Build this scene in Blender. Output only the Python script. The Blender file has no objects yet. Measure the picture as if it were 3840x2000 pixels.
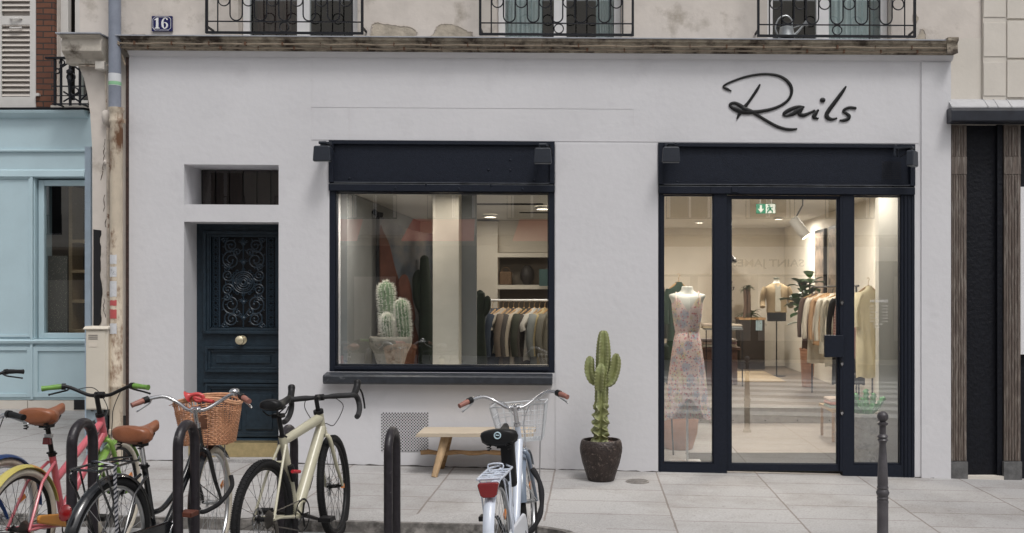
import bpy, bmesh, math, random
from mathutils import Vector, Matrix, noise as mnoise
random.seed(7)
C = bpy.context.scene.collection
SC = bpy.context.scene
R = math.radians
# ------------------------------------------------------------------ camera
FPX = 3733.0; VX = 2220.0; VY = 1100.0; CD = 9.33; CH = 1.66
cam = bpy.data.cameras.new('camera'); camo = bpy.data.objects.new('camera', cam); C.objects.link(camo)
camo.location = (0, -CD, CH); camo.rotation_euler = (R(90), 0, 0)
cam.sensor_width = 36; cam.lens = 35.0
cam.shift_x = -(VX-1920)/3840; cam.shift_y = (VY-1000)/3840
cam.clip_start = 0.05; cam.clip_end = 600
SC.camera = camo
# ------------------------------------------------------------------ sky, sun, exposure
world = bpy.data.worlds.new('World'); SC.world = world; world.use_nodes = True
wn = world.node_tree.nodes; wl = world.node_tree.links
sky = wn.new('ShaderNodeTexSky'); sky.sky_type = 'NISHITA'; sky.sun_disc = False
sky.sun_elevation = R(58); sky.sun_rotation = R(160); sky.air_density = 1.0; sky.dust_density = 4.0; sky.ozone_density = 1.0
hs = wn.new('ShaderNodeHueSaturation'); hs.inputs['Saturation'].default_value = 0.25
wl.new(sky.outputs[0], hs.inputs['Color'])
wl.new(hs.outputs[0], wn['Background'].inputs[0]); wn['Background'].inputs[1].default_value = 0.135
sd = bpy.data.lights.new('sun', 'SUN'); sd.energy = 1.7; sd.angle = R(15); sd.color = (1.0, 0.97, 0.945)
so = bpy.data.objects.new('sun', sd); C.objects.link(so)
so.rotation_euler = Vector((-0.28, 0.40, -0.88)).to_track_quat('-Z', 'Y').to_euler()
SC.view_settings.view_transform = 'Standard'; SC.view_settings.look = 'None'
SC.view_settings.exposure = -0.16; SC.view_settings.gamma = 1
SC.render.engine = 'CYCLES'
SC.cycles.use_denoising = True
SC.cycles.max_bounces = 8; SC.cycles.transparent_max_bounces = 16
SC.cycles.caustics_reflective = False; SC.cycles.caustics_refractive = False
SC.cycles.sample_clamp_indirect = 4

# ------------------------------------------------------------------ measuring helpers
def PX(px, y=0.0): return (px-VX)*(CD+y)/FPX
def PZ(py, y=0.0): return CH-(py-VY)*(CD+y)/FPX
def F(px, py, y=0.0): return Vector((PX(px, y), y, PZ(py, y)))
SLOPE = 0.0225; TILT = 0.006
def gz(x): return -SLOPE*x
ROADZ = -0.07

# ------------------------------------------------------------------ materials
MATS = {}
def mat(name, col, rough=0.7, metal=0.0, nz=None, bump=None, spec=None, col2=None, emit=None, mix=None, alpha=None, streak=None, coat=None):
    """nz=(scale, amount) brightness variation, bump=(scale, strength), col2+mix=(scale, lo, hi) blotches of a second colour, streak=(sx, sy, sz) stretch"""
    if name in MATS: return MATS[name]
    m = bpy.data.materials.new(name); m.use_nodes = True; MATS[name] = m
    n = m.node_tree.nodes; l = m.node_tree.links; b = n['Principled BSDF']
    b.inputs['Base Color'].default_value = (*col, 1); b.inputs['Roughness'].default_value = rough; b.inputs['Metallic'].default_value = metal
    if spec is not None: b.inputs['Specular IOR Level'].default_value = spec
    if coat: b.inputs['Coat Weight'].default_value = coat; b.inputs['Coat Roughness'].default_value = 0.15
    if emit: b.inputs['Emission Color'].default_value = (*emit[0], 1); b.inputs['Emission Strength'].default_value = emit[1]
    tc = n.new('ShaderNodeTexCoord'); src = tc.outputs['Object']
    if streak:
        mp = n.new('ShaderNodeMapping'); mp.inputs['Scale'].default_value = streak; l.new(src, mp.inputs[0]); src = mp.outputs[0]
    cur = None
    if nz:
        t = n.new('ShaderNodeTexNoise'); t.inputs['Scale'].default_value = nz[0]; t.inputs['Detail'].default_value = 6; t.inputs['Roughness'].default_value = 0.6
        l.new(src, t.inputs['Vector'])
        r = n.new('ShaderNodeValToRGB'); r.color_ramp.elements[0].position = 0.3; r.color_ramp.elements[1].position = 0.7
        a = nz[1]
        r.color_ramp.elements[0].color = (*[c*(1-a) for c in col], 1); r.color_ramp.elements[1].color = (*[min(1, c*(1+a)) for c in col], 1)
        l.new(t.outputs['Fac'], r.inputs[0]); cur = r.outputs[0]
    if col2:
        t = n.new('ShaderNodeTexNoise'); t.inputs['Scale'].default_value = mix[0]; t.inputs['Detail'].default_value = 8; t.inputs['Roughness'].default_value = 0.65
        l.new(src, t.inputs['Vector'])
        r = n.new('ShaderNodeMapRange'); r.inputs[1].default_value = mix[1]; r.inputs[2].default_value = mix[2]; r.clamp = True
        l.new(t.outputs['Fac'], r.inputs[0])
        x = n.new('ShaderNodeMix'); x.data_type = 'RGBA'; x.inputs[6].default_value = (*col, 1); x.inputs[7].default_value = (*col2, 1)
        if cur: l.new(cur, x.inputs[6])
        l.new(r.outputs[0], x.inputs[0]); cur = x.outputs[2]
    if cur: l.new(cur, b.inputs['Base Color'])
    if bump:
        t = n.new('ShaderNodeTexNoise'); t.inputs['Scale'].default_value = bump[0]; t.inputs['Detail'].default_value = 5
        l.new(src, t.inputs['Vector'])
        bp = n.new('ShaderNodeBump'); bp.inputs['Strength'].default_value = bump[1]; bp.inputs['Distance'].default_value = 0.01
        l.new(t.outputs['Fac'], bp.inputs['Height']); l.new(bp.outputs[0], b.inputs['Normal'])
    return m

def glass(name, base=0.07, tint=(1, 1, 1), edge=0.6):
    if name in MATS: return MATS[name]
    m = bpy.data.materials.new(name); m.use_nodes = True; MATS[name] = m
    n = m.node_tree.nodes; l = m.node_tree.links; n.clear()
    o = n.new('ShaderNodeOutputMaterial'); tr = n.new('ShaderNodeBsdfTransparent'); tr.inputs[0].default_value = (*tint, 1)
    gl = n.new('ShaderNodeBsdfGlossy'); gl.inputs['Roughness'].default_value = 0.0
    lw = n.new('ShaderNodeLayerWeight'); lw.inputs[0].default_value = 0.5
    p = n.new('ShaderNodeMath'); p.operation = 'POWER'; p.inputs[1].default_value = 4; l.new(lw.outputs['Facing'], p.inputs[0])
    q = n.new('ShaderNodeMath'); q.operation = 'MULTIPLY_ADD'; q.inputs[1].default_value = edge; q.inputs[2].default_value = base; l.new(p.outputs[0], q.inputs[0])
    ge = n.new('ShaderNodeNewGeometry'); iv = n.new('ShaderNodeMath'); iv.operation = 'SUBTRACT'; iv.inputs[0].default_value = 1; l.new(ge.outputs['Backfacing'], iv.inputs[1]); k_ = n.new('ShaderNodeMath'); k_.operation = 'MULTIPLY'; l.new(q.outputs[0], k_.inputs[0]); l.new(iv.outputs[0], k_.inputs[1])
    mx = n.new('ShaderNodeMixShader'); l.new(k_.outputs[0], mx.inputs[0]); l.new(tr.outputs[0], mx.inputs[1]); l.new(gl.outputs[0], mx.inputs[2])
    l.new(mx.outputs[0], o.inputs[0]); return m

# ------------------------------------------------------------------ mesh builder
LOC = {}
class MB:
    def __init__(s): s.v = []; s.f = []
    def add(s, vs, fs):
        o = len(s.v); s.v += [Vector(v) for v in vs]; s.f += [tuple(i+o for i in f) for f in fs]; return s
    def box(s, x0, x1, y0, y1, z0, z1):
        if x0 > x1: x0, x1 = x1, x0
        if y0 > y1: y0, y1 = y1, y0
        if z0 > z1: z0, z1 = z1, z0
        return s.add([(x0,y0,z0),(x1,y0,z0),(x1,y1,z0),(x0,y1,z0),(x0,y0,z1),(x1,y0,z1),(x1,y1,z1),(x0,y1,z1)],
                     [(0,3,2,1),(4,5,6,7),(0,1,5,4),(1,2,6,5),(2,3,7,6),(3,0,4,7)])
    def frame(s, x0, x1, z0, z1, w, y0, y1, wb=None, wt=None):
        wb = w if wb is None else wb; wt = w if wt is None else wt
        s.box(x0, x0+w, y0, y1, z0, z1); s.box(x1-w, x1, y0, y1, z0, z1)
        s.box(x0+w, x1-w, y0, y1, z1-wt, z1)
        if wb > 0: s.box(x0+w, x1-w, y0, y1, z0, z0+wb)
        return s
    def tube(s, pts, r, n=8, cap=True, closed=False, sq=None, up=None):
        """sweep; r number or list; sq = (u, v) squash factors"""
        pts = [Vector(p) for p in pts]; N = len(pts)
        if N < 2: return s
        rs = r if isinstance(r, (list, tuple)) else [r]*N
        def tan(i):
            if closed: return (pts[(i+1) % N]-pts[i-1]).normalized()
            a = pts[max(i-1, 0)]; b = pts[min(i+1, N-1)]; d = b-a
            return d.normalized() if d.length > 1e-9 else Vector((0, 0, 1))
        t0 = tan(0); ref = Vector(up) if up else (Vector((0, 0, 1)) if abs(t0.z) < 0.9 else Vector((1, 0, 0)))
        u = (ref - t0*ref.dot(t0)).normalized(); vs = []; o = len(s.v); t = t0
        for i in range(N):
            t2 = tan(i)
            u = (u - t2*u.dot(t2))
            u = u.normalized() if u.length > 1e-6 else t2.orthogonal().normalized()
            w = t2.cross(u)
            su, sw = sq if sq else (1, 1)
            for k in range(n):
                a = 2*math.pi*k/n
                vs.append(pts[i]+u*math.cos(a)*rs[i]*su+w*math.sin(a)*rs[i]*sw)
        fs = []
        M = N if closed else N-1
        for i in range(M):
            j = (i+1) % N
            for k in range(n):
                k2 = (k+1) % n; fs.append((i*n+k, i*n+k2, j*n+k2, j*n+k))
        if cap and not closed:
            fs.append(tuple(range(n-1, -1, -1))); fs.append(tuple((N-1)*n+k for k in range(n)))
        return s.add(vs, fs)
    def lathe(s, prof, n=32, c=(0, 0, 0), cap=True, axis='z', wob=0.0):
        c = Vector(c); vs = []; fs = []
        for (r, z) in prof:
            for k in range(n):
                a = 2*math.pi*k/n; rr = r*(1+wob*math.sin(3*a+z*7))
                p = (rr*math.cos(a), rr*math.sin(a), z)
                if axis == 'y': p = (p[0], p[2], p[1])
                if axis == 'x': p = (p[2], p[0], p[1])
                vs.append(c+Vector(p))
        for i in range(len(prof)-1):
            for k in range(n):
                k2 = (k+1) % n; q = (i*n+k, i*n+k2, (i+1)*n+k2, (i+1)*n+k)
                fs.append(q if axis != 'y' else q[::-1])
        if cap:
            fs.append(tuple(range(n-1, -1, -1))); fs.append(tuple((len(prof)-1)*n+k for k in range(n)))
        return s.add(vs, fs)
    def torus(s, c, Rm, r, axis='y', n=40, m=8, sq=None):
        c = Vector(c); pts = []
        for k in range(n):
            a = 2*math.pi*k/n; ca, sa = Rm*math.cos(a), Rm*math.sin(a)
            pts.append(c+(Vector((ca, 0, sa)) if axis == 'y' else Vector((ca, sa, 0)) if axis == 'z' else Vector((0, ca, sa))))
        up = {'y': (0, 1, 0), 'z': (0, 0, 1), 'x': (1, 0, 0)}[axis]
        return s.tube(pts, r, m, closed=True, up=up, sq=sq)
    def prism(s, poly, y0, y1):
        """polygon of (x, z) points extruded between y0 and y1"""
        n = len(poly); vs = [(x, y0, z) for x, z in poly]+[(x, y1, z) for x, z in poly]
        fs = [tuple(range(n)), tuple(range(2*n-1, n-1, -1))]+[(i, n+i, n+(i+1) % n, (i+1) % n) for i in range(n)]
        return s.add(vs, fs)
    def slab(s, poly, z0, z1, slope=False):
        n = len(poly); g = gz if slope else (lambda x: 0)
        vs = [(x, y, z1+g(x)) for x, y in poly]+[(x, y, z0+g(x)) for x, y in poly]
        fs = [tuple(range(n)), tuple(range(2*n-1, n-1, -1))]+[(i, n+i, n+(i+1) % n, (i+1) % n) for i in range(n)]
        return s.add(vs, fs)
    def xprism(s, prof, x0, x1):
        """profile of (y, z) points extruded along x"""
        n = len(prof); vs = [(x0, y, z) for y, z in prof]+[(x1, y, z) for y, z in prof]
        fs = [tuple(range(n)), tuple(range(2*n-1, n-1, -1))]+[(i, n+i, n+(i+1) % n, (i+1) % n) for i in range(n)]
        return s.add(vs, fs)
    def wall(s, x0, x1, z0, z1, holes, y0, y1):
        xs = sorted({x0, x1, *[h[0] for h in holes], *[h[1] for h in holes]}); zs = sorted({z0, z1, *[h[2] for h in holes], *[h[3] for h in holes]})
        xs = [x for x in xs if x0 <= x <= x1]; zs = [z for z in zs if z0 <= z <= z1]
        def solid(i, j):
            if i < 0 or j < 0 or i >= len(xs)-1 or j >= len(zs)-1: return False
            cx = (xs[i]+xs[i+1])/2; cz = (zs[j]+zs[j+1])/2
            return not any(h[0] < cx < h[1] and h[2] < cz < h[3] for h in holes)
        for i in range(len(xs)-1):
            for j in range(len(zs)-1):
                if not solid(i, j): continue
                a, b, c, d = xs[i], xs[i+1], zs[j], zs[j+1]
                s.add([(a,y0,c),(b,y0,c),(b,y0,d),(a,y0,d)], [(0,1,2,3)]); s.add([(a,y1,c),(b,y1,c),(b,y1,d),(a,y1,d)], [(3,2,1,0)])
                if not solid(i-1, j): s.add([(a,y0,c),(a,y1,c),(a,y1,d),(a,y0,d)], [(3,2,1,0)])
                if not solid(i+1, j): s.add([(b,y0,c),(b,y1,c),(b,y1,d),(b,y0,d)], [(0,1,2,3)])
                if not solid(i, j-1): s.add([(a,y0,c),(b,y0,c),(b,y1,c),(a,y1,c)], [(3,2,1,0)])
                if not solid(i, j+1): s.add([(a,y0,d),(b,y0,d),(b,y1,d),(a,y1,d)], [(0,1,2,3)])
        return s
    def xf(s, M):
        s.v = [M @ v for v in s.v]; return s
    def join(s, o, M=None):
        return s.add([M @ v for v in o.v] if M else o.v, o.f)
    def tilt(s):
        for v in s.v: v.z -= TILT*v.x
        return s
    def ground(s):
        for v in s.v: v.z += gz(v.x)
        return s
    def jit(s, a, sc=3.0):
        for v in s.v:
            q = mnoise.noise_vector(v*sc); v += q*a
        return s
    def build(s, name, m, parent=None, smooth=False, local=False, bevel=0.0, merge=False):
        me = bpy.data.meshes.new(name)
        vs = s.v
        if parent is not None and not local:
            L = LOC.get(parent.name, Vector((0, 0, 0))); vs = [v-L for v in vs]
            org = None
        if parent is None and not local:
            xs = [v.x for v in vs]; ys = [v.y for v in vs]; zs = [v.z for v in vs]
            org = Vector(((min(xs)+max(xs))/2, (min(ys)+max(ys))/2, min(zs))); vs = [v-org for v in vs]
        me.from_pydata([tuple(v) for v in vs], [], s.f); me.validate()
        if merge or smooth:
            bm = bmesh.new(); bm.from_mesh(me)
            if merge: bmesh.ops.remove_doubles(bm, verts=bm.verts, dist=1e-5)
            bmesh.ops.recalc_face_normals(bm, faces=bm.faces); bm.to_mesh(me); bm.free()
        me.materials.append(m)
        if smooth:
            me.polygons.foreach_set('use_smooth', [True]*len(me.polygons))
            me.set_sharp_from_angle(angle=R(40))
        o = bpy.data.objects.new(name, me); C.objects.link(o)
        if parent is not None: o.parent = parent; LOC[o.name] = LOC.get(parent.name, Vector((0, 0, 0)))
        elif not local: o.location = org; LOC[o.name] = org
        else: LOC[o.name] = Vector((0, 0, 0))
        if bevel:
            md = o.modifiers.new('bevel', 'BEVEL'); md.width = bevel; md.segments = 2; md.limit_method = 'ANGLE'; md.angle_limit = R(40)
        return o

def islands(mb, name, m, parent, **k):
    """one object per separate piece"""
    p = list(range(len(mb.v)))
    def fd(i):
        while p[i] != i: p[i] = p[p[i]]; i = p[i]
        return i
    key = {}
    for i, v in enumerate(mb.v):
        q = (round(v.x, 5), round(v.y, 5), round(v.z, 5))
        if q in key: p[fd(i)] = fd(key[q])
        else: key[q] = i
    for f in mb.f:
        for i in f[1:]: p[fd(i)] = fd(f[0])
    g = {}
    for f in mb.f: g.setdefault(fd(f[0]), []).append(f)
    out = []
    for fs in g.values():
        s = MB(); ids = sorted({i for f in fs for i in f}); mp = {i: j for j, i in enumerate(ids)}
        s.v = [mb.v[i] for i in ids]; s.f = [tuple(mp[i] for i in f) for f in fs]; out.append(s.build(name, m, parent, **k))
    return out
def tag(o, label=None, cat=None, group=None, kind=None):
    if label: o['label'] = label
    if cat: o['category'] = cat
    if group: o['group'] = group
    if kind: o['kind'] = kind
    return o
def thing(name, loc, label, cat, group=None, rot=(0, 0, 0)):
    o = bpy.data.objects.new(name, None); C.objects.link(o); o.location = loc; o.rotation_euler = rot
    o.empty_display_size = 0.1
    LOC[o.name] = Vector(loc) if rot == (0, 0, 0) else Vector((0, 0, 0))
    return tag(o, label, cat, group)
def kids(o): return [c for c in C.objects if c.parent == o]
def copy_tree(o, parent=None):
    c = o.copy(); C.objects.link(c); c.parent = parent; LOC[c.name] = LOC.get(o.name, Vector())
    for ch in kids(o): copy_tree(ch, c)
    return c
def text_mesh(txt, size, ext=0.002, align='CENTER', sx=1.0, bold=0.0, space=1.0):
    cu = bpy.data.curves.new('t', 'FONT'); cu.body = txt; cu.size = size; cu.extrude = ext; cu.align_x = align; cu.offset = bold
    cu.space_character = space; cu.resolution_u = 3
    o = bpy.data.objects.new('t', cu); C.objects.link(o)
    dg = bpy.context.evaluated_depsgraph_get(); me = bpy.data.meshes.new_from_object(o.evaluated_get(dg))
    mb = MB(); mb.add([(v.co.x*sx, -v.co.z, v.co.y) for v in me.vertices], [tuple(p.vertices) for p in me.polygons])
    C.objects.unlink(o); bpy.data.objects.remove(o); bpy.data.curves.remove(cu); bpy.data.meshes.remove(me)
    return mb
def smooth_path(pts, k=4, closed=False):
    """Catmull-Rom through points (tuples of any length)"""
    P = [tuple(p) for p in pts]; n = len(P); out = []
    rng = n if closed else n-1
    for i in range(rng):
        p1 = P[i]; p2 = P[(i+1) % n]
        p0 = P[i-1] if (i > 0 or closed) else p1; p3 = P[(i+2) % n] if (i+2 < n or closed) else p2
        for j in range(k):
            t = j/k
            out.append(tuple(0.5*(2*b+(c-a)*t+(2*a-5*b+4*c-d)*t*t+(3*b-a-3*c+d)*t*t*t) for a, b, c, d in zip(p0, p1, p2, p3)))
    if not closed: out.append(P[-1])
    return out
def arc(cx, cy, r, a0, a1, n=8):
    return [(cx+r*math.cos(R(a0+(a1-a0)*i/n)), cy+r*math.sin(R(a0+(a1-a0)*i/n))) for i in range(n+1)]
# ================================================================== materials of the place
M_WHITE = mat('white_render', (0.645, 0.642, 0.662), 0.85, nz=(1.2, 0.035), bump=(16, 0.28), col2=(0.555, 0.55, 0.57), mix=(2.3, 0.55, 0.85))
M_CREAM = mat('cream_plaster', (0.62, 0.57, 0.52), 0.9, nz=(2.5, 0.10), bump=(9, 0.5), col2=(0.38, 0.34, 0.29), mix=(3.0, 0.56, 0.72))
M_BARE = mat('bare_plaster', (0.42, 0.37, 0.30), 0.95, nz=(9, 0.25), bump=(22, 1.0))
M_STONE = mat('cream_stone', (0.64, 0.60, 0.54), 0.9, nz=(3, 0.06), bump=(30, 0.15))
M_CORN = mat('stained_cornice', (0.36, 0.315, 0.25), 0.9, nz=(6, 0.3), bump=(20, 0.7), col2=(0.06, 0.045, 0.035), mix=(2.6, 0.46, 0.62), streak=(1.8, 1.0, 3.0))
M_LEAD = mat('lead_flashing', (0.36, 0.38, 0.42), 0.5, nz=(8, 0.2))
M_NAVY = mat('navy_metal', (0.0105, 0.014, 0.024), 0.5, spec=0.25, nz=(40, 0.18), bump=(120, 0.25))
M_NAVYG = mat('navy_sill', (0.03, 0.034, 0.042), 0.38, nz=(14, 0.3), bump=(30, 0.4), col2=(0.16, 0.17, 0.18), mix=(9, 0.62, 0.75))
M_DOOR = mat('petrol_paint', (0.016, 0.029, 0.042), 0.42, spec=0.4, nz=(20, 0.25), bump=(60, 0.15), col2=(0.30, 0.30, 0.28), mix=(30, 0.76, 0.79))
M_GRILLE = mat('petrol_iron', (0.014, 0.029, 0.045), 0.36)
M_DARKIN = mat('dark_inside', (0.006, 0.006, 0.008), 0.6)
M_BRASS = mat('brass', (0.62, 0.50, 0.27), 0.32, metal=0.8, nz=(20, 0.15))
M_BLACKIRON = mat('black_iron', (0.010, 0.011, 0.015), 0.5, spec=0.3, nz=(30, 0.4))
M_LIGHTBLUE = mat('light_blue_paint', (0.46, 0.60, 0.655), 0.6, nz=(2, 0.05), bump=(25, 0.08))
M_BLUEEDGE = mat('faded_blue_paint', (0.42, 0.52, 0.62), 0.6, nz=(8, 0.1))
M_WHITEPAINT = mat('white_gloss_paint', (0.74, 0.74, 0.75), 0.45, nz=(5, 0.03))
M_SHUTTER = mat('grey_white_shutter', (0.62, 0.605, 0.58), 0.6, nz=(6, 0.05))
M_GLASSD = glass('window_glass', 0.20, (0.85, 0.9, 0.9))
M_GLASS = glass('shop_glass', 0.38, (0.97, 0.985, 0.98)); M_GLASSW = glass('display_glass', 0.27, (0.97, 0.985, 0.98))
M_CURT = mat('sheer_curtain', (0.74, 0.76, 0.77), 0.8, nz=(3, 0.1))
M_DARKROOM = mat('dark_room', (0.02, 0.016, 0.015), 0.9)
M_GRANITE = mat('kerb_granite', (0.38, 0.37, 0.365), 0.85, nz=(90, 0.3), bump=(60, 0.35), col2=(0.2, 0.18, 0.16), mix=(2.5, 0.58, 0.75))
M_ZINC = mat('grey_pvc', (0.22, 0.245, 0.30), 0.4, nz=(12, 0.12), col2=(0.5, 0.52, 0.56), mix=(22, 0.68, 0.72))
M_PIPE = mat('beige_pipe', (0.60, 0.52, 0.41), 0.6, nz=(5, 0.12), bump=(20, 0.4), col2=(0.16, 0.075, 0.035), mix=(2.4, 0.50, 0.62), streak=(2.5, 2.5, 1.2))
M_CAB = mat('beige_cabinet', (0.66, 0.61, 0.52), 0.55, nz=(4, 0.04))
M_WOODLT = mat('pale_wood', (0.50, 0.36, 0.21), 0.6, nz=(8, 0.15), streak=(1, 8, 8))
M_WOODP = mat('bench_plank', (0.52, 0.44, 0.34), 0.6, nz=(6, 0.12), streak=(1, 10, 10))
M_WOODR = mat('rustic_wood', (0.36, 0.215, 0.10), 0.65, nz=(10, 0.35), bump=(20, 0.5), streak=(1, 6, 3))

def brick_mat(name, c1, c2, mortar, scale, bw, rh, ms, rough=0.85, off=0.5, rot=None, bump=0.5, dirt=None, vec='Object', grain=None, mloc=None):
    m = bpy.data.materials.new(name); m.use_nodes = True; n = m.node_tree.nodes; l = m.node_tree.links; b = n['Principled BSDF']
    b.inputs['Roughness'].default_value = rough
    tc = n.new('ShaderNodeTexCoord'); src = tc.outputs['Object']
    mp = n.new('ShaderNodeMapping'); l.new(src, mp.inputs[0])
    if rot: mp.inputs['Rotation'].default_value = rot
    if mloc: mp.inputs['Location'].default_value = mloc
    bt = n.new('ShaderNodeTexBrick'); bt.offset = off; bt.inputs['Scale'].default_value = scale
    # slightly wobbly joints
    wn_ = n.new('ShaderNodeTexNoise'); wn_.inputs['Scale'].default_value = 5; l.new(mp.outputs[0], wn_.inputs['Vector'])
    vm = n.new('ShaderNodeVectorMath'); vm.operation = 'SCALE'; vm.inputs['Scale'].default_value = 0.012; l.new(wn_.outputs['Color'], vm.inputs[0])
    va = n.new('ShaderNodeVectorMath'); l.new(mp.outputs[0], va.inputs[0]); l.new(vm.outputs[0], va.inputs[1]); l.new(va.outputs[0], bt.inputs['Vector'])
    bt.inputs['Color1'].default_value = (*c1, 1); bt.inputs['Color2'].default_value = (*c2, 1); bt.inputs['Mortar'].default_value = (*mortar, 1)
    bt.inputs['Brick Width'].default_value = bw; bt.inputs['Row Height'].default_value = rh; bt.inputs['Mortar Size'].default_value = ms
    cur = bt.outputs['Color']
    def over(scale, lo, hi, colr, fac, det=8):
        nonlocal cur
        t = n.new('ShaderNodeTexNoise'); t.inputs['Scale'].default_value = scale; t.inputs['Detail'].default_value = det; t.inputs['Roughness'].default_value = 0.65; l.new(src, t.inputs['Vector'])
        r = n.new('ShaderNodeMapRange'); r.inputs[1].default_value = lo; r.inputs[2].default_value = hi; r.inputs[4].default_value = fac; l.new(t.outputs['Fac'], r.inputs[0])
        x = n.new('ShaderNodeMix'); x.data_type = 'RGBA'; x.blend_type = 'MULTIPLY'; x.inputs[7].default_value = (*colr, 1)
        l.new(r.outputs[0], x.inputs[0]); l.new(cur, x.inputs[6]); cur = x.outputs[2]
    if grain: over(grain, 0.4, 0.65, (0.80, 0.79, 0.78), 1.0, 3)
    if grain: over(26, 0.66, 0.70, (0.70, 0.68, 0.66), 0.8, 2)
    if dirt: over(dirt, 0.48, 0.78, (0.66, 0.62, 0.58), 0.9)
    l.new(cur, b.inputs['Base Color'])
    inv = n.new('ShaderNodeMath'); inv.operation = 'SUBTRACT'; inv.inputs[0].default_value = 1; l.new(bt.outputs['Fac'], inv.inputs[1])
    bp = n.new('ShaderNodeBump'); bp.inputs['Strength'].default_value = bump; bp.inputs['Distance'].default_value = 0.006
    l.new(inv.outputs[0], bp.inputs['Height']); l.new(bp.outputs[0], b.inputs['Normal'])
    MATS[name] = m; return m
M_PAVE = brick_mat('granite_pavers', (0.395, 0.388, 0.386), (0.44, 0.433, 0.43), (0.27, 0.24, 0.225), 1.0, 0.47, 0.945, 0.008, off=0.37, rot=(0, 0, R(90)), mloc=(0.1, 0.34, 0), dirt=1.3, grain=70)
M_BRICK = brick_mat('brown_brick', (0.17, 0.07, 0.04), (0.115, 0.045, 0.028), (0.045, 0.035, 0.03), 1.0, 0.22, 0.075, 0.008, rot=(R(90), 0, 0), dirt=8, bump=1.0)
M_ROAD = mat('asphalt', (0.36, 0.355, 0.35), 0.9, nz=(120, 0.25), bump=(90, 0.5), col2=(0.19, 0.18, 0.165), mix=(1.5, 0.55, 0.75))

# ================================================================== ground
road = MB(); road.add([(-150, -150, gz(-150)+ROADZ), (150, -150, gz(150)+ROADZ), (150, 150, gz(150)+ROADZ), (-150, 150, gz(-150)+ROADZ)], [(0, 1, 2, 3)])
tag(road.build('road', M_ROAD), kind='structure')
KY = -2.29
edge = [(-40, KY), (-0.42, KY), (-0.20, -2.42), (0.02, -2.75), (0.28, -3.35), (0.62, -3.9), (1.1, -4.15), (40, -4.15)]
W = 0.36
inner = [(-40, KY+W), (-0.28, KY+W), (-0.02, -2.16), (0.26, -2.50), (0.58, -3.16), (0.84, -3.58), (1.2, -3.79), (40, -3.79)]
pv = MB(); pv.slab(edge+[(40, 30), (-40, 30)], ROADZ, 0.0, slope=True)
# cut into a long flat sheet so that the slope stays planar
tag(pv.build('pavement', M_PAVE), kind='structure')
kb = MB()
for i in range(len(edge)-1):
    (ax, ay), (bx, by) = edge[i], edge[i+1]; (cx, cy), (dx, dy) = inner[i], inner[i+1]
    n = max(1, int(math.hypot(bx-ax, by-ay)/1.05))
    for k in range(n):
        t0 = k/n+(0.002 if n > 1 else 0.004); t1 = (k+1)/n-(0.002 if n > 1 else 0.004)
        e = 0.004
        p = [(ax+(bx-ax)*t0, ay+(by-ay)*t0-e), (ax+(bx-ax)*t1, ay+(by-ay)*t1-e), (cx+(dx-cx)*t1, cy+(dy-cy)*t1), (cx+(dx-cx)*t0, cy+(dy-cy)*t0)]
        if n > 20 and not (-8 < p[0][0] < 8): pass
        kb.slab(p, ROADZ-0.02, 0.005, slope=True)
kbo = kb.build('kerb', M_GRANITE, bevel=0.012); tag(kbo, kind='structure')
gm = MB()
for i in range(len(edge)-2):
    (ax, ay), (bx, by) = edge[i], edge[i+1]; n = max(1, int(math.hypot(bx-ax, by-ay)/0.12)); dx, dy = bx-ax, by-ay; L_ = math.hypot(dx, dy); nx_, ny_ = dy/L_, -dx/L_
    for k in range(n):
        t0, t1 = k/n, (k+1)/n; P = []
        for t_ in (t0, t1):
            X_, Y_ = ax+dx*t_, ay+dy*t_; w_ = 0.035+0.03*mnoise.noise(Vector((X_*1.7, Y_*1.7, 0))); P.append(((X_-nx_*(w_), Y_-ny_*(w_)), (X_+nx_*0.012, Y_+ny_*0.012)))
        gm.slab([P[0][1], P[1][1], P[1][0], P[0][0]], ROADZ-0.02, 0.0075, slope=True)
tag(gm.build('kerb_grime', mat('kerb_grime', (0.17, 0.16, 0.15), 0.95, nz=(14, 0.5), bump=(40, 0.6), col2=(0.36, 0.34, 0.32), mix=(7, 0.5, 0.66))), kind='structure')
# zebra crossing behind the camera (seen in the shop glass)
zb = MB()
for i in range(7):
    y = -5.6-i*1.0; zb.slab([(0.9, y), (6.5, y), (6.5, y+0.5), (0.9, y+0.5)], ROADZ+0.001, ROADZ+0.005, slope=True)
tag(zb.build('crossing_stripes', mat('road_white', (0.6, 0.6, 0.58), 0.7, nz=(20, 0.15))), kind='structure')
# round cover in the pavement
cv = thing('pavement_cover', (PX(2390, -0.52), -0.52, gz(PX(2390, -0.52))), 'small round metal cover set in the pavement right of the potted cactus', 'cover')
m_ = MB().lathe([(0.105, -0.01), (0.105, 0.006), (0.098, 0.008), (0.0, 0.008)], 32, cap=False); m_.build('rim', mat('cover_iron', (0.22, 0.205, 0.19), 0.6, nz=(30, 0.3)), cv, local=True)
m_ = MB()
for i in range(-5, 6):
    w = math.sqrt(max(0.09**2-(i*0.016)**2, 0)); m_.box(-w, w, i*0.016-0.004, i*0.016+0.004, 0.0085, 0.0125)
m_.build('grid', MATS['cover_iron'], cv, local=True)

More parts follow.
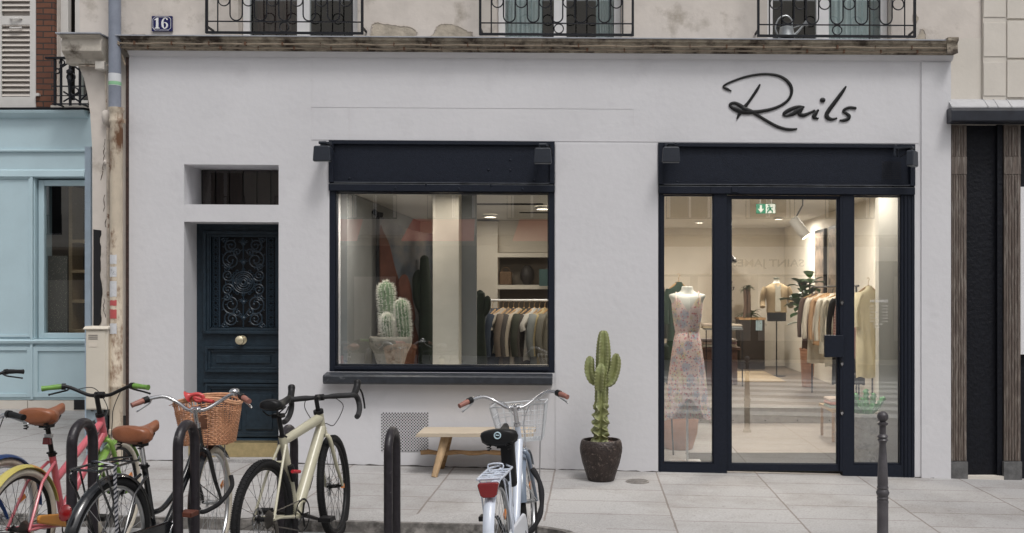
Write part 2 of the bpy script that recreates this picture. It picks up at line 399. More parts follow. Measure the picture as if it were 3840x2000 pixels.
# ================================================================== shop building
TOP = 7.2
bld = thing('shop_building', (0.3, 0.0, 0), 'white rendered ground floor shop with navy window, glass door and stained cornice under cream plaster', 'building')
x = PX; z = PZ
GB = -0.35
door = (x(690), x(1045), GB, z(841)); trans = (x(690), x(1045), z(776), z(626))
win = (x(1235), x(2080), z(1400), z(533)); shop = (x(2468), x(3430), GB, z(535))
wl_ = MB(); wl_.wall(x(484), x(3566), GB, z(206), [door, trans, win, shop], 0.0, 0.42)
wl_.tilt().build('wall', M_WHITE, bld, merge=True)
fg = MB(); random.seed(12)
segs = [(x(484), x(690)), (x(1045), x(2467)), (x(3431), x(3566))]
for a_, b_ in segs:
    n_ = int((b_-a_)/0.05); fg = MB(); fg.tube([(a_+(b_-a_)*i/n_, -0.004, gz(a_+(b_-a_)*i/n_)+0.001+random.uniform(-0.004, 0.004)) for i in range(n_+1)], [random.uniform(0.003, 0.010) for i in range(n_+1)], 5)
    fg.build('wall_foot_line', mat('foot_line_dark', (0.05, 0.045, 0.04), 0.95), bld)  # irregular dark line where the wall meets the pavement
# plinth band a little proud at the pier and right edge strips
pr = MB()
pr.box(x(3454), x(3566)-0.004, -0.012, -0.001, GB, z(228)); pr.box(x(2083), x(2464), -0.007, -0.001, GB, z(541))
islands(pr.tilt(), 'pilaster_strip', M_WHITE, bld)
gr = MB(); gr.box(x(1168), x(3446), -0.003, -0.0005, z(531.5), z(529)); gr.box(x(1168), x(2375), -0.002, -0.0005, z(409), z(408)); gr.box(x(3447), x(3449), -0.002, -0.0005, z(540), z(232))
gr.box(x(1170), x(1171), -0.002, -0.0005, z(529), z(232)); gr.box(x(2374), x(2375.5), -0.002, -0.0005, z(470), z(409)); gr.box(x(1310), x(1311), -0.002, -0.0005, z(529), z(409))
gr.tilt().build('panel_seam', mat('seam', (0.58, 0.575, 0.59), 0.9), bld)
# soft cove at the top of the white render
cv_ = MB(); cv_.xprism([(-0.001, z(222)), (-0.035, z(212)), (-0.05, z(205)), (0.02, z(205)), (0.02, z(222))], x(486), x(3570)); cv_.tilt().build('coving', M_WHITE, bld)
# side walls / back mass (real building behind the facade, leaving the shop room open)
sb = MB()
sb.box(x(484)-0.35, x(484), 0.47, 3.44, GB, TOP)
sb.box(4.75, x(3566)+1.6, 0.60, 12.2, GB, TOP)
sb.box(x(484)-0.35, x(3566)+1.6, 11.2, 12.2, GB, TOP)
islands(sb, 'side_wall', M_CREAM, bld)
# upper wall
ox = [(885, 1335, 790), (1860, 2332, 1803), (2882, 3350, 2833)]
UH = [(x(a), x(b), z(147), TOP-0.9) for a, b, c in ox]
uw = MB(); uw.wall(x(286), x(3690), z(150), TOP, UH, 0.06, 0.42); uw.tilt().build('upper_wall', M_CREAM, bld, merge=True)
rf = MB().box(x(286), x(3690), 0.43, 11.2, TOP-0.15, TOP-0.05); rf.build('roof', mat('zinc_roof', (0.3, 0.31, 0.33), 0.5, nz=(3, 0.1)), bld)
# peeled patches of render
PATCH = [[(1380, 152), (1388, 108), (1394, 88), (1412, 84), (1440, 90), (1472, 94), (1500, 97), (1524, 98), (1546, 107), (1560, 121), (1550, 136), (1556, 152)],
         [(1592, 152), (1606, 138), (1624, 124), (1634, 104), (1648, 92), (1668, 88), (1694, 90), (1712, 96), (1732, 104), (1752, 116), (1768, 118), (1764, 130), (1778, 136), (1792, 152)],
         [(2500, 156), (2530, 146), (2570, 140), (2610, 146), (2650, 156)], [(3440, 158), (3452, 120), (3462, 96), (3475, 110), (3478, 140), (3486, 160)], [(430, 150), (470, 138), (520, 133), (560, 141), (600, 150)],
         [(3430, 60), (3436, 40), (3446, 44), (3450, 62), (3440, 72)]]
for k, P in enumerate(PATCH):
    random.seed(k); Q = [(a+random.uniform(-3, 3), b+random.uniform(-2, 2)) for a, b in smooth_path(P, 4)]
    pm = MB(); pm.prism([(x(a), z(b)) for a, b in Q][::-1], 0.0535, 0.0545); pm.tilt().build('bare_patch', M_BARE, bld)
    lp_ = MB(); lp_.tube([(x(a), 0.0535, z(b)) for a, b in Q], [0.002+0.004*random.random() for _ in Q], 5); lp_.tilt().build('plaster_edge', mat('plaster_edge', (0.45, 0.40, 0.35), 0.9), bld)
# cornice profile with flashing
co = MB()
prof = [(-0.001, z(206)), (-0.055, z(204)), (-0.06, z(196)), (-0.075, z(194)), (-0.08, z(184)), (-0.095, z(180)), (-0.10, z(172)), (-0.12, z(168)), (-0.125, z(158)), (0.059, z(158)), (0.059, z(206))]
co.xprism(prof, x(474), x(3560)); co.tilt().build('cornice', M_CORN, bld)
fl = MB(); fl.xprism([(-0.14, z(158.5)), (-0.14, z(155)), (0.058, z(147)), (0.058, z(157.8))], x(458), x(3528)); fl.tilt().build('flashing', M_LEAD, bld)
ce = MB(); ce.xprism([(-0.14, z(205)), (-0.13, z(166)), (-0.16, z(160)), (-0.16, z(148)), (0.0, z(146)), (0.0, z(200))], x(3533), x(3572)); ce.tilt().build('cornice_end', M_CORN, bld)
cb = MB()
for j, py in enumerate((184, 197)):
    pts = [(x(465)+(x(3560)-x(465))*i/120, -0.095-0.02*(1-j)*1.0, z(py)-0.004*abs(math.sin(i*math.pi/7))-0.002*math.sin(i*0.7)) for i in range(121)]
    cb.tube(pts, 0.008, 5)
cb.tube(smooth_path([(x(470), -0.12, z(185)), (x(460), -0.12, z(178)), (x(458), -0.12, z(186)), (x(470), -0.12, z(190)), (x(462), -0.1, z(200)), (x(470), -0.06, z(228)), (x(478), -0.05, z(260))], 4), 0.008, 5)
cb.tilt().build('cable', mat('painted_cable', (0.27, 0.22, 0.165), 0.8, nz=(8, 0.3)), bld)
cl = MB(); random.seed(3)
for i in range(23):
    cl.box(x(525+i*137+random.uniform(-4, 4)), x(529+i*137), -0.128, -0.10, z(190), z(177)); cl.box(x(570+i*136+random.uniform(-4, 4)), x(574+i*136), -0.108, -0.08, z(203), z(191))
islands(cl.tilt(), 'cable_clip', mat('rusty_clip', (0.11, 0.055, 0.03), 0.8), bld)

# upper windows
for wi, (a, b, rx) in enumerate(ox):
    x0, x1 = x(a), x(b); zb0, zt = z(147), TOP-0.9
    w = MB(); w.frame(x0+0.005, x1-0.005, zb0-0.03, zt-0.01, 0.065, 0.17, 0.22); mid = [1118, 2098, 3100][wi]
    w.box(x(mid-24), x(mid+24), 0.165, 0.225, zb0+0.04, zt-0.08)
    wf = w.tilt().build('window', M_WHITEPAINT, bld, bevel=0.004)
    g = MB(); g.box(x0+0.07, x(mid-24), 0.19, 0.20, zb0+0.04, zt-0.07); g.box(x(mid+24), x1-0.07, 0.19, 0.20, zb0+0.04, zt-0.07); islands(g.tilt(), 'pane', M_GLASSD, wf)
    d = MB(); d.box(x0-0.1, x1+0.1, 1.2, 1.25, zb0-0.1, zt+0.2); d.box(x0-0.2, x0-0.1, 0.43, 1.25, zb0-0.1, zt+0.2); d.box(x1+0.1, x1+0.2, 0.43, 1.25, zb0-0.1, zt+0.2); d.box(x0-0.2, x1+0.2, 0.43, 1.25, zb0-0.15, zb0-0.1); d.box(x0-0.2, x1+0.2, 0.43, 1.25, zt+0.2, zt+0.25)
    d.tilt().build('room', M_DARKROOM, wf)
    def curtain(xa, xb, y=0.27, m=M_CURT):
        c = MB(); N = 40; vs = []; fs = []
        for i in range(N+1):
            xx = xa+(xb-xa)*i/N; yy = y+0.02*math.sin(i*1.3)
            vs += [(xx, yy, zb0-0.02), (xx, yy, zt)]
        for i in range(N): fs.append((2*i, 2*i+2, 2*i+3, 2*i+1))
        c.add(vs, fs); c.tilt().build('curtain', m, wf, smooth=True)
    if wi == 0: curtain(x(930), x(1085), m=mat('maroon_curtain', (0.06, 0.025, 0.022), 0.9, nz=(6, .3)))
    if wi == 1: curtain(x(1885), x(2028)); curtain(x(2235), x(2315))
    if wi == 2: curtain(x(3120), x(3290), m=mat('pale_curtain', (0.80, 0.82, 0.83), 0.8)); curtain(x(3295), x(3340))
    # railing
    yy = -0.115; r1, r2 = rx, [1372, 2374, 3418][wi]
    rl = MB()
    zt2 = z(-330)
    ra = 0.0065
    for px_, wdt in ((r1+3, 0.011), (r2-3, 0.011)):
        rl.box(x(px_)-wdt, x(px_)+wdt, yy-0.011, yy+0.011, z(146), zt2)
        rl.box(x(px_)-0.008, x(px_)+0.008, yy+0.012, 0.055, z(-200)-0.01, z(-200)+0.01); rl.box(x(px_)-0.008, x(px_)+0.008, yy+0.012, 0.055, z(120)-0.008, z(120)+0.008)
    rl.box(x(r1), x(r2), yy-0.012, yy+0.012, z(147), z(139)); rl.box(x(r1), x(r2), yy-0.006, yy+0.006, z(103.5), z(99.5))
    rl.box(x(r1), x(r2), yy-0.02, yy+0.02, zt2, zt2+0.03)
    inx0, inx1 = r1+44, r2-40
    for px_ in (inx0, inx1): rl.tube([(x(px_), yy, z(142)), (x(px_), yy, zt2)], ra, 6)
    per = (inx1-inx0-47)/5.0
    for k in range(6):
        c0 = inx0+23+per*k
        rl.torus((x(c0), yy, z(23)), 0.052, 0.006, n=24, m=6)
        rl.torus((x(c0), yy, z(-130)), 0.052, 0.006, n=24, m=6)
    for k in range(5):
        c0 = inx0+23+per*(k+0.5); hw = per/2-22.5
        pts = [(x(c0-hw), zt2), (x(c0-hw), z(98)+hw/400)] + [(x(c0)+hw/400*math.cos(t), z(98)+hw/400+hw/400*math.sin(t)) for t in [math.pi+math.pi*i/10 for i in range(1, 10)]] + [(x(c0+hw), z(98)+hw/400), (x(c0+hw), zt2)]
        rl.tube([(p[0], yy, p[1]) for p in pts], ra, 6)
    mc = [1080, 2097, 3128][wi]; rl.torus((x(mc), yy, z(121)), 0.043, 0.006, n=24, m=6)
    ro = rl.tilt().build('railing', M_BLACKIRON, bld, smooth=True)
# sills of the upper windows
sl = MB()
for a, b, c in ox: sl.box(x(a)+0.002, x(b)-0.002, 0.0, 0.165, z(152), z(145))
sl.tilt().build('window_sill', M_STONE, bld)
# stub rendering under windows on the right (white slab)
sl2 = MB().box(x(2985), x(3345), -0.06, 0.0, z(153), z(149)); sl2.tilt().build('sill_slab', M_WHITEPAINT, bld)

# ------------------------------------------------------------------ entrance door
dr = MB(); yd = 0.302
X0, X1 = door[0]+0.001, door[1]-0.001
Zd = lambda py: PZ(py+8, yd); Xd = lambda px_: PX(px_, yd)
ztop = door[3]+0.02; thr = PZ(1662, 0.2)
gx0, gx1, gz0, gz1 = Xd(790), Xd(1036), Zd(1228), Zd(886)
dr.wall(X0, X1, thr, ztop, [(gx0, gx1, gz0, gz1)], yd, yd+0.05)
dob = dr.tilt().build('door', M_DOOR, bld, merge=True)
md = MB()
def mold(mb, x0, x1, z0, z1, w, y, h):
    mb.prism([(x0, z0), (x1, z0), (x1-w*0.5, z0+w*0.5), (x0+w*0.5, z0+w*0.5)], y-h, y-0.001)
    mb.prism([(x0+w*0.5, z1-w*0.5), (x1-w*0.5, z1-w*0.5), (x1, z1), (x0, z1)], y-h, y-0.001)
    mb.prism([(x0, z0), (x0+w*0.5, z0+w*0.5), (x0+w*0.5, z1-w*0.5), (x0, z1)], y-h, y-0.001)
    mb.prism([(x1-w*0.5, z0+w*0.5), (x1, z0), (x1, z1), (x1-w*0.5, z1-w*0.5)], y-h, y-0.001)
    mb.frame(x0+w*0.5, x1-w*0.5, z0+w*0.5, z1-w*0.5, w*0.5, y-h*0.55, y-0.002)
mold(md, Xd(766), Xd(1060), Zd(1252), Zd(868), 0.055, yd, 0.035)
mold(md, Xd(772), Xd(1056), Zd(1396), Zd(1300), 0.05, yd, 0.028); md.box(Xd(812), Xd(1016), yd-0.012, yd-0.001, Zd(1362), Zd(1332))
mold(md, Xd(772), Xd(1056), Zd(1638), Zd(1440), 0.05, yd, 0.028)
md.box(Xd(812), Xd(905), yd-0.012, yd-0.001, Zd(1610), Zd(1480)); md.box(Xd(925), Xd(1022), yd-0.012, yd-0.001, Zd(1610), Zd(1480))
md.box(Xd(766), Xd(1060), yd-0.02, yd-0.001, Zd(1436), Zd(1424))
md.xprism([(yd-0.001, Zd(1662)), (yd-0.075, Zd(1662)), (yd-0.08, Zd(1655)), (yd-0.05, Zd(1645)), (yd-0.001, Zd(1640))], X0+0.002, X1-0.002)
md.tilt().build('door_moulding', M_DOOR, dob, bevel=0.003)
# grille of scrollwork
gi = MB(); gy = yd-0.004
def G(px_, py_): return Vector((Xd(600+px_*0.5515), gy, Zd(560+py_*0.5515)))
def spiral(cx, cy, r0, turns, a0, d=1, rad=0.0065, leaf=True):
    pts = []; N = int(14*turns)+1
    for i in range(N):
        t = i/(N-1); rr = r0*(1-0.82*t); a = a0+d*2*math.pi*turns*t
        pts.append(G(cx+rr*math.cos(a), cy+rr*math.sin(a)))
    gi.tube(pts, [rad*(1.25-0.6*i/(N-1)) for i in range(N)], 6, up=(0, 1, 0))
    gi.lathe([(0.001, -0.008), (0.009, -0.005), (0.012, 0), (0.009, 0.006)], 8, pts[-1], axis='y')
    if leaf:
        for i in range(3, N-2, 5):
            p = pts[i]; q = (pts[i]-pts[-1]).normalized(); gi.tube([p, p+q*0.016, p+q*0.026+Vector((0, 0, 0.006))], [0.007, 0.006, 0.001], 5)
for sx_ in (-1, 1):
    mx_ = lambda v: 568+sx_*(v-568) if True else v
    gi_a = lambda cx, cy, r0, tr, a, d: spiral(568+sx_*(568-cx), cy, r0, tr, a if sx_ < 0 else math.pi-a, d if sx_ < 0 else -d)
    for (cx, cy, r0, tr, a, d) in ((485, 655, 48, 1.6, 1.6, 1), (485, 755, 66, 1.8, -1.2, -1), (462, 858, 40, 1.7, 0.5, 1), (462, 955, 40, 1.7, -0.5, -1),
                                   (485, 1055, 66, 1.8, 1.2, 1), (487, 1155, 50, 1.7, -2.2, -1), (520, 895, 24, 1.3, 0, 1), (528, 700, 30, 1.2, 2, 1), (528, 1110, 30, 1.2, -2, -1), (452, 800, 26, 1.2, 1, -1), (452, 1008, 26, 1.2, -1, 1), (436, 620, 22, 1.2, 1, -1), (436, 1195, 22, 1.2, -1, 1)):
        spiral(568+(-sx_)*(cx-568) if sx_ > 0 else cx, cy, r0, tr, (math.pi-a) if sx_ > 0 else a, -d if sx_ > 0 else d)
    # side chain
    cxs = 568+sx_*188
    for k in range(13):
        cy = 620+k*47.5
        for (dx, dy, rr) in ((0, 0, 17), (-12, 14, 9), (12, 14, 9), (-12, -14, 9), (12, -14, 9)):
            c_ = G(cxs+dx, cy+dy); gi.torus(c_, rr*0.00142, 0.0038, n=12, m=5)
    for vx in (345, 408): 
        p = 568+sx_*(568-vx); gi.box(G(p-4, 0).x, G(p+4, 0).x, gy-0.008, gy+0.008, gz0, gz1)
for rr, th in ((74, 0.006), (60, 0.004), (47, 0.007), (30, 0.006), (16, 0.009)): gi.torus(G(568, 905), rr*0.00142, th, n=28, m=6)
for k in range(12):
    a = 2*math.pi*k/12; gi.torus(G(568+84*math.cos(a), 905+84*math.sin(a)), 0.014, 0.0045, n=10, m=5); gi.tube([G(568+30*math.cos(a), 905+30*math.sin(a)), G(568+60*math.cos(a), 905+60*math.sin(a))], 0.003, 5)
gi.tube([G(500, 840), G(636, 840), G(636, 972), G(500, 972), G(500, 840)], 0.004, 4)
for (a, b) in ((600, 830), (985, 1210)): gi.tube([G(568, a), G(568, b)], 0.006, 6)
for cy in (640, 770, 1040, 1150):
    for k in range(7):
        a = R(-150+k*20) if cy in (1150,) else R(-160+k*23); gi.tube([G(568, cy), G(568+38*math.cos(a), cy+30*math.sin(a))], [0.008, 0.002], 5)
    gi.lathe([(0.002, -0.012), (0.02, -0.004), (0.024, 0.004)], 10, G(568, cy), axis='y')
gi.tilt().build('door_grille', M_GRILLE, dob, smooth=True)
gb = MB().box(gx0-0.01, gx1+0.01, yd+0.06, yd+0.07, gz0-0.01, gz1+0.01); gb.tilt().build('pane', M_DARKIN, dob)
kn = MB(); kc = Vector((x(906)*1.03, yd, Zd(1275))); kn.lathe([(0.045, -0.002), (0.045, -0.008), (0.018, -0.014), (0.016, -0.045), (0.036, -0.055), (0.043, -0.07), (0.040, -0.085), (0.022, -0.096), (0.001, -0.098)], 24, kc, axis='y', cap=False)
kn.tilt().build('door_knob', mat('pale_brass', (0.72, 0.64, 0.45), 0.3, metal=0.6), dob, smooth=True)
st = MB(); st.box(X0-0.0, X1, 0.10, 0.42, GB, thr-0.001); st.tilt().build('door_step', M_BRASS, bld)
st2 = MB(); st2.box(X0-0.0, X1, -0.03, 0.099, GB, PZ(1735, 0)+0.035); st2.build('doorstone', M_GRANITE, bld)
# dark room behind transom and door
tr = MB(); tr.box(trans[0]-0.3, trans[1]+0.2, 0.9, 0.92, thr, z(560)); tr.box(trans[0]-0.3, trans[0]-0.28, 0.43, 0.9, thr, z(560)); tr.box(trans[1]+0.18, trans[1]+0.2, 0.43, 0.9, thr, z(560)); tr.box(trans[0]-0.3, trans[1]+0.2, 0.43, 0.92, z(560), z(555))
tr.box(trans[0]-0.3, trans[1]+0.2, 0.46, 0.92, thr-0.04, thr-0.01)
tr.tilt().build('hallway', M_DARKROOM, bld)
tb = MB()
for k in range(7): tb.box(trans[0]+0.02+k*0.135, trans[0]+0.14+k*0.135, 0.40, 0.415, trans[2]-0.05, trans[3]+0.05)
tb.tilt().build('transom_boards', mat('dark_boards', (0.02, 0.012, 0.009), 0.7, nz=(5, 0.4), streak=(6, 6, 1)), bld)
tg = MB().box(trans[0]+0.001, trans[1]-0.001, 0.33, 0.336, trans[2]+0.001, trans[3]-0.001); tg.tilt().build('transom_pane', glass('transom_glass', 0.05), bld)

# ------------------------------------------------------------------ display window (navy joinery)
sw = MB(); x0, x1, zt = win[0]+0.003, win[1]-0.003, win[3]-0.004
zB = win[2]+0.003
sw.box(x0, x1, 0.005, 0.12, z(690), zt)                        # header
sw.frame(x0+0.001, x1-0.001, zB, z(691), 0.052, 0.0, 0.12, wb=0.055, wt=0.085)
swo = sw.tilt().build('display_window', M_NAVY, bld)
s2 = MB(); s2.frame(x0-0.004, x1+0.004, z(691), zt+0.004, 0.045, -0.022, 0.004, wb=0.012, wt=0.035)
s2.box(x0-0.004, x1+0.004, -0.026, 0.004, z(722), z(697)); s2.box(x0+0.05, x1-0.05, -0.012, -0.002, z(1391), z(1380)); s2.frame(x0+0.056, x1-0.056, zB+0.06, z(728), 0.008, 0.01, 0.05)
s2.tilt().build('window_trim', M_NAVY, swo, bevel=0.003)
for k_, (a, b, par) in enumerate(((win[0], win[1], swo),)):
    dl_ = MB(); dl_.box(a+0.01, b-0.01, -0.0275, -0.0265, z(697.5), z(696)); dl_.box(a+0.05, b-0.05, -0.0235, -0.0225, z(691.5), z(690)); islands(dl_.tilt(), 'pale_edge', mat('pale_edge_paint', (0.13, 0.14, 0.155), 0.7, nz=(9, 0.5)), par)  # thin paler strips along the header rail of the display window
rv = MB()
for (a, b) in ((1310, 675), (2003, 678), (1832, 640), (1913, 640), (1913, 602), (1484, 711), (1722, 712), (1842, 699), (1960, 712), (1600, 698)): rv.lathe([(0.011, 0.0), (0.010, -0.005), (0.004, -0.008), (0, -0.008)], 10, (x(a), 0.004 if b < 690 else -0.026, z(b)), axis='y', cap=False)
rv.tilt().build('rivet', M_NAVY, swo, smooth=True)
gp = MB().box(x0+0.05, x1-0.05, 0.055, 0.063, zB+0.05, z(726)); gp.tilt().build('pane', M_GLASSW, swo)
sill = MB(); sill.xprism([(0.004, z(1400)-0.002), (-0.115, z(1409)), (-0.13, z(1413)), (-0.13, z(1436)), (-0.11, z(1442)), (0.004, z(1442))], x(1224), x(2072)); sill.tilt().jit(0.004, 1.7).build('window_ledge', M_NAVYG, bld, bevel=0.006)

# ------------------------------------------------------------------ glazed shop front
fr = MB(); x0, x1, zt = shop[0]+0.003, shop[1]-0.003, shop[3]-0.004
fb = -0.065
fr.box(x0, x1, 0.015, 0.11, z(692), zt)
fr.box(x0, x(2487), 0.0, 0.11, fb, z(693)); fr.box(x(3380), x1, 0.0, 0.11, fb, z(693))
fr.box(x(2676), x(2726), 0.0, 0.11, fb, z(727)); fr.box(x(3160), x(3201), 0.0, 0.11, fb, z(727))
fr.box(x(2487), x(3380), 0.001, 0.11, z(727), z(693.5))
fr.box(x(2487), x(2676), 0.001, 0.11, fb, z(1737)); fr.box(x(3201), x(3380), 0.001, 0.11, fb, z(1737))
fro = fr.tilt().build('shop_front', M_NAVY, bld)
s3 = MB(); s3.frame(x0-0.004, x1+0.004, z(691), zt+0.004, 0.045, -0.018, 0.014, wb=0.012, wt=0.035)
s3.box(x0, x1, -0.022, -0.001, z(724), z(698)); s3.box(x(2743), x(2768), -0.034, -0.023, z(720), z(698)); s3.box(x(2676)-0.03, x(2676)-0.024, -0.028, -0.0225, z(724), z(698))
for a, b in ((2487, 2676), (3201, 3380)): s3.frame(x(a)+0.0, x(b)-0.0, z(1736), z(729), 0.011, 0.012, 0.05)
for a in (2478, 3406, 3420): s3.box(x(a)-0.004, x(a)+0.004, -0.008, -0.001, fb, z(727))
s3.box(x(3380)+0.025, x(3380)+0.03, -0.012, -0.001, fb, z(728))
s3.tilt().build('front_trim', M_NAVY, fro, bevel=0.002)
dl_ = MB(); dl_.box(x0+0.01, x1-0.01, -0.0237, -0.0227, z(698.5), z(697)); dl_.box(x0+0.05, x1-0.05, -0.0197, -0.0187, z(691.5), z(690)); islands(dl_.tilt(), 'pale_edge', mat('pale_edge_paint', (0.13, 0.14, 0.155)), fro)  # same paler strips on the shop front header
dl = MB(); dl.frame(x(2727), x(3159), z(1763), z(729.5), 0.04, 0.018, 0.075, wb=0.062, wt=0.024)
dl.frame(x(2727)+0.04, x(3159)-0.04, z(1763)+0.062, z(729.5)-0.024, 0.008, 0.030, 0.06); dl.box(x(3150), x(3160)-0.001, 0.0, 0.0175, z(1763), z(731))
dlo = dl.tilt().build('glass_door', M_NAVY, fro, bevel=0.002)
gp = MB(); gp.box(x(2743), x(3143), 0.045, 0.053, z(1740), z(738)); gp.tilt().build('pane', M_GLASS, dlo)
gp = MB(); gp.box(x(2489), x(2674), 0.045, 0.053, z(1738), z(728)); gp.box(x(3203), x(3378), 0.045, 0.053, z(1738), z(728)); islands(gp.tilt(), 'pane', M_GLASS, fro)
lk = MB(); lk.box(x(3089), x(3159), -0.045, 0.0, z(1334), z(1252)); lk.tilt().build('lock_box', M_NAVY, fro, bevel=0.004)
ky = MB()
for py_ in (1130, 1359, 1543): ky.lathe([(0.012, -0.01), (0.012, -0.016), (0.0, -0.016)], 12, (x(3156), 0, z(py_)), axis='y', cap=False); ky.box(x(3156)-0.004, x(3156)+0.004, -0.014, -0.008, z(py_+8), z(py_))
ky.tilt().build('keyhole', mat('steel', (0.6, 0.6, 0.62), 0.25, metal=1), fro)
kq = MB()
for py_ in (1130, 1359, 1543): kq.prism([(x(3156)-0.018, z(py_+11)), (x(3156)+0.016, z(py_+9)), (x(3156)+0.018, z(py_-10)), (x(3156)-0.016, z(py_-12))], -0.0055, -0.001)
islands(kq.tilt(), 'keyhole_plate', M_DARKIN, fro)
vh = MB()
for i in range(10):
    for j in range(9): vh.lathe([(0.0055, 0.0148), (0.0055, 0.0125), (0, 0.0125)], 6, (x(3312+i*7.3), 0, z(662-j*7.6)), axis='y', cap=False)
tag(vh.tilt().build('vent_holes', M_DARKIN, fro), kind='stuff')
rv = MB()
for (a, b) in ((2541, 681), (3350, 690), (2755, 719)): rv.lathe([(0.011, 0.014), (0.010, 0.009), (0, 0.006)], 10, (x(a), 0, z(b)), axis='y', cap=False)
rv.tilt().build('rivet', M_NAVY, fro, smooth=True)
ths = MB(); ths.xprism([(-0.02, GB), (-0.02, fb-0.003), (0.16, fb-0.003), (0.16, GB)], x0, x1); ths.tilt().build('threshold', M_STONE, bld)

# ------------------------------------------------------------------ shop sign lettering
M_INK = mat('black_lettering', (0.006, 0.006, 0.007), 0.35)
def S(zx, zy): return (x(2560+zx*0.5216), z(zy*0.5216)+TILT*0)
sign = thing('shop_sign', (x(2960), -0.03, z(490)), 'black handwritten lettering reading Rails on the white wall above the glass door', 'sign')
def stroke(pts, k=5):
    sp = smooth_path(pts, k); mb = MB()
    q = [S(p[0], p[1]) for p in sp]; rr = [p[2]*0.5216/400 for p in sp]
    rr = [v_*1.3 for v_ in rr]; mb.tube([(a, -0.022, b) for a, b in q], rr, 10, up=(0, 1, 0), sq=None)
    for v in mb.v: v.y = -0.022+max(-0.012, min(0.012, (v.y+0.022)*0.5))
    for (p, r_) in ((q[0], rr[0]), (q[-1], rr[-1])):
        l_ = MB().lathe([(r_*0.01, -0.012), (r_*0.8, -0.011), (r_, -0.006), (r_, 0.006), (r_*0.8, 0.011)], 10, (p[0], -0.022, p[1]), axis='y'); mb.join(l_)
    for v in mb.v: v.y = -0.008+(v.y+0.022)*0.5
    return mb
L_R = stroke([(346, 656, 4), (318, 642, 8), (292, 627, 6), (315, 606, 6), (370, 582, 6), (440, 558, 6.5), (520, 541, 7), (600, 535, 7), (680, 545, 8), (735, 572, 9), (770, 610, 10), (783, 650, 9), (775, 692, 8), (750, 728, 8), (705, 760, 8), (650, 783, 9), (580, 799, 10), (510, 808, 12), (440, 806, 15), (385, 790, 14), (345, 768, 9), (345, 750, 9), (375, 743, 9), (410, 760, 12), (440, 785, 14)])
L_R.join(stroke([(553, 613, 5), (535, 645, 8), (505, 690, 8), (470, 740, 8), (430, 790, 13), (405, 825, 9), (391, 854, 4)]))
L_R.join(stroke([(450, 790, 14), (500, 808, 12), (550, 838, 9), (610, 875, 9), (680, 912, 9), (740, 930, 9), (785, 933, 8), (817, 929, 5)]))
L_a = stroke([(868, 772, 6), (835, 770, 9), (790, 782, 11), (745, 805, 11), (725, 825, 8), (745, 836, 6), (790, 822, 11), (830, 798, 13), (858, 778, 9), (845, 800, 11), (838, 822, 12), (870, 830, 11), (910, 815, 8), (945, 798, 6)])
L_i = stroke([(972, 796, 6), (955, 818, 11), (942, 842, 12), (965, 855, 6), (973, 852, 4)])
L_i.join(stroke([(1003, 722, 14), (1007, 722, 14)], 2))
L_l = stroke([(1171, 627, 5), (1150, 658, 9), (1105, 720, 11), (1060, 780, 12), (1035, 820, 12), (1040, 848, 13), (1070, 860, 9), (1104, 853, 5)])
L_s = stroke([(1238, 780, 8), (1200, 776, 9), (1165, 788, 8), (1155, 805, 8), (1178, 820, 9), (1196, 838, 10), (1185, 858, 10), (1155, 868, 9), (1132, 868, 5)])
for l_ in (L_R, L_a, L_i, L_l, L_s): l_.build('letter', M_INK, sign, smooth=True)
# ------------------------------------------------------------------ house number plate
np_ = thing('house_number_plate', (x(601), 0.05, z(112)), 'blue enamel number plate reading 16 beside the grey drainpipe', 'sign')
def N_(zx, zy, y=0.0): return Vector((x(zx*0.5216), y, z(zy*0.5216)))
a, b = N_(1078, 218), N_(1226, 108)
e = 0.012
def oct_(a, b, e): return [(a.x+e, a.z), (b.x-e, a.z), (b.x, a.z+e), (b.x, b.z-e), (b.x-e, b.z), (a.x+e, b.z), (a.x, b.z-e), (a.x, a.z+e)]
MB().prism([(a.x, a.z), (b.x, a.z), (b.x, b.z), (a.x, b.z)], 0.035, 0.058).build('plate', mat('blue_enamel', (0.012, 0.012, 0.085), 0.2, nz=(12, 0.1), col2=(0.1, 0.04, 0.03), mix=(14, 0.68, 0.72)), np_, bevel=0.003)
bd = MB(); a2, b2 = a+Vector((0.012, 0, 0.010)), b-Vector((0.012, 0, 0.010)); o_ = oct_(a2, b2, 0.020)
for i in range(8): bd.tube([(o_[i][0], 0.0345, o_[i][1]), (o_[(i+1) % 8][0], 0.0345, o_[(i+1) % 8][1])], 0.0022, 4)
M_EN = mat('white_enamel', (0.78, 0.78, 0.78), 0.25); bd.build('border', M_EN, np_)
dg = MB()
def D(px_, py_): return (N_(px_, py_).x, N_(px_, py_).z)
dg.prism([D(1101, 200), D(1137, 200), D(1137, 195), D(1128, 191), D(1128, 122), D(1120, 122), D(1100, 134), D(1100, 140), D(1111, 138), D(1111, 191), D(1101, 195)][::1], 0.031, 0.0348)
dg.build('digit', M_EN, np_)
dg = MB(); pts = smooth_path([(1190, 130, 4), (1180, 124, 3), (1168, 128, 5), (1158, 145, 8), (1156, 168, 9), (1160, 188, 7), (1172, 198, 4), (1186, 190, 7), (1190, 175, 8), (1184, 161, 6), (1172, 156, 3), (1163, 163, 3)], 4)
dg.tube([(D(p[0], p[1])[0], 0.0345, D(p[0], p[1])[1]) for p in pts], [p[2]*0.0013*0.9 for p in pts], 8); dg.torus((D(1190, 133)[0], 0.0345, D(1190, 133)[1]), 0.0035, 0.004, n=10, m=6)
for v in dg.v: v.y = 0.0345+max(-0.0025, min(0.0025, v.y-0.0345))
dg.build('digit', M_EN, np_, smooth=True)
# ================================================================== drainpipe, pilaster, cabinet (left end)
bp_ = MB(); YP = 0.0
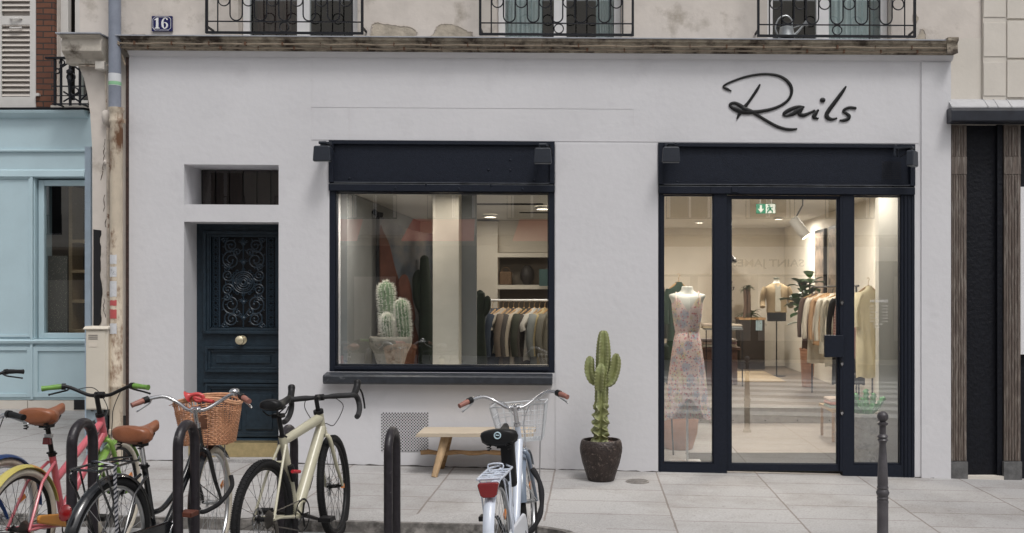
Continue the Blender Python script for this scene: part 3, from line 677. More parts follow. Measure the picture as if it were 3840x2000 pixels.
# plastered corner pilaster, flaring below the corbel
poly = [(x(288), z(244)), (x(308), z(290)), (x(322), z(350)), (x(332), z(420)), (x(340), z(560)), (x(342), GB), (x(483)-0.002, GB), (x(483)-0.002, z(215)), (x(290), z(215))]
bp_.prism(poly[::-1], 0.03, 0.06-0.001+0.4)
po = bp_.build('corner_pilaster', M_CREAM, bld)
cbm = MB(); cbm.xprism([(-0.16, z(146)), (-0.16, z(150)), (-0.12, z(160)), (-0.13, z(170)), (-0.13, z(205)), (-0.05, z(228)), (-0.04, z(244)), (0.055, z(244)), (0.055, z(146))], x(256), x(405))
cbm.jit(0.006, 5).build('corbel', mat('stained_stone', (0.50, 0.46, 0.40), 0.9, nz=(5, 0.15), bump=(20, 0.6), col2=(0.07, 0.055, 0.04), mix=(3.2, 0.54, 0.68)), bld, bevel=0.006)
MB().box(x(246), x(409), -0.18, 0.05, z(144.5), z(140)).build('flashing', M_LEAD, bld)
# cracks, broken plaster knobs and a small rusty pipe down the pilaster
ck = MB(); random.seed(9)
for c0, c1, x0_ in ((520, 640, 388), (640, 680, 380), (690, 860, 409), (730, 800, 388), (960, 1060, 418), (1120, 1200, 384)):
    pts = []; yy_ = c0; xx_ = x0_
    while yy_ < c1: pts.append((x(xx_), 0.029, z(yy_))); yy_ += 9; xx_ += random.uniform(-4, 4)
    ck.tube(pts, [0.0015+0.003*random.random() for _ in pts], 4)
islands(ck, 'crack', mat('crack_shadow', (0.10, 0.08, 0.065), 0.9), bld)
kn_ = MB(); random.seed(4)
for i in range(26):
    c = Vector((x(402+random.uniform(-6, 20)), 0.025, z(455+i*7+random.uniform(-4, 4)))); r_ = random.uniform(0.012, 0.035)
    kn_.lathe([(0.1*r_, -r_), (r_*0.8, -r_*0.6), (r_, 0), (r_*0.8, r_*0.6), (0.1*r_, r_)], 8, c)
kn_.lathe([(0.01, 0.075), (0.03, 0.06), (0.045, 0.03), (0.05, 0), (0.045, -0.03), (0.032, -0.06), (0.012, -0.09)], 14, (x(402), 0.0, z(440)))
kn_.jit(0.012, 20).build('broken_plaster', M_CREAM, bld, smooth=True)
sp_ = MB(); sp_.tube([(x(397), -0.01, z(270)), (x(399), -0.01, z(330)), (x(402), -0.01, z(420))], 0.008, 6); sp_.tube([(x(405), 0.0, z(480)), (x(406), 0.0, z(700)), (x(407), 0, z(1235))], 0.016, 8)
sp_.tube([(x(300), -0.02, z(248)), (x(370), -0.02, z(250)), (x(425), -0.02, z(246))], 0.009, 6)
sp_.build('thin_pipe', mat('old_cream_pipe', (0.5, 0.44, 0.37), 0.8, nz=(9, 0.3), col2=(0.15, 0.08, 0.05), mix=(9, 0.58, 0.66)), bld, smooth=True)
jb = thing('junction_box', (x(387), -0.04, z(270)), 'small square cream junction box under the stained corbel', 'electrical box')
MB().box(x(371), x(405), -0.075, 0.029, z(268), z(237)).build('box', mat('cream_plastic', (0.60, 0.57, 0.52), 0.5), jb, bevel=0.004)
MB().box(x(374), x(402), -0.079, -0.0745, z(265), z(240)).build('cover', mat('cream_plastic', (0.6, 0.57, 0.52)), jb, bevel=0.002)
# ragged dark gap beside the blue post
gp_ = MB(); random.seed(2); L_ = [(x(346), z(860))]; 
for i in range(24): L_.append((x(372+random.uniform(-3, 3)+(4 if i > 12 else 0)), z(864+i*15)))
L_ += [(x(360), z(1230)), (x(346), z(1225))]
gp_.prism(L_[::-1], 0.021, 0.028); gp_.build('plaster_gap', M_DARKIN, bld)
bs = MB(); bs.prism([(x(343), GB), (x(480), GB), (x(480), z(1560)), (x(343), z(1560))], 0.012, 0.029); bs.build('pilaster_base', mat('grimy_base', (0.05, 0.05, 0.05), 0.8, nz=(9, 0.5), col2=(0.3, 0.32, 0.34), mix=(6, 0.6, 0.66)), bld)
gpb = MB().box(x(472), x(484)-0.001, -0.0, 0.03, GB, z(215)); gpb.build('dark_joint', mat('dark_edge', (0.06, 0.035, 0.03), 0.9, nz=(20, 0.5)), bld)  # dark brown strip in the joint beside the drainpipe

dp = thing('drainpipe', (x(449), -0.10, gz(x(449))), 'grey upper and rusty beige lower drainpipe with stickers beside the white wall', 'pipe')
DY = -0.09; xc = x(448)
dpm = MB(); dpm.lathe([(0.054, z(425)), (0.054, z(300)), (0.054, z(0)), (0.054, TOP)], 24, (xc, DY, 0)); dpm.build('upper_pipe', M_ZINC, dp, smooth=True)
xc2 = x(455)
lp = MB(); lp.lathe([(0.056, gz(xc2)+0.0), (0.056, z(1625)), (0.066, z(1622)), (0.066, z(1606)), (0.057, z(1602)), (0.057, z(1452)), (0.060, z(1450)), (0.060, z(1442)), (0.057, z(1440)), (0.057, z(470)), (0.064, z(464)), (0.064, z(458)), (0.058, z(452)), (0.058, z(430)), (0.068, z(422)), (0.070, z(412)), (0.056, z(411))], 24, (xc2-0.003, DY, 0))
lpo = lp.build('lower_pipe', M_PIPE, dp, smooth=True)
bd = MB(); bd.lathe([(0.0555, z(286)), (0.0555, z(331))], 24, (xc, DY, 0), cap=False); bd.build('white_band', mat('tape_white', (0.62, 0.64, 0.66), 0.4), dp)
bd = MB(); bd.lathe([(0.0562, z(316)), (0.0562, z(329))], 24, (xc, DY, 0), cap=False); bd.build('green_band', mat('tape_green', (0.26, 0.52, 0.30), 0.4), dp)
br = MB()
for py_ in (462, 1446, 1614): br.box(xc2+0.05, xc2+0.075, DY-0.01, DY+0.02, z(py_+7), z(py_-7)); br.box(xc2-0.01, xc2+0.01, DY+0.056, 0.0, z(py_+5), z(py_-5))
br.build('bracket', M_PIPE, dp)
def sticker(py0, py1, base, lines, seedn, lab=None):
    """curved sheet on the pipe with marks"""
    random.seed(seedn); r_ = 0.0585; mb = MB(); N = 8; a0, a1 = R(-135), R(-62); vs = []; fs = []
    for i in range(N+1):
        a = a0+(a1-a0)*i/N
        for zz in (z(py1), z(py0)): vs.append((xc2-0.003+r_*math.cos(a), DY+r_*math.sin(a), zz+random.uniform(-0.003, 0.003)))
    for i in range(N): fs.append((2*i, 2*i+2, 2*i+3, 2*i+1))
    mb.add(vs, fs); so_ = mb.build('sticker', base, dp)
    if lab: so_['label'] = lab
    return so_, r_
def wrap(mb, r_):
    for v in mb.v:
        a = R(-98)+(v.x-xc2)/r_; rr = r_-v.y
        v.x = xc2-0.003+rr*math.cos(a); v.y = DY+rr*math.sin(a)
    return mb
SW = mat('sticker_white', (0.62, 0.63, 0.65), 0.5, nz=(40, 0.1)); SR = mat('sticker_red', (0.50, 0.10, 0.10), 0.5); SI = mat('sticker_ink', (0.08, 0.085, 0.11), 0.5)
def marks(so_, r_, lines, m, sx=0.9):
    for (t, py_, size) in lines:
        tm = text_mesh(t, size, 0.0006, sx=sx, bold=0.0008)
        tm.xf(Matrix.Translation((xc2, 0, z(py_)))); 
        for v in tm.v: v.y = 0.0012+v.y*0.3
        wrap(tm, r_).build('print', m, so_)
a, r_ = sticker(958, 992, SW, None, 1); marks(a, r_, [('MUH', 974, 0.036), ('HEN', 990, 0.036)], SI)
a, r_ = sticker(1002, 1040, SW, None, 2)
sc_ = MB(); random.seed(8)
for i in range(5):
    cx, cz = xc2+random.uniform(-0.02, 0.02), z(1021)+random.uniform(-0.02, 0.02); sc_.torus((cx, 0.0012, cz), random.uniform(0.006, 0.02), 0.0016, n=16, m=4)
wrap(sc_, r_).build('print', SI, a)
a, r_ = sticker(1055, 1113, SW, None, 3); marks(a, r_, [('lu lumen au', 1066, 0.012), ('vous', 1072, 0.010), ('rue de vous', 1082, 0.012), ('maison', 1091, 0.012), ('tel sante', 1100, 0.010), ('Le 16 du 22', 1107, 0.009)], SI)
a, r_ = sticker(1126, 1146, SR, None, 4); marks(a, r_, [('XXK', 1144, 0.030)], SW)
a, r_ = sticker(1160, 1194, SR, None, 5); marks(a, r_, [('SKEM', 1171, 0.026), ('MALO', 1183, 0.026), ('S-MTV', 1192, 0.018)], SW)
a, r_ = sticker(1212, 1250, SW, None, 6); marks(a, r_, [('AAH', 1234, 0.045), ('___', 1248, 0.03)], SI)

cbn = thing('utility_cabinet', (x(360), -0.2, PZ(1545, -0.05)), 'tall cream metal utility cabinet beside the rusty drainpipe', 'cabinet')
yc0, yc1 = -0.16, 0.0
MB().box(PX(322, yc0), PX(405, yc0), yc0, yc1, PZ(1537, yc0), PZ(1234, yc0)).build('body', M_CAB, cbn, bevel=0.004)
MB().xprism([(yc0-0.02, PZ(1236, yc0)), (yc0-0.02, PZ(1232, yc0)), (yc0+0.02, PZ(1224, yc0)), (yc1, PZ(1224, yc0)), (yc1, PZ(1236, yc0))], PX(315, yc0), PX(408, yc0)).build('lid', M_CAB, cbn, bevel=0.003)
d_ = MB(); d_.box(PX(325, yc0), PX(396, yc0), yc0-0.006, yc0-0.0005, PZ(1533, yc0), PZ(1240, yc0)); dc = d_.build('door', M_CAB, cbn, bevel=0.003)
sl_ = MB()
for py_ in (1257, 1264, 1271): sl_.box(PX(333, yc0), PX(368, yc0), yc0-0.0085, yc0-0.0065, PZ(py_+2, yc0), PZ(py_-1, yc0))
sl_.build('vent_slot', mat('grey_slot', (0.2, 0.18, 0.17), 0.7), dc)
MB().box(PX(336, yc0), PX(366, yc0), yc0-0.009, yc0-0.0065, PZ(1301, yc0), PZ(1287, yc0)).build('name_plate', mat('cream_plate', (0.7, 0.64, 0.55), 0.4), dc)
MB().box(PX(340, -0.05), PX(398, -0.05), -0.13, -0.02, gz(-4.5), PZ(1538, yc0)).build('plinth', mat('peeling_blue', (0.3, 0.37, 0.42), 0.7, nz=(6, 0.3), col2=(0.03, 0.03, 0.03), mix=(7, 0.5, 0.56)), cbn)

# ================================================================== left neighbour, set back
YL = 3.5
xl = lambda p, y=YL: PX(p, y); zl = lambda p, y=YL: PZ(p, y)
lb = thing('blue_shop_building', (xl(100), YL, 0), 'set back building with pale blue shopfront, brick strip and louvred shutters', 'building')
XA, XB = -14.0, x(484)-0.38
hole_u = (xl(207), XB+0.5, zl(400), 6.5); hole_s = (xl(132), xl(345), zl(1272), zl(668))
holes = [hole_u, hole_s, (-9.6, -8.3, zl(400), 6.5)]
w = MB(); w.wall(XA, XB+0.6, zl(425), 7.5, [hole_u, (-9.6, -8.3, zl(400), 6.5)], YL+0.06, YL+0.4)
w.build('upper_wall', M_CREAM, lb, merge=True)
w = MB(); w.wall(XA, XB+0.6, zl(1500), zl(425), [hole_s], YL, YL+0.4); w.build('shopfront', M_LIGHTBLUE, lb, merge=True)
MB().box(XA, -5.6, YL-0.02, YL+0.4, -0.3, zl(1502)).build('plinth', M_STONE, lb)
pl = MB()
for px_ in range(-8, 3): 
    pl.box(xl(107+px_*240)-0.004, xl(107+px_*240)+0.004, YL-0.0215, YL-0.0195, -0.1, zl(1502))
pl.build('joint', mat('stone_joint', (0.2, 0.18, 0.15), 0.9), lb)
MB().box(xl(281), xl(340), YL-0.026, YL-0.0205, zl(1536), zl(1499)).build('cellar_vent', M_DARKIN, lb)
tb = MB()
tb.xprism([(YL-0.001, zl(445)), (YL-0.05, zl(440)), (YL-0.09, zl(428)), (YL-0.10, zl(418)), (YL+0.055, zl(414)), (YL+0.055, zl(445))], XA, xl(331)); 
tb.xprism([(YL-0.001, zl(572)), (YL-0.03, zl(570)), (YL-0.03, zl(562)), (YL-0.001, zl(560))], XA, xl(331))
tb.xprism([(YL-0.001, zl(667)), (YL-0.035, zl(664)), (YL-0.025, zl(640)), (YL-0.001, zl(636))], XA, xl(320))
tb.box(XA, xl(320), YL-0.045, YL-0.001, zl(436), zl(430))
for (a, b) in ((-150, 118), (-450, -170)):
    tb.frame(xl(a), xl(b), zl(1265), zl(662), 0.03, YL-0.02, YL-0.001)
    tb.frame(xl(a), xl(b), zl(1490), zl(1300), 0.05, YL-0.02, YL-0.001)
tb.frame(xl(127), xl(345), zl(1490), zl(1300), 0.06, YL-0.02, YL-0.001)
tb.xprism([(YL-0.001, zl(1290)), (YL-0.04, zl(1288)), (YL-0.05, zl(1278)), (YL-0.001, zl(1272))], XA, xl(330))
tb.box(xl(118), xl(127), YL-0.03, YL-0.002, zl(1498), zl(664))
tb.build('shopfront_moulding', M_LIGHTBLUE, lb, bevel=0.004)
MB().box(XA, xl(331), YL-0.103, YL+0.05, zl(413.5), zl(409)).build('flashing', M_BLACKIRON, lb)
wf = MB(); wf.frame(hole_s[0]+0.012, hole_s[1], hole_s[2]+0.002, hole_s[3]-0.02, 0.075, YL+0.05, YL+0.12); wfo = wf.build('shop_window', M_LIGHTBLUE, lb, bevel=0.006)
MB().box(hole_s[0]+0.08, hole_s[1]-0.07, YL+0.08, YL+0.088, hole_s[2]+0.07, hole_s[3]-0.09).build('pane', M_GLASSW, wfo)
rm = MB(); rm.box(-8.2, -5.2, 6.4, 6.5, -0.2, 3.3); rm.box(-8.3, -8.2, YL+0.41, 6.5, -0.2, 3.3); rm.box(-5.2, -5.1, YL+0.41, 6.5, -0.2, 3.3); rm.box(-8.3, -5.1, YL+0.41, 6.5, 3.3, 3.35); rm.box(-8.3, -5.1, YL+0.41, 6.5, -0.25, -0.2)
rm.build('room', mat('brown_grey_room', (0.07, 0.06, 0.055), 0.9), lb)
shf = MB(); ys = YL+0.6
shf.box(PX(258, ys), PX(271, ys), ys, ys+0.3, 0.1, PZ(700, ys))
for py_ in (905, 1018, 1130, 1242): shf.box(PX(271, ys), PX(420, ys), ys, ys+0.3, PZ(py_+6, ys), PZ(py_-6, ys))
ss = thing('shelf_unit', (PX(330, ys), ys, 0.1), 'pale wooden shelf unit standing inside the pale blue shop window', 'shelf'); shf.build('frame', M_WOODLT, ss)
rk = MB(); rk.box(PX(150, YL+0.3), PX(252, YL+0.3), YL+0.3, YL+0.33, 0.0, PZ(960, YL+0.3))
glm = mat('glitter_panel', (0.10, 0.10, 0.095), 0.7)
_n = glm.node_tree.nodes; _l = glm.node_tree.links; _v = _n.new('ShaderNodeTexVoronoi'); _v.inputs['Scale'].default_value = 55; _t = _n.new('ShaderNodeTexCoord'); _l.new(_t.outputs['Object'], _v.inputs['Vector'])
_r = _n.new('ShaderNodeValToRGB'); _r.color_ramp.elements[0].position = 0.14; _r.color_ramp.elements[0].color = (0.75, 0.66, 0.5, 1); _r.color_ramp.elements[1].position = 0.2; _r.color_ramp.elements[1].color = (0.10, 0.095, 0.085, 1); _l.new(_v.outputs['Distance'], _r.inputs[0]); _l.new(_r.outputs[0], _n['Principled BSDF'].inputs['Base Color'])
tag(rk.build('glitter_screen', glm), 'speckled glittering grey screen behind the left part of the pale blue shop window', 'screen')
bst = MB(); bst.box(PX(318, 1.0), PX(340, 1.0), 1.0, 1.06, gz(-5), PZ(550, 1.0)); 
bso = tag(bst.build('blue_post', M_BLUEEDGE), 'narrow faded blue painted wooden post beside the cracked plaster pilaster', 'post')
# window, brick, shutter above
bk = MB(); bk.box(xl(136), xl(204), YL+0.0, YL+0.059, zl(408), 6.8); bk.build('brick_strip', M_BRICK, lb)
uwn = MB(); uwn.frame(hole_u[0]+0.003, XB+0.5, hole_u[2]+0.003, 6.4, 0.10, YL+0.12, YL+0.2); uwn.box(hole_u[0]+0.16, hole_u[0]+0.24, YL+0.18, YL+0.25, hole_u[2]+0.1, 6.3)
uo = uwn.build('window', M_SHUTTER, lb, bevel=0.005); MB().box(hole_u[0]+0.24, XB+0.4, YL+0.2, YL+0.21, hole_u[2]+0.1, 6.3).build('pane', M_GLASSD, uo)
rm = MB(); rm.box(-8, -5.1, YL+1.5, YL+1.6, zl(420), 6.6); rm.box(hole_u[0]-0.3, hole_u[0]-0.2, YL+0.41, YL+1.6, zl(420), 6.6); rm.build('room', M_DARKROOM, lb)
for (a, b) in ((-172, -22), (-16, 134)):
    sh = MB(); y0, y1 = YL+0.0, YL+0.045
    sh.frame(xl(a), xl(b), zl(410), 6.6, 0.075, y0, y1, wb=0.16)
    zz = zl(410)+0.17
    sh.box(xl(a)+0.075, xl(b)-0.075, y0+0.002, y1-0.002, zl(93), zl(60))
    sho = sh.build('shutter', M_SHUTTER, lb)
    ls = MB(); k = 0
    while zz < 6.5:
        if not (zl(97) < zz < zl(58)): ls.add([(xl(a)+0.07, y0+0.002, zz), (xl(b)-0.07, y0+0.002, zz), (xl(b)-0.07, y1-0.004, zz+0.05), (xl(a)+0.07, y1-0.004, zz+0.05), (xl(a)+0.07, y0+0.01, zz-0.004), (xl(b)-0.07, y0+0.01, zz-0.004), (xl(b)-0.07, y1+0.004, zz+0.044), (xl(a)+0.07, y1+0.004, zz+0.044)], [(0, 1, 2, 3), (7, 6, 5, 4), (0, 4, 5, 1), (2, 6, 7, 3)])
        zz += 0.0645
    ls.build('louvres', mat('louvre_beige', (0.52, 0.48, 0.44), 0.7), sho)
    MB().box(xl(a)+0.08, xl(b)-0.08, y1-0.002, y1+0.002, zl(408), 6.5).build('backing', mat('louvre_shade', (0.40, 0.36, 0.33), 0.8), sho)
    hb = MB()
    for py_ in (70, 105): hb.tube([(xl(b-95), y0-0.01, zl(py_)), (xl(b-80), y0-0.03, zl(py_+3)), (xl(b-50), y0-0.01, zl(py_))], 0.012, 6)
    hb.build('latch', M_SHUTTER, sho)
hk = MB(); hk.box(xl(137), xl(152), YL-0.04, YL-0.001, zl(362), zl(352)); hk.build('shutter_hook', M_SHUTTER, lb)
ra_ = MB(); yr = YL-0.25
rx0, rx1 = PX(196, yr), x(484)-0.62
ra_.box(rx0-0.08, rx1, yr-0.03, yr+0.03, PZ(222, yr), PZ(215, yr)); ra_.box(rx0, rx1, yr-0.008, yr+0.008, PZ(326, yr), PZ(322, yr)); ra_.box(rx0, rx1, yr-0.008, yr+0.008, PZ(393, yr), PZ(388, yr)); ra_.box(rx0, rx1, yr-0.008, yr+0.008, PZ(361, yr), PZ(358, yr))
for px_ in (206, 229, 264, 300, 335): ra_.box(PX(px_, yr)-0.012, PX(px_, yr)+0.012, yr-0.012, yr+0.012, PZ(396, yr), PZ(218, yr))
for (a, b, c, d) in ((220, 262, 262, 235), (262, 235, 300, 265), (300, 262, 335, 235), (240, 382, 300, 345), (240, 345, 300, 382), (300, 382, 335, 345)): ra_.tube([(PX(a, yr), yr-0.01, PZ(b, yr)), (PX(c, yr), yr-0.01, PZ(d, yr))], 0.011, 6)
for px_, py_, r_ in ((217, 268, .03), (235, 236, .03), (282, 345, .05), (268, 290, .05)): ra_.torus((PX(px_, yr), yr-0.01, PZ(py_, yr)), r_, 0.01, n=18, m=6)
ra_.lathe([(0.005, 0.12), (0.04, 0.09), (0.04, 0.06), (0.015, 0.04), (0.03, -0.02), (0.02, -0.1), (0.008, -0.35)], 10, (PX(266, yr), yr-0.03, PZ(295, yr)))
for px_ in (206, 300): ra_.box(PX(px_, yr)-0.01, PX(px_, yr)+0.01, yr, YL+0.05, PZ(391, yr), PZ(386, yr))
ra_.build('railing', M_BLACKIRON, lb, smooth=False)
MB().box(xl(198), XB+0.5, YL-0.05, YL+0.055, zl(408), zl(398)).build('window_sill', M_STONE, lb)

# ================================================================== right neighbour
rb = thing('stone_building', (x(3700), 0.0, -0.1), 'right hand building of cream stone over a dark shopfront with fluted brown pilasters', 'building')
XR = x(3691)
w = MB(); w.box(XR, 14.0, 0.03, 0.5, z(415), 7.6); w.box(x(3568), XR-0.001, 0.055, 0.058, z(425), z(138)); w.build('upper_wall', M_STONE, rb)
cs = MB()
for k, py_ in enumerate((-350, -220, -70, 70, 218, 366)):
    cs.box(XR+0.004, x(3776), 0.024, 0.029, z(py_-8), z(py_-135)); cs.box(x(3780), 14.0, 0.016, 0.029, z(py_-2), z(py_-142))
cs.build('ashlar_courses', M_STONE, rb, bevel=0.004)
ld = MB(); ld.xprism([(-0.085, z(411)), (-0.085, z(407)), (0.0, z(378)), (0.054, z(368)), (0.054, z(411))], x(3557), 14.0)
for px_ in (3692, 3780, 3730): ld.xprism([(-0.09, z(409)), (-0.09, z(405)), (0.0, z(376)), (0.05, z(366)), (0.05, z(380))], x(px_)-0.004, x(px_)+0.006)
ld.build('lead_apron', mat('pale_lead', (0.44, 0.44, 0.45), 0.6, nz=(5, 0.15)), rb)
bm_ = MB(); bm_.xprism([(-0.14, z(462)), (-0.12, z(466)), (0.02, z(466)), (0.02, z(412)), (-0.09, z(412)), (-0.14, z(424))], x(3548), 14.0); bm_.build('shopfront_beam', mat('blue_black_paint', (0.02, 0.023, 0.032), 0.4, nz=(9, 0.3)), rb, bevel=0.004)
pb = MB(); 
M_BLKP = mat('black_panel', (0.006, 0.007, 0.011), 0.55, spec=0.25, nz=(30, 0.3), bump=(26, 0.9))
pb.box(x(3600), 14.0, 0.075, 0.5, GB-0.2, z(466)); pb.box(x(3745), x(3765), 0.03, 0.074, GB-0.2, z(466)); pb.build('panel', M_BLKP, rb)
M_PIL = mat('weathered_brown_paint', (0.12, 0.095, 0.080), 0.6, nz=(7, 0.45), col2=(0.30, 0.27, 0.24), mix=(5, 0.50, 0.72), streak=(9, 9, 1.0), bump=(20, 0.4))
def pilaster(p0, p1, b=0.0):
    X0, X1 = x(p0), x(p1); q = MB(); zb = z(1775)
    q.box(X0, X1, 0.012, 0.074, z(1730), z(468))
    o = q.build('pilaster', M_PIL, rb)
    n = 5; fw = (X1-X0-0.02)/n; f = MB()
    for i in range(n):
        for (za, zb_) in ((z(1728), z(655)), (z(585), z(475))):
            f.lathe([(fw*0.36, za), (fw*0.36, zb_-fw*0.3), (fw*0.2, zb_)], 8, (X0+0.01+fw*(i+0.5), 0.012, 0))
    f.box(X0-0.001, X1+0.001, 0.006, 0.0118, z(653), z(588))
    f.build('fluting', M_PIL, o, smooth=False)
    MB().box(X0-0.012, X1+0.004, -0.012, 0.07, GB-0.2, z(1732)).jit(0.004, 12).build('base_block', mat('grey_block', (0.12, 0.12, 0.12), 0.9, nz=(14, 0.3), bump=(20, 0.6)), o)
pilaster(3570, 3626); pilaster(3768, 3829)
for k in range(6): pilaster(3768+k*420+420, 3829+k*420+420)
MB().box(x(3829), x(4150), 0.02, 0.074, z(1330), z(700)).build('notice_board', M_WHITEPAINT, rb)
MB().box(x(3568), x(3764), -0.01, 0.07, GB-0.3, z(1786)-0.0).build('stone_step', M_STONE, rb)

# ================================================================== wall fixtures
M_FIX = mat('anthracite_fixture', (0.020, 0.025, 0.036), 0.45, nz=(30, 0.15))
def flood(px_, py_, label, yaw=0, side=1):
    c = Vector((x(px_), -0.17, z(py_)))
    t = thing('floodlight', c, label, 'wall light', 'floodlights over the navy shop windows', rot=(0, 0, yaw))
    h = MB(); w, hh = 0.078, 0.066
    h.prism([(-w*0.95, hh), (-w*0.8, hh+0.008), (w*0.8, hh+0.008), (w*0.95, hh), (w*1.06, -hh), (-w*1.06, -hh)][::-1], -0.035, 0.03)
    h.build('housing', M_FIX, t, local=True, bevel=0.008)
    g_ = MB().box(-w*0.95, w*0.95, -0.028, 0.022, -hh-0.004, -hh+0.002); g_.build('lens', mat('frosted_lens', (0.2, 0.21, 0.22), 0.3), t, local=True)
    b = MB(); b.box(-0.022, 0.022, 0.0, 0.012, hh+0.006, hh+0.045); b.box(-0.03, 0.03, -0.006, 0.155, hh+0.034, hh+0.048); b.box(-0.045, 0.045, 0.14, 0.155, hh-0.03, hh+0.07); b.tube([(-0.034, 0.0, hh+0.04), (0.034, 0.0, hh+0.04)], 0.014, 10)
    b.build('bracket', M_FIX, t, local=True, bevel=0.002)
    c_ = MB(); c_.tube(smooth_path([(0.02, 0.02, hh+0.02), (0.06, 0.03, hh+0.03), (0.075, 0.08, hh+0.0), (0.08, 0.14, hh-0.03)], 4), 0.005, 5); c_.build('cable', M_BLACKIRON, t, local=True)
flood(1228, 588, 'anthracite floodlight at the left end above the display window, overlapping the white wall')
flood(2039, 596, 'anthracite floodlight above the right end of the display window')
flood(2511, 592, 'anthracite floodlight above the left end of the glazed shop front')
flood(3398, 606, 'anthracite floodlight half turned at the right end above the glass door', yaw=R(55))
vg = thing('vent_grille', (x(1518), -0.01, z(1690)), 'white perforated vent grille low on the wall behind the bench', 'vent')
vm_ = MB(); X0, X1, Z0, Z1 = x(1430), x(1607), z(1692), z(1547)
vm_.box(X0, X1, -0.006, -0.001, Z0, Z1); vm_.build('plate', M_WHITE, vg)
vh = MB(); nx, nz_ = 16, 13
for i in range(nx):
    for j in range(nz_):
        for o_ in (0, 0.5):
            cx = X0+(i+0.25+o_)*(X1-X0)/nx; cz = Z0+(j+0.25+o_)*(Z1-Z0)/nz_; a_ = 0.0088
            vh.add([(cx-a_, -0.0068, cz), (cx, -0.0068, cz-a_), (cx+a_, -0.0068, cz), (cx, -0.0068, cz+a_)], [(0, 1, 2, 3)])
tag(vh.build('holes', M_DARKIN, vg), kind='stuff')

# watering can on the right upper window ledge
wc = thing('watering_can', (x(2948), -0.02, z(146)-0.005), 'grey metal watering can behind the right balcony railing', 'watering can')
M_TIN = mat('galvanised', (0.42, 0.44, 0.45), 0.35, metal=0.6, nz=(14, 0.2))
MB().lathe([(0.075, 0.0), (0.078, 0.004), (0.066, 0.07), (0.062, 0.105), (0.055, 0.108), (0.055, 0.1), (0.0, 0.1)], 24, (0, 0, 0), cap=False).build('body', M_TIN, wc, local=True, smooth=True)
MB().tube(smooth_path([(0.05, 0, 0.02), (0.10, 0, 0.06), (0.15, 0, 0.12), (0.165, 0, 0.135)], 4), [0.016, 0.015, 0.014, 0.013, 0.012, 0.011, 0.010, 0.010, 0.010, 0.010, 0.010, 0.012, 0.02][:13], 10).build('spout', M_TIN, wc, local=True, smooth=True)
MB().tube([(0.16, 0, 0.13), (0.19, 0, 0.145)], [0.012, 0.03], 12).build('rose', M_TIN, wc, local=True, smooth=True)
MB().tube(smooth_path([(0.05, 0, 0.1), (0.05, 0, 0.17), (0.0, 0, 0.215), (-0.07, 0, 0.19), (-0.105, 0, 0.10), (-0.072, 0, 0.02)], 5), 0.007, 8).build('handle', M_TIN, wc, local=True, smooth=True)
MB().tube([(0.05, 0, 0.10), (0.15, 0, 0.13)], 0.005, 6).build('brace', M_TIN, wc, local=True)

# ================================================================== opposite side of the street (seen only in the glass)
YO = -17.0
so_ = lambda px_: (px_-VX)*(CD-YO)/FPX; zo = lambda py_: CH-(py_-VY)*(CD-YO)/FPX
ob = thing('opposite_building', (0, YO, 0), 'cream stone building across the street, mirrored in the shop glass', 'building')
oh = []
for k in range(-9, 10): oh.append((k*2.1-0.55+0.5, k*2.1+0.55+0.5, zo(900)+0.55, zo(900)+2.6))
w = MB(); w.wall(-22, 22, -0.6, 9.5, oh, YO-0.4, YO); w.build('wall', mat('opposite_stone', (0.76, 0.71, 0.63), 0.9, nz=(2, 0.1)), ob, merge=True)
d_ = MB()
for k, h in enumerate(oh): d_.box(h[0], h[1], YO-0.3, YO-0.28, h[2], h[3])
islands(d_, 'window', M_DARKIN, ob)
f_ = MB()
for h in oh: f_.frame(h[0], h[1], h[2], h[3], 0.06, YO-0.2, YO-0.15); f_.box((h[0]+h[1])/2-0.04, (h[0]+h[1])/2+0.04, YO-0.2, YO-0.15, h[2], h[3])

for h in oh: fo_ = MB(); fo_.frame(h[0], h[1], h[2], h[3], 0.06, YO-0.2, YO-0.15); fo_.box((h[0]+h[1])/2-0.04, (h[0]+h[1])/2+0.04, YO-0.2, YO-0.15, h[2], h[3]); fo_.build('window_frame', M_WHITEPAINT, ob)
f_ = MB(); f_.xprism([(YO, zo(925)), (YO+0.35, zo(895)), (YO+0.35, zo(885)), (YO, zo(880))], -22, 22); f_.build('cornice', mat('opposite_cornice', (0.4, 0.34, 0.27), 0.9), ob)
for h in oh:
    r_ = MB()
    r_.box(h[0]-0.1, h[1]+0.1, YO+0.15, YO+0.18, h[2]+0.62, h[2]+0.66); r_.box(h[0]-0.1, h[1]+0.1, YO+0.15, YO+0.18, h[2]+0.0, h[2]+0.03)
    for i in range(12): xx = h[0]-0.09+i*(h[1]-h[0]+0.18)/11; r_.box(xx-0.009, xx+0.009, YO+0.155, YO+0.175, h[2], h[2]+0.63)
    r_.build('railing', M_BLACKIRON, ob)
s_ = MB()
for a, b, c in ((-21, 0.4, zo(905)), (1.0, 6.5, zo(1030)), (7.5, 21, zo(980))): s_.box(a, b, YO+0.001, YO+0.05, -0.1, c)
islands(s_, 'shopfront', mat('brown_shopfront', (0.05, 0.045, 0.04), 0.6), ob)
s_ = MB()
for a, b in ((1.4, 2.6), (2.8, 4.2), (4.4, 6.2), (-20, -14), (-13.5, -11.5), (-6.3, -5.2), (8, 13), (14, 20)): s_.box(a, b, YO+0.052, YO+0.06, 0.4, 2.1)
islands(s_, 'shop_window', mat('pale_display', (0.35, 0.32, 0.28), 0.3), ob)
tm = text_mesh('SAINT JAMES', 0.27, 0.01, bold=0.004, sx=1.25)
for v in tm.v: v.x, v.y = -v.x, -v.y
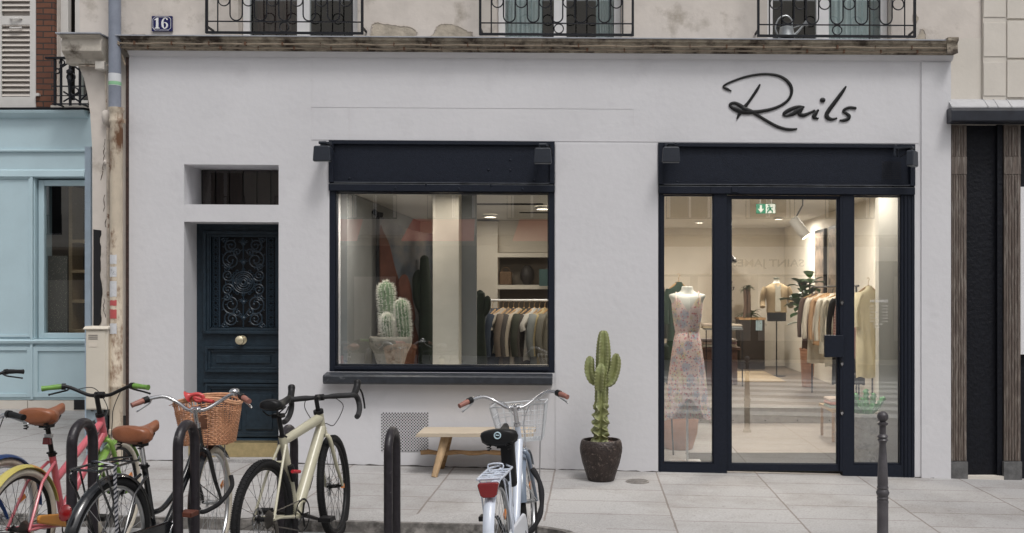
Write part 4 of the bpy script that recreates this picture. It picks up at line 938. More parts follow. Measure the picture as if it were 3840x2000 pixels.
tm.xf(Matrix.Translation((so_(2880), YO+0.10, zo(1000)))); tm.build('letter', mat('brown_letters', (0.03, 0.02, 0.015), 0.6), ob)
aw = []
for k, (pa, pb_) in enumerate(((1150, 1375), (1535, 1795), (1935, 2190))):
    a_, b_ = so_(pa), so_(pb_); m_ = MB()
    m_.add([(a_, YO+1.2, zo(893)-0.1), (b_, YO+1.2, zo(893)-0.1), (b_-0.1, YO+0.12, zo(822)), (a_+0.1, YO+0.12, zo(822)), (a_, YO+1.2, zo(893)-0.14), (b_, YO+1.2, zo(893)-0.14), (b_-0.1, YO+0.12, zo(822)-0.04), (a_+0.1, YO+0.12, zo(822)-0.04)], [(0, 1, 2, 3), (7, 6, 5, 4), (0, 4, 5, 1), (1, 5, 6, 2), (3, 7, 4, 0), (2, 6, 7, 3)])
    m_.build('awning', mat('salmon_awning', (0.95, 0.24, 0.18), 0.8), ob)
m_ = MB().box(-22, 22, YO, YO+1.9, -0.5, -0.25); tag(m_.build('far_pavement', M_GRANITE), kind='structure')
# ================================================================== shop interior
M_IW = mat('interior_wall', (0.70, 0.65, 0.57), 0.85, nz=(2, 0.04))
M_IWC = mat('interior_grey_wall', (0.24, 0.25, 0.255), 0.85, nz=(4, 0.08))
M_CEIL = mat('ceiling_paint', (0.74, 0.72, 0.68), 0.9, nz=(6, 0.03))
M_FL1 = mat('entry_floor', (0.34, 0.30, 0.265), 0.55, nz=(8, 0.1))
M_FL2 = mat('shop_floor', (0.15, 0.118, 0.09), 0.5, nz=(5, 0.15), streak=(1, 4, 1))
def part(mb, name, m, p=bld, **k): return mb.build(name, m, p, **k)
# display room (left)
part(MB().box(-2.55, -2.40, 0.425, 4.7, -0.3, 2.66), 'room_wall', M_IWC)
part(MB().box(-2.401, 0.099, 4.6, 4.7, -0.3, 2.66), 'room_wall', M_IW)
part(MB().box(0.10, 0.20, 0.425, 11.1, -0.3, 3.0), 'room_wall', M_IW)
part(MB().box(-2.55, 0.099, 0.13, 4.7, 2.665, 2.75), 'room_ceiling', M_CEIL)
part(MB().box(-2.399, 0.099, 0.425, 4.6, -0.25, -0.02), 'room_floor', M_FL2)
sl = MB()
for k in range(3): sl.box(-1.9+0.5, -1.9+1.35, 1.8+k*0.05, 1.82+k*0.05, 2.655, 2.664)
for k in range(2): sl.box(-0.9, -0.3, 3.0+k*0.05, 3.02+k*0.05, 2.655, 2.664)
part(sl, 'ceiling_slot', M_DARKIN)
part(MB().box(-2.38, 0.05, 0.43, 1.0, -0.01, z(1396)), 'display_plinth', M_IW)
part(MB().box(PX(1623, 0.5), PX(1720, 0.5), 0.5, 0.72, z(1396)+0.001, 2.664), 'pillar', mat('raw_plaster_pillar', (0.58, 0.54, 0.47), 0.85, nz=(5, 0.08), col2=(0.3, 0.27, 0.22), mix=(2.2, 0.62, 0.8)))
part(MB().box(PX(1723, 0.78), PX(1786, 0.78), 0.78, 0.84, -0.01, 2.664), 'riveted_panel', M_IWC)
rv = MB()
for k in range(16): rv.lathe([(0.007, -0.002), (0.005, -0.008), (0, -0.009)], 8, (PX(1727, 0.78), 0.78, 0.95+k*0.11), axis='y', cap=False)
part(rv, 'rivet_row', M_WHITEPAINT)
# shelving niche wall
s_ = MB(); y0 = 4.15
s_.box(PX(1784, y0), PX(1866, y0), y0, 4.599, -0.02, PZ(830, y0)); 
for py_ in (955, 1075): s_.box(PX(1785, y0), 0.098, y0+0.001, 4.598, PZ(py_+10, y0), PZ(py_-6, y0))
s_.box(PX(1866, y0), 0.098, y0+0.2, 4.597, PZ(945, y0), 2.66)
part(s_, 'shelf_wall', M_IW)
part(MB().box(PX(1868, 4.3), 0.09, 4.50, 4.59, -0.02, PZ(965, 4.3)), 'niche_back', mat('niche_brown', (0.16, 0.135, 0.11), 0.9))
tw = thing('teal_panel', (PX(2040, 4.0), 3.9, PZ(1075, 4)), 'dark teal painted panel on the shelf at the right end of the display window', 'panel')
MB().box(PX(2022, 3.9), PX(2090, 3.9), 3.9, 3.96, PZ(1073, 3.9), PZ(1010, 3.9)).build('panel', mat('teal_dark', (0.05, 0.10, 0.10), 0.7), tw)
# basket and vase on the shelf
M_WICK = mat('dark_wicker', (0.16, 0.10, 0.06), 0.8, nz=(60, 0.4), bump=(80, 0.8))
bk = thing('shelf_basket', (PX(1893, y0), y0+0.15, PZ(1069, y0)), 'small brown wicker handbag with a round handle on the shelf', 'basket')
bh = PZ(1018, y0)-PZ(1069, y0)
MB().box(-0.085, 0.085, -0.06, 0.06, 0, bh).build('body', M_WICK, bk, local=True, bevel=0.02); MB().torus((0, 0, bh), 0.055, 0.007, n=20, m=6).build('handle', M_WICK, bk, local=True)
vs_ = thing('dark_vase', (PX(1975, y0), y0+0.15, PZ(1069, y0)), 'tall dark oval vase on the shelf beside the wicker handbag', 'vase')
MB().lathe([(0.05, 0), (0.09, 0.08), (0.10, 0.14), (0.08, 0.22), (0.04, 0.26), (0.045, 0.27)], 20).build('body', mat('dark_clay', (0.035, 0.03, 0.028), 0.6), vs_, local=True, smooth=True)
# canvas backdrop on a pole
bd = thing('painted_backdrop', (PX(1500, 1.7), 1.7, 0.0), 'hanging canvas backdrop painted with rust coloured desert arches on a black stand', 'backdrop')
yb = 1.55
MB().tube([(PX(1417, yb), yb, -0.02), (PX(1417, yb), yb, PZ(800, yb))], 0.022, 10).build('pole', M_BLACKIRON, bd)
MB().tube([(PX(1405, yb), yb-0.04, PZ(795, yb)), (PX(1412, yb), yb, PZ(803, yb)), (PX(1428, yb), yb+0.05, PZ(806, yb))], 0.03, 8).build('clamp', M_BLACKIRON, bd)
cvs = MB(); N = 30; vs = []; fs = []
for i in range(N+1):
    t = i/N; xx = PX(1420, yb)+t*0.80; yy = yb+0.03+t*0.832+0.03*math.sin(t*25); top = PZ(808, yb)-0.10*math.sin(t*math.pi)-0.12*t
    vs += [(xx, yy, -0.0), (xx, yy, top), (xx, yy+0.006, -0.0), (xx, yy+0.006, top)]
for i in range(N): a = 4*i; b_ = a+4; fs += [(a, b_, b_+1, a+1), (a+2, a+3, b_+3, b_+2), (a+1, b_+1, b_+3, a+3)]
cvs.add(vs, fs); cvs.build('canvas', mat('mottled_canvas', (0.22, 0.20, 0.185), 0.9, nz=(2.5, 0.3), col2=(0.10, 0.115, 0.14), mix=(1.8, 0.42, 0.6), bump=(4, 0.5)), bd, smooth=True)
M_RUST = mat('rust_paint', (0.10, 0.036, 0.024), 0.9, nz=(5, 0.3), bump=(6, 0.5))
def onc(px_, py_, k=0.02):   # point lying just before the canvas, from its pixel
    # intersect pixel ray with plane x = x0 + s, y = y0 + 1.04 s
    x0 = PX(1420, yb); y0_ = yb; a = (px_-VX)/FPX
    # X = a*(CD+y); y = y0_ + 1.04*(X-x0)
    X = a*(CD+y0_-1.04*x0)/(1-1.04*a); y = y0_+1.04*(X-x0)-k
    return Vector((X, y, PZ(py_, y)))
def cut(pts, name, m, k=0.03, th=0.02):
    mb = MB(); P = [onc(a, b, k) for a, b in smooth_path(pts, 4, closed=True)]; n = len(P)
    Q = [p+Vector((0, th, 0)) for p in P]; mb.add(P+Q, [tuple(range(n)), tuple(range(2*n-1, n-1, -1))]+[(i, n+i, n+(i+1) % n, (i+1) % n) for i in range(n)])
    return mb.build(name, m, bd)
cut([(1427, 860), (1440, 870), (1462, 920), (1482, 1000), (1510, 1090), (1545, 1180), (1575, 1290), (1585, 1390), (1430, 1400), (1427, 1100)], 'painted_arch', M_RUST)
cut([(1500, 1080), (1505, 1040), (1525, 1030), (1540, 1060), (1550, 1120), (1560, 1200), (1520, 1200)], 'painted_arch', M_RUST, k=0.07)
# dark prop cacti
M_PROP = mat('dark_green_felt', (0.012, 0.022, 0.014), 0.8, nz=(9, 0.3))
def prop(label, y, segs, base):
    t = thing('dark_cactus', (PX(base, y), y, 0.0), label, 'cactus', 'dark cactus props in the display window')
    for i, s in enumerate(segs):
        pts = smooth_path([(PX(a, y), y, PZ(b, y)) for a, b, r in s], 4); rr = [q[0] for q in smooth_path([(r*(CD+y)/FPX,) for a, b, r in s], 4)]
        mb = MB(); mb.tube(pts, rr, 12); 
        mb.join(MB().lathe([(0.001, rr[-1]*0.7), (rr[-1]*0.6, rr[-1]*0.5), (rr[-1]*0.98, 0), (rr[-1]*0.9, -0.01)], 12, pts[-1], cap=False))
        mb.build('trunk' if i == 0 else 'arm', M_PROP, t, smooth=True)
prop('tall dark green cactus prop left of the pale pillar, with a round top', 1.9, [[(1590, 1850, 28), (1595, 1350, 27), (1597, 1100, 24), (1592, 1000, 18), (1592, 968, 16)], [(1590, 1180, 14), (1568, 1130, 16), (1563, 1050, 17), (1570, 1020, 12)]], 1590)
prop('low dark green cactus prop leaning beside the painted arches', 2.0, [[(1590, 1850, 20), (1560, 1250, 18), (1545, 1130, 15), (1540, 1050, 13)]], 1590)
prop('dark cactus prop with raised arms in front of the clothes rail', 1.5, [[(1800, 1900, 30), (1800, 1400, 27), (1797, 1250, 22), (1797, 1180, 24), (1800, 1110, 20), (1800, 1098, 15)], [(1795, 1190, 14), (1772, 1165, 14), (1770, 1120, 12), (1771, 1112, 9)], [(1800, 1190, 15), (1824, 1160, 14), (1828, 1125, 13), (1828, 1115, 9)]], 1800)

# spiny white cactus in its pot
def ribbed(mb, pts, rr, ribs=12, depth=0.16, top=True):
    """ribbed column along a path; returns rib crest points"""
    P = [Vector(p) for p in pts]; n = ribs*4; crest = []
    vs = []; N = len(P)
    for i, p in enumerate(P):
        t = (P[min(i+1, N-1)]-P[max(i-1, 0)]).normalized(); u = Vector((1, 0, 0)); u = (u-t*u.dot(t)).normalized(); w = t.cross(u)
        for k in range(n):
            a = 2*math.pi*k/n; r_ = rr[i]*(1-depth*(0.5-0.5*math.cos(a*ribs)))
            v = p+u*math.cos(a)*r_+w*math.sin(a)*r_; vs.append(v)
            if k % 4 == 0: crest.append((v, (u*math.cos(a)+w*math.sin(a)), t))
    fs = []
    for i in range(N-1):
        for k in range(n): k2 = (k+1) % n; fs.append((i*n+k, i*n+k2, (i+1)*n+k2, (i+1)*n+k))
    fs.append(tuple((N-1)*n+k for k in range(n)))
    mb.add(vs, fs); return crest
yc = 0.46
sc = thing('spiny_cactus', (PX(1463, yc), yc, z(1396)), 'cluster of white spined columnar cacti in a mottled grey pot in the display window', 'cactus')
M_SPC = mat('pale_cactus_skin', (0.17, 0.26, 0.15), 0.7, nz=(30, 0.3)); M_SPINE = mat('cactus_spine', (0.86, 0.83, 0.76), 0.5)
zb = PZ(1272, yc); pc = PX(1465, yc)
for ci, (bx, ht, r_, yy) in enumerate(((1449, 1048, 0.076, yc+0.03), (1510, 1115, 0.066, yc+0.0), (1455, 1168, 0.052, yc-0.10))):
    X = PX(bx, yy); H = PZ(ht, yy)-zb; mb = MB(); pts = []; rr = []
    for i in range(27):
        t = i/26; hh = H*t; q = max(0, (t-(1-r_*1.3/H))/(r_*1.3/H)); rad = r_*(0.82+0.22*math.sin(min(t*1.5, 1)*math.pi*0.6))*math.sqrt(max(0.02, 1-q*q))
        pts.append((X+0.012*math.sin(t*4+ci), yy, zb-0.02+hh)); rr.append(rad)
    cr = ribbed(mb, pts, rr, 13, 0.22); co_ = mb.build('column', M_SPC, sc, smooth=True)
    sp = MB(); random.seed(ci+11)
    for (v, d, t) in cr:
        for k in range(5):
            dd = (d+Vector((random.uniform(-.9, .9), random.uniform(-.9, .9), random.uniform(-.7, 1.0)))).normalized(); L = random.uniform(0.022, 0.046)
            o_ = dd.orthogonal().normalized()*0.0024; o2 = dd.cross(o_)
            sp.add([v+o_, v-o_*0.5+o2*0.8, v-o_*0.5-o2*0.8, v+dd*L], [(0, 1, 3), (1, 2, 3), (2, 0, 3)])
    tag(sp.build('spines', M_SPINE, co_), kind='stuff')
pw = thing('grey_cactus_pot', (pc, yc, z(1396)), 'mottled grey concrete pot holding the white spined cacti', 'pot')
hp = PZ(1262, yc)-z(1396)
M_CONC = mat('mottled_concrete', (0.36, 0.33, 0.28), 0.85, nz=(10, 0.35), bump=(18, 0.7), col2=(0.13, 0.12, 0.10), mix=(9, 0.52, 0.66))
MB().lathe([(0.115, 0), (0.125, 0.02), (0.16, hp*0.45), (0.205, hp*0.75), (0.208, hp*0.93), (0.20, hp), (0.185, hp), (0.18, hp*0.93), (0.0, hp*0.92)], 36, cap=False).build('body', M_CONC, pw, local=True, smooth=True)
MB().lathe([(0.178, hp*0.93), (0.10, hp*0.965), (0.0, hp*0.97)], 20, cap=False).jit(0.006, 30).build('soil', mat('gravel_soil', (0.10, 0.075, 0.06), 0.95, nz=(60, 0.5), bump=(60, 1)), pw, local=True)

# ------------------------------------------------------------------ garments
def cloth_mat(name, col, kind=None, c2=None):
    if name in MATS: return MATS[name]
    m = mat(name, col, 0.9, nz=(5, 0.12), bump=(200, 0.2))
    if kind:
        n = m.node_tree.nodes; l = m.node_tree.links; b = n['Principled BSDF']; tc = n.new('ShaderNodeTexCoord')
        if kind == 'plaid':
            cur = None
            for ax, sc_, w in (('X', 13, 0), ('Z', 9, 0)):
                wv = n.new('ShaderNodeTexWave'); wv.bands_direction = ax; wv.inputs['Scale'].default_value = sc_; wv.inputs['Distortion'].default_value = 0.4; l.new(tc.outputs['Object'], wv.inputs['Vector'])
                r = n.new('ShaderNodeValToRGB'); r.color_ramp.elements[0].position = 0.45; r.color_ramp.elements[0].color = (0, 0, 0, 1); r.color_ramp.elements[1].position = 0.6; l.new(wv.outputs['Fac'], r.inputs[0])
                x_ = n.new('ShaderNodeMix'); x_.data_type = 'RGBA'; x_.inputs[6].default_value = (*col, 1); x_.inputs[7].default_value = (*c2, 1)
                ml = n.new('ShaderNodeMath'); ml.operation = 'MULTIPLY'; ml.inputs[1].default_value = 0.6; l.new(r.outputs[0], ml.inputs[0]); l.new(ml.outputs[0], x_.inputs[0])
                if cur: l.new(cur, x_.inputs[6])
                cur = x_.outputs[2]
            l.new(cur, b.inputs['Base Color'])
        if kind == 'floral':
            mp = n.new('ShaderNodeMapping'); l.new(tc.outputs['Object'], mp.inputs[0]); cur = None
            for sc_, c_, lo, hi, seedv in ((7.5, (0.68, 0.60, 0.34), 0.22, 0.30, 0), (8, (0.36, 0.45, 0.58), 0.20, 0.30, 4.2), (34, (0.66, 0.20, 0.24), 0.26, 0.34, 9.1), (30, (0.28, 0.38, 0.52), 0.18, 0.26, 15.3), (60, (0.75, 0.62, 0.25), 0.16, 0.2, 22.7)):
                mp2 = n.new('ShaderNodeMapping'); mp2.inputs['Location'].default_value = (seedv, seedv*0.7, seedv*1.3); l.new(tc.outputs['Object'], mp2.inputs[0])
                v = n.new('ShaderNodeTexVoronoi'); v.inputs['Scale'].default_value = sc_; l.new(mp2.outputs[0], v.inputs['Vector'])
                r = n.new('ShaderNodeMapRange'); r.inputs[1].default_value = lo+ (0.1 if sc_ < 20 else 0); r.inputs[2].default_value = hi+(0.1 if sc_ < 20 else 0.02); r.inputs[3].default_value = 0.85 if sc_ > 20 else 0.6; r.inputs[4].default_value = 0; l.new(v.outputs['Distance'], r.inputs[0])
                x_ = n.new('ShaderNodeMix'); x_.data_type = 'RGBA'; x_.inputs[6].default_value = (*col, 1); x_.inputs[7].default_value = (*c_, 1); l.new(r.outputs[0], x_.inputs[0])
                if cur: l.new(cur, x_.inputs[6])
                cur = x_.outputs[2]
            l.new(cur, b.inputs['Base Color'])
    return m
def garment_mesh(Lb, wd, sleeve, th=0.05, flare=1.0, seed=1):
    """hanging shirt or dress in local coords: x width, hanging down from z=0 (collar); returns MB"""
    random.seed(seed); mb = MB(); ph = random.uniform(0, 6); n = 36; rows = [(0.02, 0.22, 0.7), (-0.02, 0.36, 0.9), (-0.055, 0.92, 0.8), (-0.10, 1.0, 0.9), (-0.2, 0.93, 1.0), (-0.35, 0.90, 1.0)]
    k = -0.35
    while k > -Lb+0.06: k -= 0.09; rows.append((max(k, -Lb), 0.90+(flare-0.9)*min(1, (-k-0.35)/max(Lb-0.35, 0.1)), 1.1+0.5*(-k)))
    vs = []; fs = []
    for (zz, w, t) in rows:
        f = min(1, max(0, -zz-0.08)/0.3)
        for j in range(n):
            a = 2*math.pi*j/n; r_ = 1+0.22*f*math.sin(a*7+ph+zz*2)*abs(math.sin(a))
            vs.append((w*wd/2*math.cos(a), th*t*math.sin(a)*r_+0.012*f*math.sin(a*3+ph+zz*5), zz+0.01*math.sin(a*5+ph)*(zz < -Lb+0.05)))
    for i in range(len(rows)-1):
        for j in range(n): j2 = (j+1) % n; fs.append((i*n+j, (i+1)*n+j, (i+1)*n+j2, i*n+j2))
    mb.add(vs, fs)
    if sleeve:
        for s in (-1, 1):
            L = sleeve; pts = [(s*wd*0.40, 0, -0.075), (s*wd*0.49, 0, -0.13), (s*(wd*0.53+0.02), 0.01, -0.13-L*0.5), (s*(wd*0.52+0.02), -0.01, -0.13-L)]
            sp = smooth_path(pts, 3); mb.tube(sp, [0.06-0.022*i/(len(sp)-1) for i in range(len(sp))], 10, sq=(0.75, 1.0), cap=False)
    return mb
M_HANG = mat('hanger_wood', (0.45, 0.28, 0.13), 0.5)
def hanger_mesh(wd):
    mb = MB(); mb.tube([(-wd*0.42, 0, -0.055), (-wd*0.2, 0, -0.01), (0, 0, 0.02), (wd*0.2, 0, -0.01), (wd*0.42, 0, -0.055)], 0.012, 6, sq=(1, 0.6))
    mb.tube([(0, 0, 0.02), (0, 0, 0.07), (0.02, 0, 0.09), (0.0, 0, 0.112), (-0.02, 0, 0.10)], 0.0035, 5); return mb
def garment(loc, rz, name, label, group, col, Lb=0.68, wd=0.42, sleeve=0.45, kind=None, c2=None, seed=1, flare=1.0, th=0.05, cat='garment'):
    t = thing(name, loc, label, cat, group, rot=(0, 0, rz))
    cm = cloth_mat('cloth_%s' % '_'.join(str(int(c*100)) for c in col)+(kind or ''), col, kind, c2)
    garment_mesh(Lb, wd, sleeve, th, flare, seed).build('cloth', cm, t, local=True, smooth=True)
    hanger_mesh(wd).build('hanger', M_HANG, t, local=True); return t
yr_ = 2.6; zr = PZ(1127, yr_)
rl = thing('clothes_rail', (PX(1950, yr_), yr_, 0.0), 'straight white clothes rail behind the display window', 'clothes rail')
MB().tube([(PX(1828, yr_), yr_, zr), (0.09, yr_, zr)], 0.014, 8).build('bar', M_WHITEPAINT, rl); MB().tube([(PX(1830, yr_), yr_, -0.02), (PX(1830, yr_), yr_, zr)], 0.012, 8).build('upright', M_WHITEPAINT, rl)
gl = [((0.05, 0.065, 0.09), 'plaid', (0.12, 0.13, 0.15), 0.75, 'dark blue checked shirt at the left end of the display window rail', 'checked_shirt'),
      ((0.04, 0.055, 0.085), None, None, 0.78, 'plain dark blue shirt beside the checked shirt on the rail', 'blue_shirt'),
      ((0.45, 0.41, 0.35), None, None, 0.52, 'short pale beige blouse on the display window rail', 'blouse'),
      ((0.20, 0.16, 0.13), None, None, 0.85, 'long brown grey tunic on the display window rail', 'tunic'),
      ((0.10, 0.09, 0.085), None, None, 0.72, 'charcoal shirt left of the cream jacket on the rail', 'charcoal_shirt'),
      ((0.52, 0.46, 0.38), None, None, 0.82, 'long cream linen shirt in the middle of the rail', 'linen_shirt'),
      ((0.06, 0.065, 0.05), None, None, 0.78, 'dark olive shirt right of the cream linen shirt', 'olive_shirt'),
      ((0.07, 0.06, 0.055), None, None, 0.80, 'brown black shirt beside the white patterned top', 'brown_shirt'),
      ((0.58, 0.56, 0.52), None, None, 0.60, 'white patterned top on the display window rail', 'patterned_top'),
      ((0.25, 0.27, 0.27), None, None, 0.72, 'grey blue shirt second from the right end of the rail', 'grey_shirt'),
      ((0.46, 0.38, 0.22), None, None, 0.80, 'mustard beige shirt at the right end of the rail', 'mustard_shirt'),
      ((0.2, 0.19, 0.16), None, None, 0.75, 'grey brown coat half hidden behind the right window frame', 'brown_coat')]
for i, (c, k, c2, L, lab, nm) in enumerate(gl):
    garment((PX(1848+i*19.5, yr_), yr_+0.0, zr-0.112), R(58+7*math.sin(i*2.3)), nm, lab, 'shirts hanging on the display window rail', c, L, 0.40, 0.42 if L > 0.6 else 0.12, k, c2, seed=i+3, th=0.035)
# lit ceiling ring lamp
M_LAMP = mat('lamp_lens', (0.9, 0.85, 0.75), 0.5, emit=((1.0, 0.86, 0.66), 12))
def downlight(X, Y, Z, r_, label, e, size=0.35, nm='ceiling_or_fill_lamp'):  # builds the shop's own lamps and the added fill lamps
    t = thing(nm, (X, Y, Z), label, 'lamp', 'round ceiling lamps in the shop')
    MB().lathe([(r_+0.015, 0.0), (r_+0.015, -0.03), (r_, -0.035), (r_, -0.03)], 24, cap=False).build('housing', M_WHITEPAINT, t, local=True, smooth=True)
    MB().lathe([(r_, -0.028), (0.0, -0.0281)], 24, cap=False).build('lens', M_LAMP, t, local=True)
    la = bpy.data.lights.new('lamp_light', 'AREA'); la.shape = 'DISK'; la.size = size; la.energy = e; la.color = (1.0, 0.90, 0.79)
    lo = bpy.data.objects.new('lamp_light', la); C.objects.link(lo); lo.location = (0, 0, -0.05); lo.parent = t; return t
downlight(PX(2036, 2.2), 2.2, 2.664, 0.075, 'lit round ceiling lamp seen at the top right of the display window', 26)
downlight(-1.3, 3.4, 2.664, 0.075, 'lit round ceiling lamp hidden deeper in the display room', 9)

downlight(-2.0, 0.24, 2.664, 0.07, 'added fill lamp over the spiny cactus, out of view behind the display window header', 17, 0.2)  # added lamp hidden above the header, brightens cactus and pot
downlight(-1.25, 0.24, 2.664, 0.07, 'added fill lamp out of view over the middle of the display window', 2.5, 0.2)  # second added lamp, unseen, lifts the front of the pillar
# ------------------------------------------------------------------ main shop (behind the glass door)
part(MB().box(3.95, 4.75, 0.425, 11.1, -0.3, 3.0), 'room_wall', mat('bright_wall', (0.78, 0.74, 0.66), 0.85))
part(MB().box(0.20, 3.95, 11.1, 11.19, -0.3, 3.0), 'room_wall', M_IW)
part(MB().box(0.20, 3.95, 0.425, 11.19, 3.0, 3.1), 'room_ceiling', M_CEIL)
part(MB().box(0.20, 3.95, 0.16, 3.698, -0.3, -0.035), 'entry_floor', M_FL1)
part(MB().box(0.20, 3.95, 3.70, 11.1, -0.3, 0.165), 'shop_floor', M_FL2)
part(MB().box(0.201, 3.949, 3.66, 3.698, -0.034, 0.168), 'step_riser', mat('brushed_steel', (0.42, 0.41, 0.39), 0.35, metal=0.7, nz=(12, 0.15)))
sc_ = MB()
for k in range(7): sc_.lathe([(0.008, 3.66), (0.006, 3.655), (0, 3.655)], 8, (1.0+k*0.42, 0, 0.0), axis='y', cap=False)
part(sc_, 'step_screws', M_DARKIN)
tag(MB().box(0.35, 3.05, 0.12, 1.17, -0.034, -0.022).build('entrance_mat', mat('grey_mat', (0.075, 0.075, 0.07), 0.95, nz=(80, 0.3), bump=(120, 1))), 'dark grey entrance mat just inside the glass door', 'mat')
tag(MB().box(PX(2640, 9), PX(2885, 9), 7.4, 9.6, 0.166, 0.178).build('woven_rug', mat('woven_rug', (0.42, 0.33, 0.22), 0.95, nz=(50, 0.25), bump=(90, 1))), 'beige woven rug on the raised shop floor near the folded clothes', 'rug')
part(MB().box(PX(3290, 0.55), 3.94, 0.50, 0.62, -0.034, 2.99), 'side_partition', mat('pale_partition', (0.70, 0.68, 0.62), 0.9))
part(MB().box(0.21, 0.75, 1.9, 2.0, -0.034, 2.99), 'side_partition', M_IW)
# floor pot, terracotta, behind mannequin
yt = 1.45
tp = thing('terracotta_pot', (PX(2545, yt), yt, -0.035), 'large plain terracotta pot on the floor behind the dress mannequin', 'pot')
MB().lathe([(0.12, 0), (0.15, 0.02), (0.20, 0.18), (0.215, 0.34), (0.20, 0.42), (0.205, 0.44), (0.185, 0.44), (0.18, 0.38), (0.0, 0.37)], 32, cap=False).build('body', mat('terracotta', (0.50, 0.27, 0.18), 0.8, nz=(6, 0.12)), tp, local=True, smooth=True)
# mannequin with dress
ym = 0.56
mx0 = PX(2577, ym)
M_MANN = mat('mannequin_white', (0.62, 0.62, 0.57), 0.5)
mq = thing('dress_mannequin', (mx0, ym, -0.022), 'white headless mannequin in a long floral strap dress behind the left door pane', 'mannequin')
lz = lambda py_: PZ(py_, ym)+0.022
def body_rows(rows, n=40, cx=0):
    """rows: (z, halfwidth, halfdepth, cx)"""
    mb = MB(); vs = []; fs = []
    for (zz, w, d, *o) in rows:
        c_ = o[0] if o else 0
        for j in range(n):
            a = 2*math.pi*j/n; vs.append((c_+w*math.cos(a), d*math.sin(a), zz))
    for i in range(len(rows)-1):
        for j in range(n): j2 = (j+1) % n; fs.append((i*n+j, i*n+j2, (i+1)*n+j2, (i+1)*n+j))
    fs.append(tuple(range(n-1, -1, -1))); fs.append(tuple((len(rows)-1)*n+j for j in range(n)))
    return mb.add(vs, fs)
S_ = 383.0
def sm_rows(rows, k=4): return smooth_path(rows, k)
rows = [(lz(1470), 0.12, 0.08), (lz(1400), 0.135, 0.095), (lz(1320), 0.14, 0.10), (lz(1250), 0.112, 0.085), (lz(1200), 0.125, 0.095), (lz(1150), 0.145, 0.105), (lz(1125), 0.165, 0.095), (lz(1112), 0.18, 0.08), (lz(1104), 0.172, 0.06), (lz(1098), 0.10, 0.055), (lz(1090), 0.065, 0.052), (lz(1078), 0.056, 0.05), (lz(1074), 0.05, 0.045)]
body_rows(sm_rows(rows)).build('torso', M_MANN, mq, local=True, smooth=True)
st = MB(); st.tube([(0, 0.0, 0.02), (0, 0.0, lz(1460))], 0.012, 10); st.build('stand', mat('white_steel', (0.7, 0.7, 0.7), 0.35), mq, local=True)
MB().box(-0.17, 0.14, -0.12, 0.14, 0.0, 0.012).build('base_plate', MATS['white_steel'], mq, local=True, bevel=0.004)
# dress: bodice with V neck + gathered skirt with raised front hem
dm = cloth_mat('floral_cotton', (0.88, 0.69, 0.65), 'floral'); dz = MB(); n = 96; vs = []; fs = []
prof = [(1118, 0.155, 0.108), (1135, 0.152, 0.112), (1160, 0.152, 0.113), (1200, 0.138, 0.105), (1240, 0.120, 0.095), (1247, 0.118, 0.094), (1254, 0.122, 0.098), (1280, 0.138, 0.112), (1330, 0.155, 0.125), (1400, 0.178, 0.14), (1460, 0.19, 0.155), (1520, 0.205, 0.165), (1568, 0.225, 0.17)]
prof = smooth_path(prof, 3)
for i, (py_, w, d) in enumerate(prof):
    f = max(0, (py_-1250)/310)
    for j in range(n):
        a = 2*math.pi*j/n; fr_ = max(0, -math.sin(a)); xx = abs(math.cos(a))
        zz = lz(py_)
        if py_ < 1175:                     # V neckline at the front
            q = max(0, 1-xx*1.6)*fr_; vn = 1118+52*q; zz = lz(max(py_, vn)) if py_ < vn else zz
            if fr_ == 0: zz = lz(max(py_, 1150))
        if f > 0:                           # hem rises at the front
            q = max(0, 1-(xx*1.25)**1.5)*fr_; hem = 1562-78*q; zz = lz(1250+(hem-1250)*f)
            if fr_ == 0: zz = lz(1250+(1570-1250)*f)
        rip = 1+f*0.07*math.sin(a*17+0.8*math.sin(a*3))+f*0.035*math.sin(a*31+2)+(0.02*math.sin(a*23) if 1200 < py_ < 1262 else 0)
        vs.append((w*math.cos(a)*rip, d*math.sin(a)*rip, zz+f*0.004*math.sin(a*41)))
for i in range(len(prof)-1):
    for j in range(n): j2 = (j+1) % n; fs.append((i*n+j, (i+1)*n+j, (i+1)*n+j2, i*n+j2))
dz.add(vs, fs)
dro = dz.build('dress', dm, mq, local=True, smooth=True)
ss_ = MB()
for s in (-1, 1): ss_.tube(smooth_path([(s*0.115, -0.088, lz(1142)), (s*0.118, -0.085, lz(1122)), (s*0.115, -0.05, lz(1103)), (s*0.11, 0.0, lz(1096)), (s*0.11, 0.06, lz(1110)), (s*0.09, 0.1, lz(1150))], 4), 0.005, 6)
ss_.build('strap', dm, dro, local=True)
ti = MB()
for s in (-1, 1): ti.tube(smooth_path([(0.004*s, -0.10, lz(1246)), (0.012*s, -0.112, lz(1262)), (0.008*s, -0.12, lz(1290))], 4), 0.003, 5)
for k in range(5): ti.lathe([(0.0, -0.006), (0.005, -0.004), (0.006, 0)], 8, (0, -0.113, lz(1180+k*14)), axis='y', cap=False)
ti.build('tie', dm, dro, local=True)
# dark hanging bag/cactus shapes behind mannequin left
prop('dark cactus prop at the left edge of the door glazing behind the mannequin', 1.0, [[(2530, 1800, 3), (2514, 1480, 4), (2512, 1420, 12), (2502, 1380, 13), (2498, 1300, 11)], [(2512, 1440, 8), (2492, 1420, 9), (2490, 1398, 8)]], 2530)
garment((PX(2545, 1.3), 1.3, PZ(1065, 1.3)), R(35), 'green_dress', 'long dark green dress hanging behind the mannequin', None, (0.02, 0.045, 0.03), 0.95, 0.3, 0.3, seed=5)
